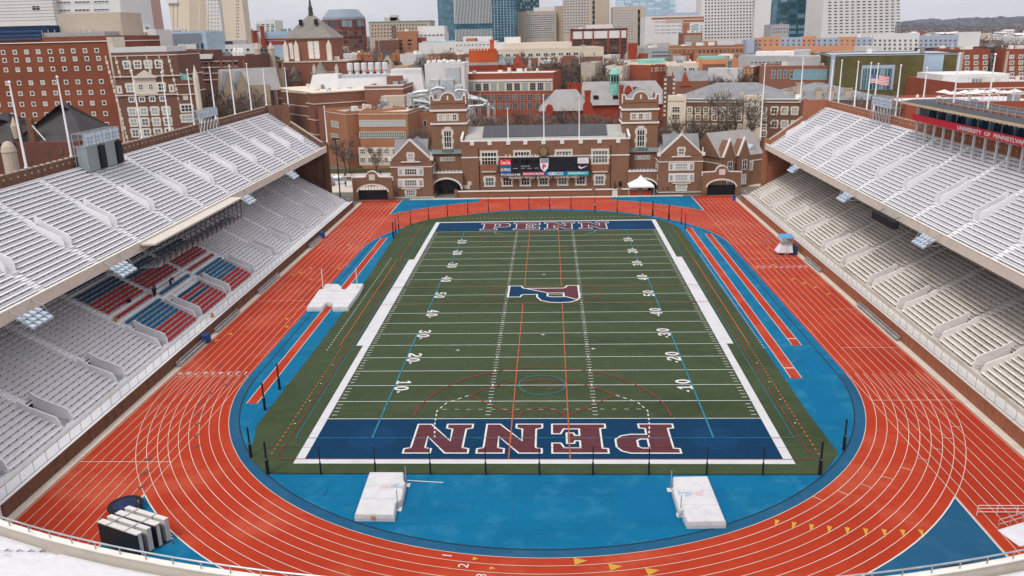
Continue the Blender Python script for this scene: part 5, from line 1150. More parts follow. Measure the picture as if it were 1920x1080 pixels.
# dark brick garage
T = Bld('brick_garage', 'dark brown brick parking building with long slotted openings left of the church', 336, 175, 465, 178, 110, 40, M_b5, M_gry)
for j, v in enumerate((119, 130, 141, 153)): T.win((368, 438, 4), (v, v, 1), 17, 5, 1, 1, M_b6, M_dark, .15); T.panel(359, v - 5, 446, v - 3, M_gry, 'ledge', .1)
for u in (337, 357, 377, 397, 419, 441, 462): T.panel(u - 2, 112, u + 2, 200, M_b6, 'pier', .3)
T.top(333, 370, 93, M_b6, 0, .3, 'stair_tower'); T.top(370, 395, 94, M_b5, .1, .4); b = MB(); b.box(*[T.hit(u, 105)[0] for u in (359, 398)], -1, 1, T.z(110), T.z(101)); T.part(b, 'white_unit', M_wht)
for u in (437, 445, 451): b = MB(); x = T.hit(u, 100)[0]; b.lathe([(1, T.H), (1, T.H + 2), (.6, T.H + 3.2), (.1, T.H + 3.6)], 10, None, (x, 3)); T.part(b, 'vent', M_wht)
T.done()
T = Bld('museum_annex', 'long low concrete building with dark openings behind the garage', 386, 235, 475, 240, 87, 20, M_wht, M_gry); T.win((395, 465, 8), (94, 94, 1), 6, 5, 1, 1, M_wht, M_glassD, .2); T.top(388, 435, 77, M_slt, .1, .6); T.top(435, 461, 76, M_gry, .1, .6); T.done()
# stone church
T = Bld('stone_church', 'grey-roofed stone church with steep gables behind the rim flagpoles', 418, 150, 505, 158, 160, 10, M_sto, None); W, H = T.W, T.H
b = MB(); gable(b, 0, W + 4, 0, 11, H - 2, H + 5.5, 'x', M_roofl, M_sto); T.part(b, 'roof')
for u, nm in ((427, 0), (452, 1)): x = T.hit(u, 170)[0]; b = MB(); b.prism([(x - 2.2, 0), (x + 2.2, 0), (x + 2.2, H - 2), (x, H + 4.5), (x - 2.2, H - 2)], 'y', -4, 3); T.part(b, 'gable_bay', M_sto); b = MB(); gable(b, x - 2.4, x + 2.4, -3.8, 4, H - 1.6, H + 4.9, 'y', M_roofg); T.part(b, 'bay_roof')
T.win((470, 500, 3), (190, 190, 1), 4, 10, 1, 2, M_sto, M_glassD, .2); T.done()
T = Bld('gothic_house', 'turreted stone house with dark red windows at the left of the brick auditorium', 462, 215, 530, 220, 112, 14, M_sto, None); W, H = T.W, T.H; b = MB(); hip(b, 0, W, 0, 14, H - 1, H + 4.5, .6, M_slt); T.part(b, 'roof')
for u in (484, 510): x = T.hit(u, 110)[0]; b = MB(); b.lathe([(1.3, 0), (1.3, H + 4), (1.5, H + 4.3), (.1, H + 7)], 8, None, (x, -1)); T.part(b, 'turret', M_tan)
T.win((478, 525, 4), (123, 123, 1), 5, 9, 1, 1, M_b7, M_glassD, .2); T.done()
T = Bld('glass_atrium', 'low building with sloping pale glass roof and red brick fins far left of the tower', 489, 330, 562, 335, 62, 25, M_gwp, M_gry); b = MB(); b.prism([(0, 0), (4, 0), (1.6, T.H + 4), (0, T.H + 4)], 'y', -2, 4); T.part(b, 'brick_fin', M_b7); T.panel(489, 72, 560, 84, M_b7); 
for v in (66, 70, 76): T.band(v, .8, M_blu)
T.done()
T = Bld('office_block', 'small white office block with grey glass in the far left distance', 479, 700, 515, 700, 40, 25, M_wht, M_gry); T.win((484, 511, 4), (46, 58, 4), 6, 2.2, 1, 1, M_gry, M_glassB, .2); T.done()
T = Bld('maroon_block', 'small maroon block beside the white office block', 455, 690, 475, 690, 59, 25, M_b7, M_gry); T.win((459, 471, 4), (62, 72, 3), 2, 1.6, 1, 1, M_b7, M_glassD, .1); T.done()
# --- the brick auditorium with pyramid roof and spire
T = Bld('brick_auditorium', 'wide brick base of the auditorium with conical turret roofs', 510, 262, 652, 262, 117, 40, M_b6b, M_gry, cat='auditorium', par=.6); T.band(116, 1.6, M_stone, .3)
for (u, va, vb, w_) in ((512, 118, 166, 17), (555, 124, 152, 11), (604, 116, 137, 12)):
    x, zb_ = T.hit(u, vb); za = T.z(va); kk = T.px(); b = MB(); b.lathe([(w_ * kk, 0), (w_ * kk, zb_)], 8, M_b6b, (x, -w_ * kk * .6)); b.lathe([(w_ * kk * 1.1, zb_), (w_ * kk * .2, za - .5), (.05, za)], 8, M_roofb, (x, -w_ * kk * .6)); T.part(b, 'turret')
for u in (525, 590, 632): x = T.hit(u, 130)[0]; b = MB(); b.box(x - .8, x + .8, -1, 0, 0, T.z(128)); b.prism([(x - .9, T.z(128)), (x + .9, T.z(128)), (x, T.z(120))], 'y', -1.1, .1, M_stone); T.part(b, 'buttress', M_b6b)
T.done()
Tt = Bld('auditorium_tower', 'massive brick auditorium tower with grey pyramid roof and thin spire', 535, 272, 620, 272, 71, 22, M_b6b, None, cat='tower'); W, H = Tt.W, Tt.H
ap = Tt.z(25, 573); b = MB(); b.faces([(-1, -1, H), (W + 1, -1, H), (W + 1, 23, H), (-1, 23, H), (W * .44, 11, ap), (W * .50, 11, ap)], [(0, 1, 5, 4), (1, 2, 5), (2, 3, 4, 5), (3, 0, 4), (3, 2, 1, 0)]); rf = Tt.part(b, 'roof', M_roofb)
b = MB(); zs = Tt.z(0, 573); b.lathe([(1.3, ap - 1), (1.0, ap + 2), (1.2, ap + 2.3), (.55, ap + 4), (.6, ap + 4.3), (.05, zs + 4)], 8, None, (W * .47, 11)); Tt.part(b, 'spire', M_slt, rf)
for xx in (.28, .62): b = MB(); b.box(W * xx, W * xx + 1.2, 3.6, 6, H + 6, H + 8.4); Tt.part(b, 'dormer', M_dark, rf)
Tt.band(72, 1.6, M_stone, .4); Tt.win((583, 594, 2), (94, 94, 1), 7, 29, 1, 3, M_wfr, M_wfr, .25, .3, M_stone); Tt.win((546, 546, 1), (95, 95, 1), 6, 28, 1, 3, M_wfr, M_wfr, .2)
for u in (537, 557, 618): x = Tt.hit(u, 95)[0]; b = MB(); b.box(x - 1.1, x + 1.1, -1.4, 0, 0, Tt.z(84)); b.lathe([(1.0, Tt.z(84)), (.05, Tt.z(75))], 6, M_stone, (x, -.6)); Tt.part(b, 'buttress', M_b6b)
Tt.done()
# --- modern dark brick block with slit windows and white sloping roof
T = Bld('brick_science_block', 'dark brick science block with beige bands and slit windows behind the left rim', 520, 196, 586, 160, 174, 34, M_b6, M_gry); T.band(170, 1.8, M_crm, .2)
for v in (189, 217, 242): T.band(v, 1.6, M_crm, .15)
for v0, v1 in ((202, 202), (229, 229), (254, 254)): T.win((530, 575, 8), (v0, v1, 1), 3.2, 17, 1, 1, M_b6, M_dark, .1)
T.done()
T = Bld('brick_science_block', 'long dark brick front with a narrow beige band and silver duct', 586, 162, 700, 178, 174, 26, M_b2, M_gry); T.band(172, 2.5, M_crm, .15)
for v in (197, 215): T.band(v, 1.4, M_crm, .1)
b = MB(); x = T.hit(621, 180)[0]; b.tube([(x, -.6, 0), (x, -.6, T.H + .5), (x - .8, 1, T.H + 1.4)], .55, 8); T.part(b, 'duct', M_mech); T.win((679, 679, 1), (183, 183, 1), 5, 12, 1, 1, M_b2, M_dark, .1); T.done()
T = Bld('brick_science_block', 'square brick projection at the right end of the dark science block', 683, 165, 755, 165, 166, 30, M_b6, M_gry); T.band(167, 2.2, M_crm, .15); b = MB(); b.box(0, T.W, 2, 2.1, T.H, T.H + 1.2); T.part(b, 'roof_rail', M_wht); T.done()
zb_ = 0
o = Bld('white_sloped_roof', 'white sloping plant enclosure with silver exhaust stacks on top of the science block', 569, 178, 795, 182, 165, 30, M_roofw, None, body=False, cat='plant roof'); W, H = o.W, o.H
z1 = o.z(140); b = MB(); xa, xb, xc, xd = o.hit(569, 165)[0], o.hit(580, 140)[0], o.hit(628, 140)[0], o.hit(640, 150)[0]
b.hexa([(xa, 0, H - 6), (xd, 0, H - 6), (xd, 22, H - 6), (xa, 22, H - 6), (xb, 6, z1), (xc, 6, z1), (xc, 18, z1), (xb, 18, z1)]); o.part(b, 'sloped_wall', M_roofw)
z2 = o.z(148); b = MB(); b.hexa([(xc, 1.5, H - 6), (o.hit(770, 160)[0], 1.5, H - 6), (o.hit(770, 160)[0], 20, H - 6), (xc, 20, H - 6), (xc, 5, z2), (o.hit(760, 160)[0], 5, z2), (o.hit(760, 160)[0], 18, z2), (xc, 18, z2)]); o.part(b, 'sloped_wall', M_roofw)
z3 = o.z(133); b = MB(); b.hexa([(o.hit(725, 160)[0], 4, H - 6), (o.hit(797, 160)[0], 4, H - 6), (o.hit(797, 160)[0], 22, H - 6), (o.hit(725, 160)[0], 22, H - 6), (o.hit(729, 133)[0], 8, z3), (o.hit(786, 133)[0], 8, z3), (o.hit(786, 133)[0], 18, z3), (o.hit(729, 133)[0], 18, z3)]); o.part(b, 'sloped_wall', M_roofw)
b = MB(); b.box(o.hit(726, 160)[0], o.hit(755, 160)[0], -1, 4, H - 6, o.z(144)); o.part(b, 'brick_shaft', M_b6)
b = MB(); b.box(o.hit(634, 140)[0], o.hit(728, 140)[0], 8, 16, z2 - .3, z2 + 1.2); o.part(b, 'deck', M_mech)
for i in range(6): x = o.hit(649 + i * 13.6, 137)[0]; b = MB(); b.lathe([(1.3, z2 + .6), (.8, z2 + 1.6), (.8, z2 + 2.4), (1.15, z2 + 2.8), (1.15, z2 + 5.2), (.9, z2 + 5.5)], 12, None, (x, 11)); o.part(b, 'exhaust_stack', M_roofw)
for (ua, ub, zz) in ((577, 628, z1), (729, 786, z3)):
    b = MB(); xa, xb = o.hit(ua, 140)[0], o.hit(ub, 140)[0]
    for i in range(11): x = lerp(xa, xb, i / 10); b.tube([(x, 6.5, zz), (x, 6.5, zz + 1.1)], .07, 4)
    b.tube([(xa, 6.5, zz + 1.1), (xb, 6.5, zz + 1.1)], .07, 4); b.tube([(xa, 6.5, zz + .6), (xb, 6.5, zz + .6)], .05, 4); o.part(b, 'roof_rail', M_tan)
# --- orange brick laboratory with ribbon windows
T = Bld('orange_brick_laboratory', 'orange brick laboratory with white ribbon windows across the street', 672, 138, 764, 136, 214, 26, M_b3, M_gry); T.band(214, 1.2, M_stone, .15)
for v, n in ((231, 26), (253, 26)): T.win((717, 717, 1), (v, v, 1), 90, 11, n, 2, M_wfr, M_glass, .12)
T.panel(673, 276, 764, 310, M_crm, 'stone_base', .015); T.win((680, 756, 6), (284, 284, 1), 10, 9, 3, 2, M_wfr, M_glass, .15); T.win((680, 756, 6), (300, 300, 1), 10, 9, 3, 2, M_wfr, M_glassD, .15); T.done()
T = Bld('orange_brick_laboratory', 'left end of the orange brick laboratory with short ribbon windows', 609, 152, 648, 138, 211, 22, M_b3, M_gry); T.band(212, 1.2, M_stone, .15)
for v in (233, 257): T.win((628, 628, 1), (v, v, 1), 33, 11, 12, 2, M_wfr, M_glass, .12)
T.win((652, 652, 1), (283, 283, 1), 16, 12, 5, 2, M_wfr, M_glass, .12); T.done()
T = Bld('orange_brick_laboratory', 'recessed entrance bay with dark canopy between the two orange brick fronts', 646, 141, 674, 141, 214, 22, M_b3, M_gry); T.win((666, 666, 1), (262, 262, 1), 7, 18, 1, 3, M_b3, M_glassD, .1); T.panel(659, 249, 670, 251, M_dark, 'canopy', 1.2); T.done()
T = Bld('orange_brick_laboratory', 'upper orange brick storey with grey roof and silver ducts', 596, 158, 700, 158, 206, 10, M_b6, M_roofg); T.top(713, 757, 183, M_tan, .1, .9, 'air_handler')
for pts, r_ in (([(700, 209), (712, 207), (716, 192), (724, 191)], 1.5), ([(690, 210), (745, 208)], .9), ([(735, 207), (735, 195)], .6), ([(742, 207), (742, 195)], .6)):
    b = MB(); b.tube([(T.hit(u, v)[0], 1 + .3 * i, T.hit(u, v)[1]) for i, (u, v) in enumerate(pts)], r_, 8); T.part(b, 'duct', M_mech)
T.done()
T = Bld('brick_annex', 'plain orange brick annex half hidden by bare shrubs beside the left tower', 757, 146, 812, 150, 216, 20, M_b3, M_gry); T.win((797, 797, 1), (232, 232, 1), 5, 10, 1, 1); T.done()
# --- pipes and ducts on a steel frame
T = Bld('pipe_plant', 'rooftop tangle of silver pipes and ducts on a steel frame behind the left tower', 762, 150, 925, 150, 205, 22, M_b6, M_gry, cat='pipe plant', body=False); random.seed(11)
b = MB(); b.box(0, T.W * .3, 2, 20, 0, T.z(214)); b.box(T.W * .3, T.W * .97, 8, 22, 0, T.z(232)); T.part(b, 'support_block', M_b6)
b = MB()
for u in (765, 775, 786, 797, 805, 881, 897, 913, 925):
    for y in (1, 9): x = T.hit(u, 200)[0]; b.box(x - .12, x + .12, y - .12, y + .12, 0, T.z(178 if u < 900 else 195))
for v in (178, 196, 207): z_ = T.z(v); b.box(0, T.W * (.3 if v > 180 else .28), .9, 1.15, z_ - .12, z_ + .12)
for v in (200,): z_ = T.z(v); b.box(T.hit(872, 200)[0], T.hit(926, 200)[0], .9, 1.15, z_ - .15, z_ + .15)
T.part(b, 'steel_frame', M_galv)
pp = [([(768, 190), (772, 176), (784, 173), (800, 172), (806, 178)], .75, 3), ([(768, 196), (772, 182), (790, 180), (812, 190)], .7, 2), ([(775, 188), (800, 192), (808, 196)], .6, 1), ([(872, 185), (900, 187), (912, 192), (916, 197)], .75, 2), ([(870, 180), (890, 184), (905, 190)], .5, 4),
      ([(872, 200), (905, 198), (910, 194), (916, 198), (916, 232)], .5, 1), ([(905, 196), (926, 204), (929, 232)], .35, 1), ([(806, 176), (806, 170), (816, 166), (830, 168)], .6, 5), ([(846, 176), (856, 170), (872, 172), (876, 180)], .5, 5), ([(780, 206), (792, 200), (803, 205)], .6, 1)]
for i in range(5): pp.append(([(871 + i * 4, 200), (873 + i * 4, 203), (873.5 + i * 4, 232)], .33, .5))
for i in range(5): pp.append(([(790 + i * 5, 177), (793 + i * 5, 173), (797 + i * 5, 176)], .35, 5))
for pts, r_, y in pp: b = MB(); b.tube([(T.hit(u, v)[0], y, T.hit(u, v)[1]) for u, v in pts], r_ * .85, 8); T.part(b, 'pipe', M_mech)
for u0, u1, v0, v1, y in ((797, 815, 152, 163, 10), (820, 842, 153, 166, 12), (823, 852, 130, 146, 16), (846, 860, 165, 178, 8), (758, 770, 176, 182, 4), (800, 822, 163, 170, 8)):
    b = MB(); b.box(T.hit(u0, v0)[0], T.hit(u1, v0)[0], y, y + 5, T.z(v1) - 3, T.z(v0)); T.part(b, 'duct_box', M_mech)
T.done()
T = Bld('plant_block', 'white plant block with fans on the roof behind the pipes', 796, 205, 870, 205, 123, 20, M_wht, M_gry); T.top(812, 840, 119, M_mech, .1, .4, 'fan_unit'); T.top(842, 868, 121, M_mech, .2, .5, 'fan_unit')
for i in range(8): x = T.hit(802 + i * 8, 122)[0]; b = MB(); b.lathe([(.9, T.H), (.9, T.H + 1.6), (.6, T.H + 2)], 10, None, (x, 3 + i % 3 * 3)); T.part(b, 'fan', M_wht)
T.done()
# --- red engineering building with big grid windows
T = Bld('red_laboratory', 'long red brick laboratory with a row of large square windows behind the hall', 840, 222, 1038, 216, 140, 26, M_b4, M_roofw, par=.6); T.panel(838, 154, 1036, 171, M_crm, 'pale_band', .015)
T.win((853, 1028, 13), (163, 163, 1), 10.5, 13, 3, 3, M_gry, M_glass, .12); T.win((853, 1022, 13), (183, 183, 1), 9, 11, 3, 3, M_gry, M_glassD, .12); T.win((853, 1022, 13), (199, 199, 1), 9, 11, 3, 3, M_gry, M_glassD, .12); T.panel(838, 149, 1036, 153, M_wht, 'coping', .3); T.done()
# --- old library: red terracotta with pale slate roofs and green cupola
T = Bld('red_library', 'old red library with big pale roof, tall chimneys and curved gables behind the hall', 1012, 172, 1098, 172, 205, 22, M_b7, None); W, H = T.W, T.H
b = MB(); xa, xb = T.hit(1010, 205)[0], T.hit(1110, 205)[0]; zr1 = T.z(170, 1060); b.faces([(xa, -1, H - .5), (xb, -1, H - .5), (xb, 18, H - .5), (xa, 18, H - .5), (T.hit(1042, 172)[0], 7, zr1), (T.hit(1082, 172)[0], 7, zr1)], [(0, 1, 5, 4), (1, 2, 5), (2, 3, 4, 5), (3, 0, 4)]); rf = T.part(b, 'roof', M_roofl)
for u, vt_, w_ in ((1102, 170, 5),): x, z_ = T.hit(u, vt_); k = T.px(); b = MB(); b.box(x - w_ * k, x + w_ * k, -1, 1.4, 0, z_); b.box(x - w_ * k * 1.2, x + w_ * k * 1.2, -1.2, 1.6, z_ - 1, z_); T.part(b, 'chimney', M_b7)
for u, vt_, w_ in ((1102, 189, 9), (1030, 195, 7)): x, z_ = T.hit(u, vt_); k = T.px(); b = MB(); b.box(x - w_ * k, x + w_ * k, -1.4, 0, 0, z_ - 2); b.prism([(x + w_ * k * math.cos(t), z_ - 2 + 2 * math.sin(t)) for t in [math.pi * i / 10 for i in range(11)]], 'y', -1.4, 0); T.part(b, 'curved_gable', M_b7)
T.win((1020, 1085, 6), (226, 226, 1), 5, 8, 1, 2, M_b7, M_glassD, .1); T.done()
T = Bld('red_library_hall', 'large pale slate roof with green copper cupola and red chimneys beyond the hall', 1095, 205, 1262, 205, 196, 26, M_b7, None, cat='hall'); W, H = T.W, T.H; zr1 = T.z(155, 1180)
b = MB(); b.faces([(-2, -1, H), (W, -1, H), (W, 25, H), (-2, 25, H), (T.hit(1095, 155)[0], 12, zr1), (T.hit(1236, 157)[0], 12, zr1)], [(0, 1, 5, 4), (1, 2, 5), (2, 3, 4, 5), (3, 0, 4)]); rf = T.part(b, 'roof', M_roofl)
cx, cz = T.hit(1154, 168); k = T.px(); b = MB(); b.lathe([(10 * k, cz - 3), (10 * k, T.z(157)), (11.5 * k, T.z(155.5)), (9 * k, T.z(155)), (9 * k, T.z(141)), (11.5 * k, T.z(140)), (10 * k, T.z(137)), (6 * k, T.z(131)), (1.5 * k, T.z(128)), (1 * k, T.z(124)), (.2, T.z(120))], 8, None, (cx, 6), math.pi / 8); T.part(b, 'cupola', M_copper, rf)
for i in range(3): b = MB(); xx = cx + (i - 1) * 5.2 * k; b.box(xx - 1.7 * k, xx + 1.7 * k, 6 - 9.6 * k, 6 - 8.3 * k, T.z(154), T.z(143)); T.part(b, 'cupola_window', M_dark, rf)
for u, vt_ in ((1165, 160), (1191, 163), (1087, 155), (1066, 154)): x, z_ = T.hit(u, vt_); b = MB(); b.box(x - 3.4 * k, x + 3.4 * k, -1.5, .8, 0, z_); b.box(x - 4 * k, x + 4 * k, -1.7, 1, z_ - 1, z_); T.part(b, 'chimney', M_b7)
for u, vt_, w_ in ((1178, 160, 9), (1077, 153, 9), (1248, 192, 7)): x, z_ = T.hit(u, vt_); b = MB(); b.box(x - w_ * k, x + w_ * k, -2, 0, 0, z_ - 3); b.prism([(x + w_ * k * .8 * math.cos(t), z_ - 3.2 + 3.2 * math.sin(t)) for t in [math.pi * i / 10 for i in range(11)]], 'y', -2, 0); T.part(b, 'curved_gable', M_b7)
for u in (1118, 1155): x, z_ = T.hit(u, 185); b = MB(); b.box(x - 1, x + 1, 2, 6, z_ - 1, z_ + 1); T.part(b, 'dormer', M_dark, rf)
T.panel(1236, 200, 1272, 240, M_b7, 'end_wall', 3); T.done()
# --- stone-trimmed engineering hall on the right
T = Bld('engineering_hall', 'long brown brick hall with stone bays and pale window surrounds behind the right stand', 1255, 150, 1500, 138, 189, 20, M_b2, None); W, H = T.W, T.H
b = MB(); hip(b, 0, W, 0, 20, H, H + 5.2, .7, M_roofg, .2); rf = T.part(b, 'roof'); T.band(191, 2, M_stone, .25); T.band(186, 1.5, M_stone, .2)
for v in (207, 221, 238, 250): T.win((1293, 1432, 10), (v, v, 1), 8, 9.5, 2, 2, M_crm, M_glass, .18, .25, M_crm)
for u in (1268, 1410): T.panel(u - 17, 178, u + 17, 300, M_crm, 'stone_bay', .6); x, z_ = T.hit(u, 186); kk = T.px(); b = MB(); b.prism([(x + 16 * kk * math.cos(t), z_ - .5 + 10 * kk * math.sin(t)) for t in [math.pi * i / 12 for i in range(13)]], 'y', -.8, .6); T.part(b, 'arched_pediment', M_crm)
for u in (1268, 1410):
    for v in (205, 219, 236): me = wmesh(14 * T.px(), 10 * T.px(), 3, 2, M_crm, M_glassD, .15); x, z_ = T.hit(u, v); link('window', me, T.root, (x, -.62, z_))
T.win((1452, 1490, 3), (207, 207, 1), 10, 12, 2, 2, M_crm, M_glass, .18, .3, M_crm); T.win((1452, 1490, 3), (232, 232, 1), 10, 12, 2, 2, M_crm, M_glass, .18, .3, M_crm)
for i in range(5): x = T.hit(1300 + i * 42, 180)[0]; b = MB(); b.box(x, x + 1.5, 3, 4.5, H, H + 2.4); T.part(b, 'chimney', M_tan)
b = MB(); b.prism([(6, H + 1.8), (9.5, H + 1.8), (8.5, H + 3.4)], 'x', T.hit(1330, 180)[0], T.hit(1342, 180)[0]); T.part(b, 'skylight', M_wht); T.done()
T = Bld('engineering_hall_wing', 'long blue-grey slate roof with chimneys right of the stone hall', 1420, 175, 1665, 168, 188, 26, M_b2, None, cat='hall'); W, H = T.W, T.H; b = MB(); hip(b, 0, W, 0, 26, H, H + 5.4, .8, M_roofg, .2); T.part(b, 'roof')
for u in (1500, 1537, 1560, 1592, 1483): x = T.hit(u, 180)[0]; b = MB(); zz = T.z(166 if u != 1500 else 155); b.box(x - 1.1, x + 1.1, 2, 4.2, H, zz); b.box(x - 1.3, x + 1.3, 1.8, 4.4, zz - .5, zz); T.part(b, 'chimney', M_tan)
T.win((1450, 1600, 8), (200, 200, 1), 8, 9, 2, 2, M_crm, M_glass, .18); T.done()
T = Bld('small_brick_tower', 'small square brick and stone tower with pale quoins by the engineering hall', 1247, 182, 1265, 182, 148, 5, M_b2, M_gry, cat='tower'); 
for j in range(9):
    for x in (0.2, T.W - .2): b = MB(); b.box(x - .4, x + .4, -.1, .2, T.H - .6 - j * 1.6, T.H + .2 - j * 1.6); T.part(b, 'quoin', M_crm)
T.done()
# --- moss-green wall building
T = Bld('green_walled_building', 'boxy building with moss-green wall and tall blue glass slot on the right', 1556, 205, 1797, 196, 102, 34, M_moss, M_blu, par=.3)
T.panel(1555, 102, 1563, 186, M_blu, 'metal_edge', .3); T.panel(1728, 102, 1734, 190, M_blu, 'metal_edge', .3); T.panel(1790, 100, 1797, 186, M_blu, 'metal_edge', .3); T.panel(1734, 103, 1765, 186, M_gwp, 'glass_slot', .1)
T.win((1738, 1761, 6), (112, 180, 6), 3.8, 12, 1, 2, M_blu, glassmat('slot_glass', (.10, .26, .33), (.3, .45, .5), .4), .08)
T.panel(1614, 122, 1676, 168, M_blu, 'window_surround', .012); T.panel(1617, 128, 1671, 168, mat('teal_wall', (.02, .09, .11), rough=.15, var=.4, scale=.3), 'glass_front', .02); T.win((1622, 1666, 8), (148, 148, 1), 5.2, 38, 1, 2, M_blu, glassmat('teal_glass', (.02, .10, .12), (.18, .33, .36), .3), .1); T.band(103, 1.5, M_blu, .2); T.done()
for (u0, u1, vt_, y, lab) in ((1800, 1857, 96, 235, 'red brick building with square windows right of the green wall'), (1884, 1960, 95, 232, 'red brick building cut by the right photo edge')):
    T = Bld('red_brick_block', lab, u0, y, u1, y, vt_, 24, M_b4, M_gry); T.win((u0 + 13, u0 + 47, 3), (vt_ + 11, vt_ + 44, 4), 7, 6, 2, 1, M_wfr, M_glass, .25); T.panel(u0, vt_ + 1, u0 + 5, vt_ + 45, M_tan); T.done()
T = Bld('glass_link', 'dark glass link between the two red brick buildings at the right', 1855, 240, 1886, 240, 94, 16, M_glassD if 0 else M_slt, M_gry); T.win((1862, 1880, 3), (104, 134, 4), 8, 7, 1, 1, M_gry, M_glassD, .2); T.done()
T = Bld('white_railed_roof', 'red brick hall with white railed roof terrace behind the press box', 1796, 150, 1980, 150, 158, 40, M_b4, M_roofw, cat='building'); T.top(1800, 1930, 142, M_wht, .3, .8, 'white_screen'); T.win((1812, 1915, 8), (175, 175, 1), 7, 4, 1, 1, M_wht, M_dark, .2)
b = MB(); 
for i in range(30): x = T.W * i / 29; b.box(x - .1, x + .1, -.1, .1, T.H + .8, T.H + 2.2)
b.box(0, T.W, -.12, .12, T.H + 2.2, T.H + 2.5); T.part(b, 'white_rail', M_wht); T.done()
T = Bld('umbrella_terrace', 'brick terrace with white frames and square umbrellas behind the press box', 1700, 105, 1980, 105, 196, 26, M_b4, M_roofw, cat='terrace')
for i in range(9): x, z_ = T.hit(1800 + (i % 5) * 32, 183 + (i // 5) * 8); b = MB(); b.tube([(x, 4 + i % 3 * 3, T.H), (x, 4 + i % 3 * 3, T.H + 3.2)], .06, 5); b.faces([(x - 1.7, 2.3 + i % 3 * 3, T.H + 2.7), (x + 1.7, 2.3 + i % 3 * 3, T.H + 2.7), (x + 1.7, 5.7 + i % 3 * 3, T.H + 2.7), (x - 1.7, 5.7 + i % 3 * 3, T.H + 2.7), (x, 4 + i % 3 * 3, T.H + 3.5)], [(0, 1, 4), (1, 2, 4), (2, 3, 4), (3, 0, 4), (3, 2, 1, 0)]); T.part(b, 'umbrella', M_wht)
b = MB(); 
for i in range(6): x = T.W * (.35 + .1 * i); b.box(x - .12, x + .12, 3, 3.3, T.H, T.H + 4); 
for z_ in (2.4, 4.0): b.box(T.W * .35, T.W * .86, 3, 3.25, T.H + z_, T.H + z_ + .2)
T.part(b, 'white_frame', M_wht); T.done()
# --- middle distance
def simple(name, lab, u0, y0, u1, y1, vt, dep, wall, rows=(), roof=M_gry, cat='building', tops=(), bands=(), panels=()):
    T = Bld(name, lab, u0, y0, u1, y1, vt, dep, wall, roof, cat=cat)
    for r_ in rows: T.win(*r_)
    for a in tops: T.top(*a)
    for a in bands: T.band(*a)
    for a in panels: T.panel(*a)
    T.done(); return T
SG = M_glassD
T = Bld('sawtooth_studio', 'brick studio block with row of sloping blue-white skylights in the middle distance', 1075, 290, 1175, 290, 128, 30, M_b6, None); W, H = T.W, T.H
for i, u in enumerate((1070, 1113, 1146)):
    x0 = T.hit(u, 128)[0]; x1 = T.hit(u + 30, 128)[0]; b = MB(); b.prism([(x0, H - .2), (x1, H - .2), (x1, H + 2.6)], 'y', 0, 12); T.part(b, 'sawtooth', M_b6); b = MB(); b.prism([(x0, H), (x1, H + 2.8), (x1, H + 2.95), (x0, H + .15)], 'y', -.3, 12.2); T.part(b, 'skylight', mat('skylight_pale', (.50, .58, .60), var=.08))
T.win((1090, 1168, 9), (150, 150, 1), 6, 7, 1, 1, M_tan, M_dark, .3); T.done()
simple('concrete_studio', 'brick and raw concrete block with deep openings below the skylights', 1033, 278, 1080, 278, 127, 20, M_b6, [((1040, 1050, 2), (136, 168, 4), 7, 6, 1, 1, M_tan, M_dark, .3)], tops=((1057, 1080, 106, M_b6),))
simple('sawtooth_wing', 'small brick wing with one pale sloping skylight left of the concrete studio', 1012, 300, 1045, 300, 122, 20, M_b6, tops=((1014, 1040, 114, mat('skylight_pale', (.50, .58, .60), var=.08)),))
simple('cream_block', 'long cream office block with a strip of dark windows in the middle distance', 925, 345, 1132, 350, 93, 40, M_crm, [((938, 1080, 11), (102, 102, 1), 9, 6, 2, 1, M_wht, M_glassD, .3), ((938, 1085, 9), (117, 117, 1), 2.5, 16, 1, 1, M_wht, M_b6, .5)], tops=((950, 1075, 80, M_crm),), panels=((926, 108, 1130, 125, M_b6),))
T = Bld('glass_bank_building', 'brown framed office block with large glass panels in the upper middle', 1072, 420, 1176, 420, 56, 34, M_b5, M_gry)
T.panel(1074, 58, 1174, 72, M_wht, 'glass_top', .1); 
for u in (1073, 1093, 1112, 1140, 1163, 1175): T.panel(u - 1.3, 53, u + 1.3, 110, M_b4, 'frame_post', .5)
T.band(55, 1.8, M_b5, .5); T.band(73, 1.6, M_b5, .4); T.win((1083, 1168, 6), (80, 80, 1), 13, 6, 2, 1, M_b5, M_glassD, .3); T.win((1083, 1168, 6), (90, 90, 1), 13, 6, 2, 1, M_b5, M_glassD, .3); T.win((1083, 1168, 6), (100, 100, 1), 13, 6, 2, 1, M_b5, M_glassD, .3); T.top(1100, 1150, 46, M_wht, .2, .7); T.done()
simple('red_round_tower', 'slim round-cornered red brick stair block in front of the beige towers', 1180, 330, 1195, 330, 84, 8, M_b7)
simple('white_glass_office', 'office block with green-blue ribbon glass and brick end', 1206, 335, 1253, 335, 92, 24, M_gry, [((1240, 1240, 1), (98, 98, 1), 36, 4, 10, 1, M_gry, M_glassB, .2), ((1240, 1240, 1), (105, 105, 1), 36, 4, 10, 1, M_gry, M_glassB, .2), ((1240, 1240, 1), (111, 111, 1), 36, 3, 10, 1, M_gry, M_glassB, .2)], panels=((1197, 100, 1215, 112, M_b4),))
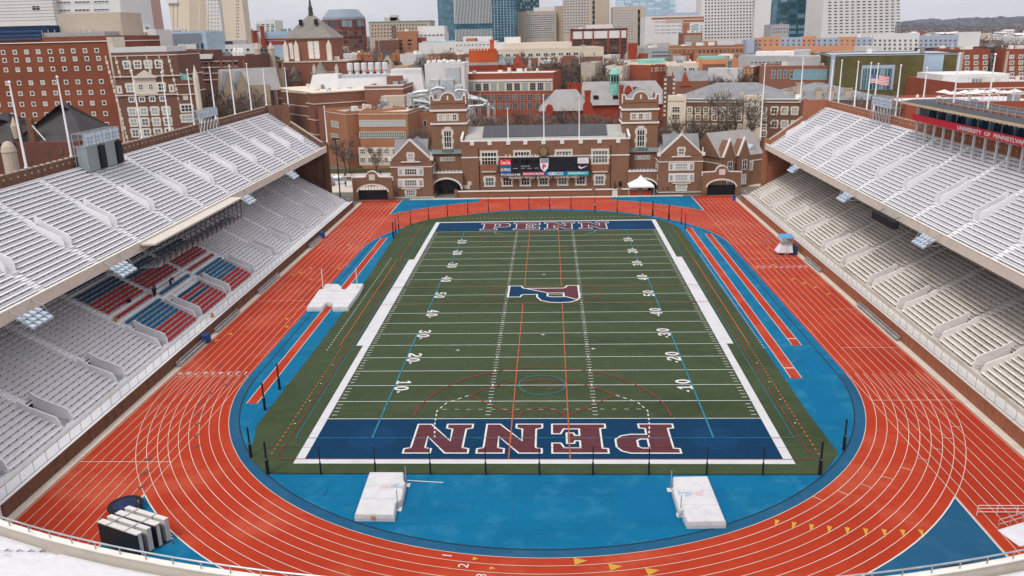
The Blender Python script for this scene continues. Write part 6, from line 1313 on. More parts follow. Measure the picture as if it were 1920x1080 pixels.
T = simple('orange_brick_school', 'long orange brick building with rows of small windows and white roof', 1253, 345, 1396, 338, 88, 30, M_b3, [((1258, 1300, 6), (96, 96, 1), 2.6, 3.5, 1, 1, M_b3, SG, .1), ((1264, 1292, 5), (107, 107, 1), 3, 7, 1, 1, M_b3, SG, .1), ((1312, 1390, 11), (96, 96, 1), 3.4, 4.5, 1, 1, M_b3, SG, .1), ((1312, 1390, 11), (107, 107, 1), 3, 4, 1, 1, M_b3, SG, .1)], roof=M_roofw, bands=((90, 1, M_tan), (102, 1, M_tan)), tops=((1318, 1345, 78, M_b3), (1340, 1378, 81, M_mech), (1305, 1320, 81, M_roofw)))
simple('bow_window_offices', 'pale office block with wide green windows and copper roof in the middle', 1178, 262, 1320, 258, 122, 20, M_crm, [((1236, 1312, 6), (131, 131, 1), 11, 7, 3, 1, M_wht, M_glassB, .2), ((1190, 1205, 2), (124, 124, 1), 5, 8, 1, 1, M_wht, M_glassB, .2), ((1236, 1312, 6), (141, 141, 1), 11, 6, 3, 1, M_wht, M_glassD, .2)], roof=M_roofw, tops=((1196, 1247, 112, M_copper),))
simple('copper_roofed_hall', 'tan hall with pale green copper roof and white cube in the middle distance', 1317, 250, 1385, 250, 114, 16, M_org, [((1368, 1368, 1), (123, 123, 1), 8, 17, 2, 2, M_gry, M_glassB, .2)], tops=((1318, 1370, 106, M_copper), (1358, 1378, 103, M_wht)), panels=((1317, 120, 1360, 132, M_b6),))
simple('concrete_ramp_building', 'low grey concrete building with one strip of green windows on the right', 1385, 240, 1518, 232, 108, 26, M_gry, [((1410, 1495, 12), (117, 117, 1), 5, 3.2, 1, 1, M_gry, M_glassB, .15)], roof=M_roofw, tops=((1416, 1515, 98, M_wht), (1490, 1520, 96, M_blu)))
simple('glass_corner_building', 'brick and green glass building with dark flat roof left of the green wall', 1425, 215, 1558, 208, 127, 22, M_b6, [((1450, 1484, 4), (139, 139, 1), 6, 15, 1, 2, M_gry, M_glass, .2), ((1520, 1520, 1), (140, 140, 1), 70, 18, 14, 2, M_gry, M_glassB, .15)], tops=((1480, 1540, 107, M_gry),))
T = Bld('gabled_brick_house', 'brick house with steep slate gables in the middle distance right', 1265, 228, 1330, 228, 152, 12, M_b6, None); b = MB(); gable(b, 0, T.W, 0, 12, T.H, T.H + 4, 'x', M_roofg, M_b6); T.part(b, 'roof')
for u in (1285,): x = T.hit(u, 150)[0]; b = MB(); b.prism([(x - 2.4, T.H - 2), (x + 2.4, T.H - 2), (x, T.H + 3.6)], 'y', -.4, 4); T.part(b, 'gable', M_b4)
T.win((1285, 1285, 1), (150, 150, 1), 4, 6, 1, 1); T.done()
T = Bld('turreted_red_building', 'bright red brick castle-like building with crenellated roof and chimney behind the plant', 872, 262, 962, 262, 122, 20, M_b7, None); W, H = T.W, T.H
x0, x1 = T.hit(878, 95)[0], T.hit(931, 95)[0]; b = MB(); b.box(x0, x1, 2, 12, 0, T.z(96)); 
for i in range(9): x = lerp(x0, x1, (i + .5) / 9); b.box(x - .5, x + .5, 1.8, 2.6, T.z(96), T.z(91))
T.part(b, 'crenellated_block', brick('brick_bright', (.52, .10, .03))); b = MB(); x = T.hit(921, 80)[0]; b.box(x - .9, x + .9, 4, 6, 0, T.z(74)); b.box(x - 1.1, x + 1.1, 3.8, 6.2, T.z(78), T.z(76)); T.part(b, 'chimney', brick('brick_bright', (.52, .10, .03)))
b = MB(); gable(b, 0, W, 0, 12, H, H + 3.5, 'x', M_roofg, M_b7); T.part(b, 'roof'); b = MB(); x, z_ = T.hit(970, 100); b.faces([(x - 4, 0, z_ - 7), (x + 4, 0, z_ - 7), (x + 4, 8, z_ - 7), (x - 4, 8, z_ - 7), (x, 4, z_)], [(0, 1, 4), (1, 2, 4), (2, 3, 4), (3, 0, 4)]); T.part(b, 'pyramid_roof', M_b7); T.done()
T = Bld('victorian_college', 'victorian brick and stone college building with slate mansard and red roofs', 652, 285, 765, 285, 124, 24, M_sto, None); W, H = T.W, T.H
b = MB(); hip(b, T.hit(668, 110)[0], T.hit(745, 110)[0], 3, 20, H - 1, T.z(97), .3, M_slt, 0); rf = T.part(b, 'mansard_roof'); b = MB(); hip(b, 0, W * .3, -2, 8, H - 2, H + 1, .3, M_red_roof); hip(b, W * .65, W, -2, 8, H - 3, H, .3, M_red_roof); hip(b, W * .25, W * .6, -3, 4, H - 2.5, H, .3, M_red_roof); T.part(b, 'red_roof', None)
x, z_ = T.hit(727, 104); k = T.px(); b = MB(); b.prism([(x - 9 * k, 0), (x + 9 * k, 0), (x + 9 * k, T.z(120)), (x, z_), (x - 9 * k, T.z(120))], 'y', -4, 2); T.part(b, 'stone_gable', M_tan); b = MB(); b.prism([(x + 4 * k * math.cos(t), T.z(117) + 4 * k * math.sin(t)) for t in [i * math.pi / 6 for i in range(12)]], 'y', -4.2, -3.9); T.part(b, 'rose_window', M_dark)
for u in (672, 686, 695, 712, 737): x, z_ = T.hit(u, 108); b = MB(); b.box(x - 1.1, x + 1.1, 1, 4, z_ - 1.5, z_ + 1); b.prism([(x - 1.2, z_ + 1), (x + 1.2, z_ + 1), (x, z_ + 2.4)], 'y', .8, 4); T.part(b, 'dormer', M_b3, rf)
for u in (673, 741): x, z_ = T.hit(u, 98); b = MB(); b.box(x - .8, x + .8, 6, 8, H, z_ + 1); T.part(b, 'chimney', M_b3, rf)
b = MB(); x = T.hit(705, 95)[0]; b.tube([(x, 8, T.z(97)), (x, 8, T.z(70))], .15, 4); T.part(b, 'flagstaff', M_tan); T.done()
# --- business school with slate dome
T = Bld('round_red_building', 'round red brick building with grey glass crown left of the middle', 596, 470, 674, 470, 36, 30, M_b4, None, body=False); W, H = T.W, T.H; r_ = W * .52; z1 = T.z(17)
b = MB(); b.lathe([(r_, 0), (r_, H)], 24, None, (W / 2, r_)); T.part(b, 'wall', M_b4); b = MB(); b.lathe([(r_ * 1.0, H), (r_ * .98, H + 1.5), (r_ * .68, z1)], 24, None, (W / 2, r_)); T.part(b, 'glass_crown', mat('crown_grey', (.20, .25, .29), var=.15, rough=.4, stretch=(1, 1, 3)))
n = 0
for j in range(7):
    for i in range(11):
        a = R(200 + 14 * i); z_ = T.z(46 + j * 8.2); me = wmesh(3.4, 2.6 if j else 6, 2, 1, M_b4, M_glassD if j else M_glassB, .3); link('window', me, T.root, (W / 2 + r_ * math.cos(a) * 1.003, r_ + r_ * math.sin(a) * 1.003, z_), a + math.pi / 2)
simple('tan_hotel', 'long tan hotel with green cornice and small roof tower on the skyline', 691, 560, 806, 560, 41, 30, M_tan, [((698, 798, 18), (47, 47, 1), 3, 3.6, 1, 1, M_tan, SG, .2), ((698, 798, 18), (54, 54, 1), 3, 3.6, 1, 1, M_tan, SG, .2), ((698, 798, 18), (61, 61, 1), 3, 3, 1, 1, M_tan, SG, .2), ((698, 798, 18), (67, 67, 1), 3, 3, 1, 1, M_tan, SG, .2)], tops=((716, 742, 32, M_tan, .3, .5), (727, 741, 28, M_tan, .3, .5)), bands=((40, 1, M_copper, .5),), panels=((735, 48, 743, 72, M_b5),))
simple('white_plant_block', 'white ribbed plant house above a brick block on the skyline', 781, 430, 833, 430, 62, 24, M_wht, [((790, 828, 6), (66, 66, 1), 6, 3, 1, 1, M_wht, SG, .2)], tops=((782, 832, 49, M_wht, .1, .8),), panels=((778, 70, 800, 84, M_b4),))
simple('brick_tower_block', 'narrow orange brick block with dark windows left of the white plant house', 745, 425, 781, 425, 61, 20, M_b3, [((751, 768, 2), (76, 90, 3), 8, 4, 1, 1, M_b3, SG, .2)])
simple('curved_brick_wall_block', 'low brown brick block with curved white vault beside it', 703, 420, 748, 420, 78, 22, M_b2); 
o = simple('white_vault', 'white vaulted hall beside brick in the upper middle distance', 785, 400, 860, 400, 82, 22, M_wht, [((845, 858, 3), (92, 92, 1), 4, 5, 1, 1, M_wht, SG, .2)], roof=M_roofw, tops=((790, 850, 77, M_gwp, .1, .8), (868, 900, 70, M_wht, .1, .8)))
simple('white_row_block', 'long white low block left of the crenellated red building', 850, 380, 930, 380, 80, 26, M_wht, [((857, 915, 9), (84, 84, 1), 4, 2.4, 1, 1, M_wht, SG, .15)], tops=((872, 890, 72, M_b3), (895, 920, 69, M_wht)))
simple('white_gabled_block', 'white panelled block with pediment at the right of the red castle building', 927, 370, 970, 370, 82, 20, M_wht, [((935, 960, 3), (101, 101, 1), 8, 7, 2, 1, M_wht, M_glassB, .3)], tops=((945, 975, 70, M_wht),))
# --- high-rises
T = Bld('glass_tower', 'tall blue glass tower with irregular white vertical fins in the upper middle', 851, 610, 968, 640, -60, 40, M_gw, None); random.seed(5)
for i in range(26):
    u = 852.5 + i * 2.75; b = MB(); x = T.hit(u, 40)[0]
    for (v0, v1) in ((-60, 44), (54, 75)): b.box(x - .24, x + .24, -.6, 0, T.z(v1), T.z(v0 + random.choice((0, 0, 20, 45)) if v0 < 0 else v0))
    T.part(b, 'fin', M_wht)
for v in range(-56, 74, 5): T.band(v, .5, M_blu, .1, 'spandrel', 922, 968)
for u in range(926, 968, 6): T.panel(u - .3, -60, u + .3, 74, M_gl2, 'mullion', .15)
T.done()
simple('teal_tower', 'dark teal glass slab beside the blue glass tower', 968, 720, 1010, 720, -60, 30, M_gw, [((972, 1007, 8), (-50, 20, 12), 3.4, 4.8, 1, 1, M_slt, M_glassB, .3)])
simple('beige_slab', 'lower beige concrete slab block left of the tall beige towers', 967, 660, 1043, 660, 23, 26, M_tan, [((988, 1038, 13), (29, 70, 11), 3.9, 2.6, 2, 1, M_wht, SG, .2)], tops=((1000, 1040, 14, M_wht, .2, .6),))
simple('beige_tower', 'tall beige concrete tower in the centre with dark stair strip, cut by the photo top', 1056, 640, 1143, 640, -60, 30, M_tan, [((1060, 1102, 9), (-52, 60, 22), 4.0, 2.8, 2, 1, M_wht, SG, .2), ((1113, 1113, 1), (5, 70, 8), 4, 7, 1, 1, M_dark, SG, .2)], panels=((1125, -60, 1143, 70, M_tan, 'wing', .3),))
simple('beige_slab', 'thin blank beige slab left of the tall beige tower', 1040, 665, 1056, 665, 13, 26, M_tan)
simple('beige_tower', 'beige concrete tower with single dark window strip right of the tall one', 1150, 600, 1210, 600, 14, 30, M_tan, [((1155, 1185, 7), (20, 84, 14), 3.6, 2.8, 2, 1, M_wht, SG, .2), ((1198, 1198, 1), (22, 82, 9), 4, 6.5, 1, 1, M_dark, SG, .2)], tops=((1152, 1180, 11, M_wht, .2, .6),))
simple('pale_glass_tower', 'pale reflective glass tower fading into the sky', 1160, 1000, 1266, 1000, -40, 50, M_gwp, [((1164, 1262, 8), (-36, 26, 14), 11, 3.0, 1, 1, M_gl2, glassmat('pale_glass2', (.34, .46, .58), (.55, .66, .75), .5), .15)])
T = Bld('striped_office', 'orange brick and white banded office block below the pale glass tower', 1210, 520, 1320, 520, 32, 34, M_wht, M_gry)
T.panel(1222, 32, 1320, 36, M_b3); T.panel(1248, 37, 1320, 42, M_b3); T.panel(1278, 43, 1293, 62, M_b3)
for v in (40, 48, 55, 61): T.win((1232, 1275, 5), (v, v, 1), 9, 2, 2, 1, M_wht, M_glassB, .3)
T.win((1305, 1305, 1), (53, 53, 1), 9, 14, 3, 4, M_wht, M_glassB, .3); T.win((1298, 1315, 2), (50, 60, 3), 5, 2, 1, 1, M_wht, SG, .2); T.top(1250, 1312, 24, M_blu, .1, .5); T.done()
simple('brown_apartment', 'small brown brick apartment block with pale window grid by the white grid tower', 1281, 430, 1317, 430, 64, 20, M_b6, [((1286, 1312, 6), (68, 80, 4), 3.4, 2.6, 1, 1, M_tan, SG, .25)])
simple('white_grid_tower', 'white concrete grid tower full of small square windows right of centre', 1319, 560, 1417, 560, -60, 26, M_wht, [((1323.5, 1412.5, 16), (-54, 70, 22), 3.9, 3.2, 1, 1, M_wht, M_glass, .25)], panels=((1319, 74, 1400, 79, M_wht),))
simple('white_blank_wall', 'blank white end wall right of the white grid tower', 1417, 555, 1447, 555, -4, 26, M_wht, bands=((-2, 1.5, M_b3),))
simple('dark_glass_tower', 'dark blue-green glass tower between the white towers', 1462, 620, 1550, 620, -60, 40, M_gw, [((1470, 1519, 4), (-50, 60, 12), 13, 7, 3, 1, M_slt, M_gl1, .3), ((1526, 1547, 4), (-50, 62, 18), 2.4, 3, 1, 1, M_gry, SG, .2)])
simple('grey_office', 'low grey office with tiny square windows at the foot of the dark glass tower', 1446, 500, 1480, 500, 48, 20, M_gry, [((1450, 1476, 6), (54, 60, 2), 2.4, 2.4, 1, 1, M_gry, SG, .1)])
simple('blue_glass_sliver', 'narrow blue glass slab left of the dark glass tower', 1447, 640, 1463, 640, -60, 20, M_gwp)
simple('white_banded_tower', 'tall white tower with dark horizontal window slots at the right', 1550, 560, 1691, 566, -60, 34, M_wht, [((1556, 1684, 13), (-54, 60, 21), 6.8, 2.4, 1, 1, M_wht, SG, .15)])
# apartments: coloured bays in a row
bays = [(1400, 1422, 78, M_blu), (1414, 1428, 71, M_org), (1428, 1462, 69, M_org), (1462, 1503, 70, M_blu), (1503, 1530, 68, M_org), (1530, 1573, 71, M_blu), (1573, 1604, 69, M_org), (1604, 1636, 70, M_blu), (1636, 1672, 64, M_wht), (1672, 1722, 62, M_wht), (1722, 1795, 66, M_blu), (1795, 1836, 60, M_wht)]
T = Bld('apartment_row', 'long row of apartments in orange, grey and white bays below the towers', 1400, 455, 1836, 440, 72, 22, M_blu, M_roofw)
for (a, c, v, m_) in bays: T.panel(a, v, c, 100, m_, 'coloured_bay', .6, 4)
for (a, c, v, m_) in bays[1:-1]:
    n = max(2, int((c - a) / 9)); k = T.px(); me = wmesh(3.6 * k, 3.6 * k, 2, 1, M_gry, M_glassD, .15)
    for j in range(3):
        for i in range(n): x, z_ = T.hit(a + (c - a) * (i + .5) / n, 76 + j * 7.5); link('window', me, T.root, (x, -.62, z_))
T.panel(1430, 86, 1600, 98, M_org, 'coloured_bay', .7); T.done()
simple('white_vault_roof', 'white dome-roofed hall between the apartments and the green wall', 1624, 300, 1652, 300, 90, 16, M_roofw, roof=M_roofw)
simple('dark_shed', 'dark flat shed roof above the red brick buildings at the right', 1745, 330, 1920, 330, 92, 20, M_slt)
# far filler blocks
random.seed(21); cols = [M_wht, M_b3, M_b6, M_crm, M_b4, M_gry, M_roofw, M_tan]
shape_words = ['low', 'flat', 'squat', 'narrow', 'wide', 'boxy']
colw = {M_wht: 'white', M_b3: 'orange brick', M_b6: 'rust brick', M_crm: 'cream', M_b4: 'red brick', M_gry: 'grey', M_roofw: 'pale', M_tan: 'tan'}
nf = 0
for (u0, u1, va, vb, y0, y1, cnt) in ((455, 600, 78, 96, 300, 600, 9), (640, 860, 78, 92, 480, 900, 12), (1180, 1330, 84, 112, 300, 460, 8), (1690, 1920, 52, 92, 420, 1600, 26), (250, 330, 86, 96, 230, 300, 2), (620, 860, 96, 108, 290, 420, 8), (1000, 1320, 104, 118, 300, 420, 10), (1450, 1800, 98, 112, 250, 330, 8), (1060, 1260, 116, 130, 240, 270, 5), (1380, 1560, 128, 142, 225, 232, 4)):
    for i in range(cnt):
        u = random.uniform(u0, u1); t = random.random(); y = lerp(y0, y1, t); v = lerp(vb, va, t) + random.uniform(-2, 2); w_ = random.uniform(14, 40) * (1 - .5 * t); m_ = random.choice(cols)
        T = Bld('distant_building', f'{random.choice(shape_words)} {colw[m_]} building in the distance {"left of centre" if u < 900 else "right of centre" if u < 1500 else "at the far right"}', u, y, u + w_, y + random.uniform(-8, 8), v, random.uniform(14, 26), m_, random.choice((M_gry, M_roofw, M_slt)), group='distant buildings')
        rows = random.choice((1, 2, 2)); T.win((u + 2, u + w_ - 2, max(2, int(w_ / 5))), (v + 3, v + 3 + 4.5 * (rows - 1), rows), 2.2, 2.0, 1, 1, M_wfr, M_glassD, .12)
        if random.random() < .4: T.top(u + w_ * .3, u + w_ * .7, v - 3, random.choice((M_wht, M_gry)))
        T.done(cap=14); nf += 1
# ------------------------------------------------------------------ things on and around the field
def pxy(u, v, z): p = atz(u, v, z); return (p.x, p.y)
# net posts
M_post = mat('post_black', (.012, .013, .016), rough=.5)
near = [(-27.3, -57.75), (-21.9, -57.8), (-16.4, -57.8), (-10.9, -57.8), (-5.4, -57.8), (-.1, -57.8), (5.15, -57.8), (10.6, -57.8), (16.2, -57.8), (21.6, -57.8), (27.1, -57.7)]
side = [(31.05, -52.8), (-30.2, -54.4), (-32.5, -43.2), (-32.6, -37.4)]
far = [(-32.6, 40.7), (-32.7, 44.1), (-32.65, 47.6), (-30.9, 53.4), (-27.4, 58.2), (-23.4, 62.0), (-18.8, 64.8), (-13.9, 67.0), (-8.7, 67.9), (-4.0, 68.4), (1.1, 67.9), (6.3, 66.9), (12.0, 65.3), (17.2, 63.1), (22.4, 61.2), (25.2, 59.6), (28.3, 54.9), (30.5, 50.9), (30.6, 45.8)]
def netpost(x, y, h, r, lab, g):
    o = empty('net_post', (x, y, 0), label=lab, cat='post', group=g)
    b = MB(); b.tube([(0, 0, 0), (0, 0, h)], r, 8); b.build('pole', M_post, o)
    b = MB(); b.tube([(0, 0, 0), (0, 0, h * .45)], r * 1.7, 8); b.build('pad', M_post, o)
    b = MB(); b.box(-.02, .02, -r - .02, r + .02, h * .45, h * .48); b.build('clip', M_wfr, o)
for i, (x, y) in enumerate(near):
    netpost(x, y, 3.1 if 0 < i < 10 else 3.6, .055 if 0 < i < 10 else .11, f'black net post at the near edge of the turf, {["first","second","third","fourth","fifth","sixth","seventh","eighth","ninth","tenth","eleventh"][i]} from the left', 'net posts along the near turf edge')
for (x, y), l in zip(side, ('thick black padded post on the blue surface right of the turf corner', 'thick black padded post just left of the near left turf corner', 'black post on the blue strip beside the left runway, nearer one', 'black post on the blue strip beside the left runway, farther one')): netpost(x, y, 3.5, .1, l, None)
onm = ['first', 'second', 'third', 'fourth', 'fifth', 'sixth', 'seventh', 'eighth', 'ninth', 'tenth', 'eleventh', 'twelfth', 'thirteenth', 'fourteenth', 'fifteenth', 'sixteenth', 'seventeenth', 'eighteenth', 'nineteenth']
for i, (x, y) in enumerate(far): netpost(x, y, 3.6, .07 if i not in (0, 15, 16) else .12, f'black net post along the far turf curve, {onm[i]} from the left', 'net posts round the far turf edge')
o = empty('net_cable', (0, 0, 0), label='thin cable strung between the black net posts', cat='cable', group='net cables')
b = MB(); b.tube([(x, y, 3.0) for x, y in near], .012, 4); b.tube([(x, y, .12) for x, y in near], .02, 4); b.build('cable', M_post, o)
b = MB(); b.tube([(x, y, 3.4) for x, y in far], .014, 4); b.build('cable', M_post, o)
# landing mats
M_matw = layered('mat_cover', (.56, .56, .57), (.42, .42, .44), (.62, .62, .63), s1=.9, s2=3, a1=.7, a2=.3)
def matpad(name, lab, pts, h, logo, flip, grp):
    o = empty(name, (0, 0, 0), label=lab, cat='landing mat', group=grp); P = pts if area(pts) > 0 else pts[::-1]
    b = MB(); n = len(P); c = inset(P, .06)
    b.faces([(x, y, 0) for x, y in c] + [(x, y, h * .45) for x, y in c] + [(x, y, h - .08) for x, y in P] , [(i, (i + 1) % n, n + (i + 1) % n, n + i) for i in range(n)] + [(n + i, n + (i + 1) % n, 2 * n + (i + 1) % n, 2 * n + i) for i in range(n)])
    ins = inset(P, -.1); b.faces([(x, y, h - .08) for x, y in P] + [(x, y, h) for x, y in ins], [(i, (i + 1) % n, n + (i + 1) % n, n + i) for i in range(n)])
    b.build('cover_side', M_matw, o); sheet('cover_top', [ins], h, M_matw, o)
    xs_ = [p[0] for p in ins]; ys_ = [p[1] for p in ins]; fl = MB(); rr = random.Random(int(xs_[0] * 9))
    nf_ = 3 if grp else 6
    for k in range(1, nf_):
        y_ = lerp(min(ys_), max(ys_), k / nf_); L_ = sorted(x for x in [ins[i][0] + (ins[(i + 1) % len(ins)][0] - ins[i][0]) * (y_ - ins[i][1]) / ((ins[(i + 1) % len(ins)][1] - ins[i][1]) or 1e9) for i in range(len(ins)) if (ins[i][1] - y_) * (ins[(i + 1) % len(ins)][1] - y_) < 0])
        for a_, c_ in zip(L_[::2], L_[1::2]): fl.tube([(lerp(a_ + .05, c_ - .05, t / 6), y_ + rr.uniform(-.05, .05), h + .004) for t in range(7)], .022, 4)
    fl.build('cover_folds', mat('mat_fold', (.50, .50, .53), var=.1), o)
    ck = MB(); 
    for i in range(len(P)):
        a_, c_ = Vector(c[i]), Vector(c[(i + 1) % len(P)]); n_ = int((c_ - a_).length / .7)
        for k in range(n_): q_ = a_.lerp(c_, (k + .5) / n_); e_ = a_.lerp(c_, min(1, (k + 1.1) / n_)); ck.tube([(q_.x, q_.y, .05), ((q_.x + e_.x) / 2, (q_.y + e_.y) / 2, h * .4), (e_.x, e_.y, h * .55)], .025, 4)
    ck.build('cover_creases', M_matw, o)
    if logo:
        cx, cy, s_ = logo; a = 1 if flip else -1
        for nm, col, Q in (('logo', mat('faded_navy', (.34, .40, .47), var=.15), [(-.9, -.45), (-.72, -.2), (.0, -.2), (.1, .1), (-.2, .45), (-.5, .5), (-.45, .1), (-.75, .1), (-.9, .35)]), ('logo', mat('faded_maroon', (.58, .44, .45), var=.15), [(.0, -.2), (.65, -.2), (.85, -.45), (.95, -.45), (.85, .2), (.7, .35), (.3, .3), (.1, .1)])):
            q = [(cx + a * p[0] * s_, cy - a * p[1] * s_) for p in Q]; sheet(nm, [q if area(q) > 0 else q[::-1]], h + .012, col, o)
    return o
L1 = [pxy(u, v, .75) for u, v in ((693, 884.5), (756, 884.5), (756.5, 899), (760, 904), (753, 936), (742, 942), (738.5, 964), (665.5, 963))]
R1 = [pxy(u, v, .75) for u, v in ((1262.5, 893), (1326.5, 892), (1360.5, 976), (1289.5, 977), (1282, 962), (1281.5, 953), (1274, 957), (1261, 913), (1263, 911))]
def lab_tag(o, x0, y, z0, z1): b = MB(); b.box(x0, x0 + .34, y - .03, y, z0, z1); b.build('label_tag', M_yellow, o)
c = [sum(p[i] for p in L1) / len(L1) for i in (0, 1)]; m1 = matpad('high_jump_mat', 'white high jump mat with faded letter logo on blue, left one', L1, .75, (c[0] - .1, c[1] + .8, 1.3), False, 'high jump mats'); lab_tag(m1, -15.1, -66.08, .3, .62)
c = [sum(p[i] for p in R1) / len(R1) for i in (0, 1)]; m2 = matpad('high_jump_mat', 'white high jump mat with faded letter logo on blue, right one', R1, .75, (c[0] + .5, c[1] + 1.0, 1.3), True, 'high jump mats'); lab_tag(m2, 14.3, -66.65, .3, .62)
def standard(x, y, h, lab, hook=0):
    o = empty('jump_standard', (x, y, 0), label=lab, cat='upright', group='jump uprights'); b = MB(); b.box(-.35, .35, -.3, .3, .02, .1); b.build('foot', M_wfr, o); b = MB(); b.tube([(0, 0, .08), (0, 0, h)], .045, 6); b.build('mast', M_galv, o)
    b = MB(); b.tube([(-.25, 0, .1), (0, 0, .6), (.25, 0, .1)], .025, 4); b.build('brace', M_galv, o)
for (u, v, h, l) in ((762, 910, 2.1, 'grey upright beside the far end of the left high jump mat'), (746, 955, 2.1, 'grey upright beside the near end of the left high jump mat'), (1258, 919, 2.1, 'grey upright beside the far end of the right high jump mat'), (1276, 966, 2.1, 'grey upright beside the near end of the right high jump mat')):
    x, y = pxy(u, v, .05); standard(x, y, h, l)
o = empty('crossbar', (0, 0, 0), label='thin white crossbar lying on the blue ground beside the left mat', cat='crossbar'); b = MB(); p, q = pxy(764, 901, .05), pxy(831, 905, .05); b.tube([(*p, .06), (*q, .06)], .04, 6); b.build('bar', M_wfr, o)
# pole vault pit
V1 = [pxy(u, v, .8) for u, v in ((610, 532), (634, 532), (640, 537), (641, 542), (647, 542), (658, 531.5), (681, 531.5), (674, 545), (652, 575), (624, 575), (622, 566), (612, 566), (604, 575), (575, 575), (598, 543), (605, 541))]
m3 = matpad('vault_mat', 'big white pole vault mat with two notches beside the left running lanes', V1, .8, (-35.2, .8, .9), True, None)
b = MB()
for u, v in ((584, 571), (632, 571)): x, y = pxy(u, v + 3, .35); b = MB(); b.box(x - .25, x + .25, y - .12, y + .03, .3, .55); b.build('label_tag', mat('label_orange', (.6, .2, .03), var=.1), m3)
o = empty('vault_box', (0, 0, 0), label='yellow vault box cover with folded poles at the front notch', cat='box'); x, y = pxy(614, 572, .1)
b = MB(); b.prism([(x - .5, .02), (x + .6, .02), (x + .45, .35), (x - .35, .35)], 'y', y - .4, y + .3); b.build('cover', M_yellow, o); b = MB(); 
for k in range(3): b.tube([(x - 1.4 + k * .2, y - .9, .05), (x + .1 + k * .2, y + .4, .55)], .05, 5)
b.build('poles', M_galv, o)
for (u, v, l) in ((606, 541, 'tall white vault upright at the left back of the big mat'), (670, 540, 'tall white vault upright at the right back of the big mat')):
    x, y = pxy(u, v, .8); o = empty('vault_standard', (x, y, 0), label=l, cat='upright', group='vault uprights'); b = MB(); b.tube([(0, 0, .1), (0, 0, 4.3)], .07, 6); b.build('mast', M_wfr, o)
    b = MB(); b.tube([(.0, .3, 2.3), (.0, 1.6, 2.3), (0, 1.6, 3.6), (0, .3, 3.6)], .05, 4); b.build('frame', M_orange, o); b = MB(); b.box(-.4, .4, -.3, .3, 0, .15); b.build('foot', M_wfr, o)
# stacks of black stage panels, bottom left
M_pan = mat('panel_black', (.015, .016, .02), rough=.55, var=.2); M_pedge = mat('panel_edge', (.62, .60, .57), var=.12, scale=3)
def stack(p0, p1, p2, n, h, lab):
    P0, P1, P2 = Vector(p0), Vector(p1), Vector(p2); d = (P1 - P0).normalized(); L_ = (P1 - P0).length; wv = (P2 - P1); W = wv.length; wn = wv / W
    o = empty('panel_stack', (P0.x, P0.y, 0), label=lab, cat='stacked panels', group='stacks of stage panels')
    t = W / n
    for k in range(n):
        gap = 0 if k < n / 2 else .35; hh = h - .1 - (.05 if k == n // 2 else 0)
        f = lambda a, b_, z: (d.x * a + wn.x * b_, d.y * a + wn.y * b_, z)
        b0, b1 = k * t * .86 + gap, (k + 1) * t * .86 - .03 + gap
        b = MB(); b.hexa([f(0, b0, .15), f(L_, b0, .15), f(L_, b1, .15), f(0, b1, .15), f(0, b0, hh), f(L_, b0, hh), f(L_, b1, hh), f(0, b1, hh)], M_pan if k in (0, n // 2) else M_pedge)
        b.hexa([f(-.02, b0 - .01, hh), f(L_ + .02, b0 - .01, hh), f(L_ + .02, b1 + .015, hh), f(-.02, b1 + .015, hh), f(-.02, b0 - .01, h), f(L_ + .02, b0 - .01, h), f(L_ + .02, b1 + .015, h), f(-.02, b1 + .015, h)], M_pedge)
        b.build('panel', None, o)
    for a in (.25, .7):
        b = MB(); f = lambda a_, b_, z: (d.x * a_ + wn.x * b_, d.y * a_ + wn.y * b_, z); b.hexa([f(L_ * a, -.06, h + .01), f(L_ * a + .12, -.06, h + .01), f(L_ * a + .12, W + .2, h + .01), f(L_ * a, W + .2, h + .01), f(L_ * a, -.06, h + .07), f(L_ * a + .12, -.06, h + .07), f(L_ * a + .12, W + .2, h + .07), f(L_ * a, W + .2, h + .07)]); b.build('strap', M_galv, o)
    b = MB(); f = lambda a_, b_, z: (d.x * a_ + wn.x * b_, d.y * a_ + wn.y * b_, z); b.hexa([f(0, 0, .02), f(L_, 0, .02), f(L_, W, .02), f(0, W, .02), f(0, 0, .15), f(L_, 0, .15), f(L_, W, .15), f(0, W, .15)]); b.build('dolly', M_steel, o)
hz = 2.3
stack(pxy(182, 978, hz), pxy(256, 1003, hz), pxy(279, 990, hz), 9, hz, 'front stack of black stage panels with white top edges on dollies')
stack(pxy(216, 962, hz), pxy(290, 985, hz), pxy(312, 972, hz), 9, hz, 'rear stack of black stage panels with white top edges on dollies')
x, y = pxy(237, 957, 0); o = empty('covered_tub', (x, y, 0), label='round tub under a dark blue cover behind the panel stacks', cat='tub'); b = MB(); b.lathe([(1.4, 0), (1.5, .6), (1.4, .7), (1.35, .5), (1.0, .75), (.4, .95), (.05, 1.0)], 24); b.build('cover', layered('tub_blue', (.02, .03, .08), (.01, .012, .02), (.10, .13, .22), s1=.8, s2=2), o); b = MB(); b.lathe([(1.52, .52), (1.58, .6), (1.52, .7), (1.42, .68)], 24); b.build('rim', M_dark, o)
for i, (u, v) in enumerate(((262, 955), (325, 1020))): x, y = pxy(u, v, 0); o = empty('marker_post', (x, y, 0), label=('small red and white marker post behind the panel stacks', 'small red and white marker post at the right of the panel stacks')[i], cat='marker'); b = MB(); b.tube([(0, 0, 0), (0, 0, 1.0)], .06, 6); b.build('post', M_redl, o); b = MB(); b.tube([(0, 0, .5), (0, 0, .7)], .065, 6); b.tube([(0, 0, .85), (0, 0, .95)], .065, 6); b.build('band', M_wfr, o)
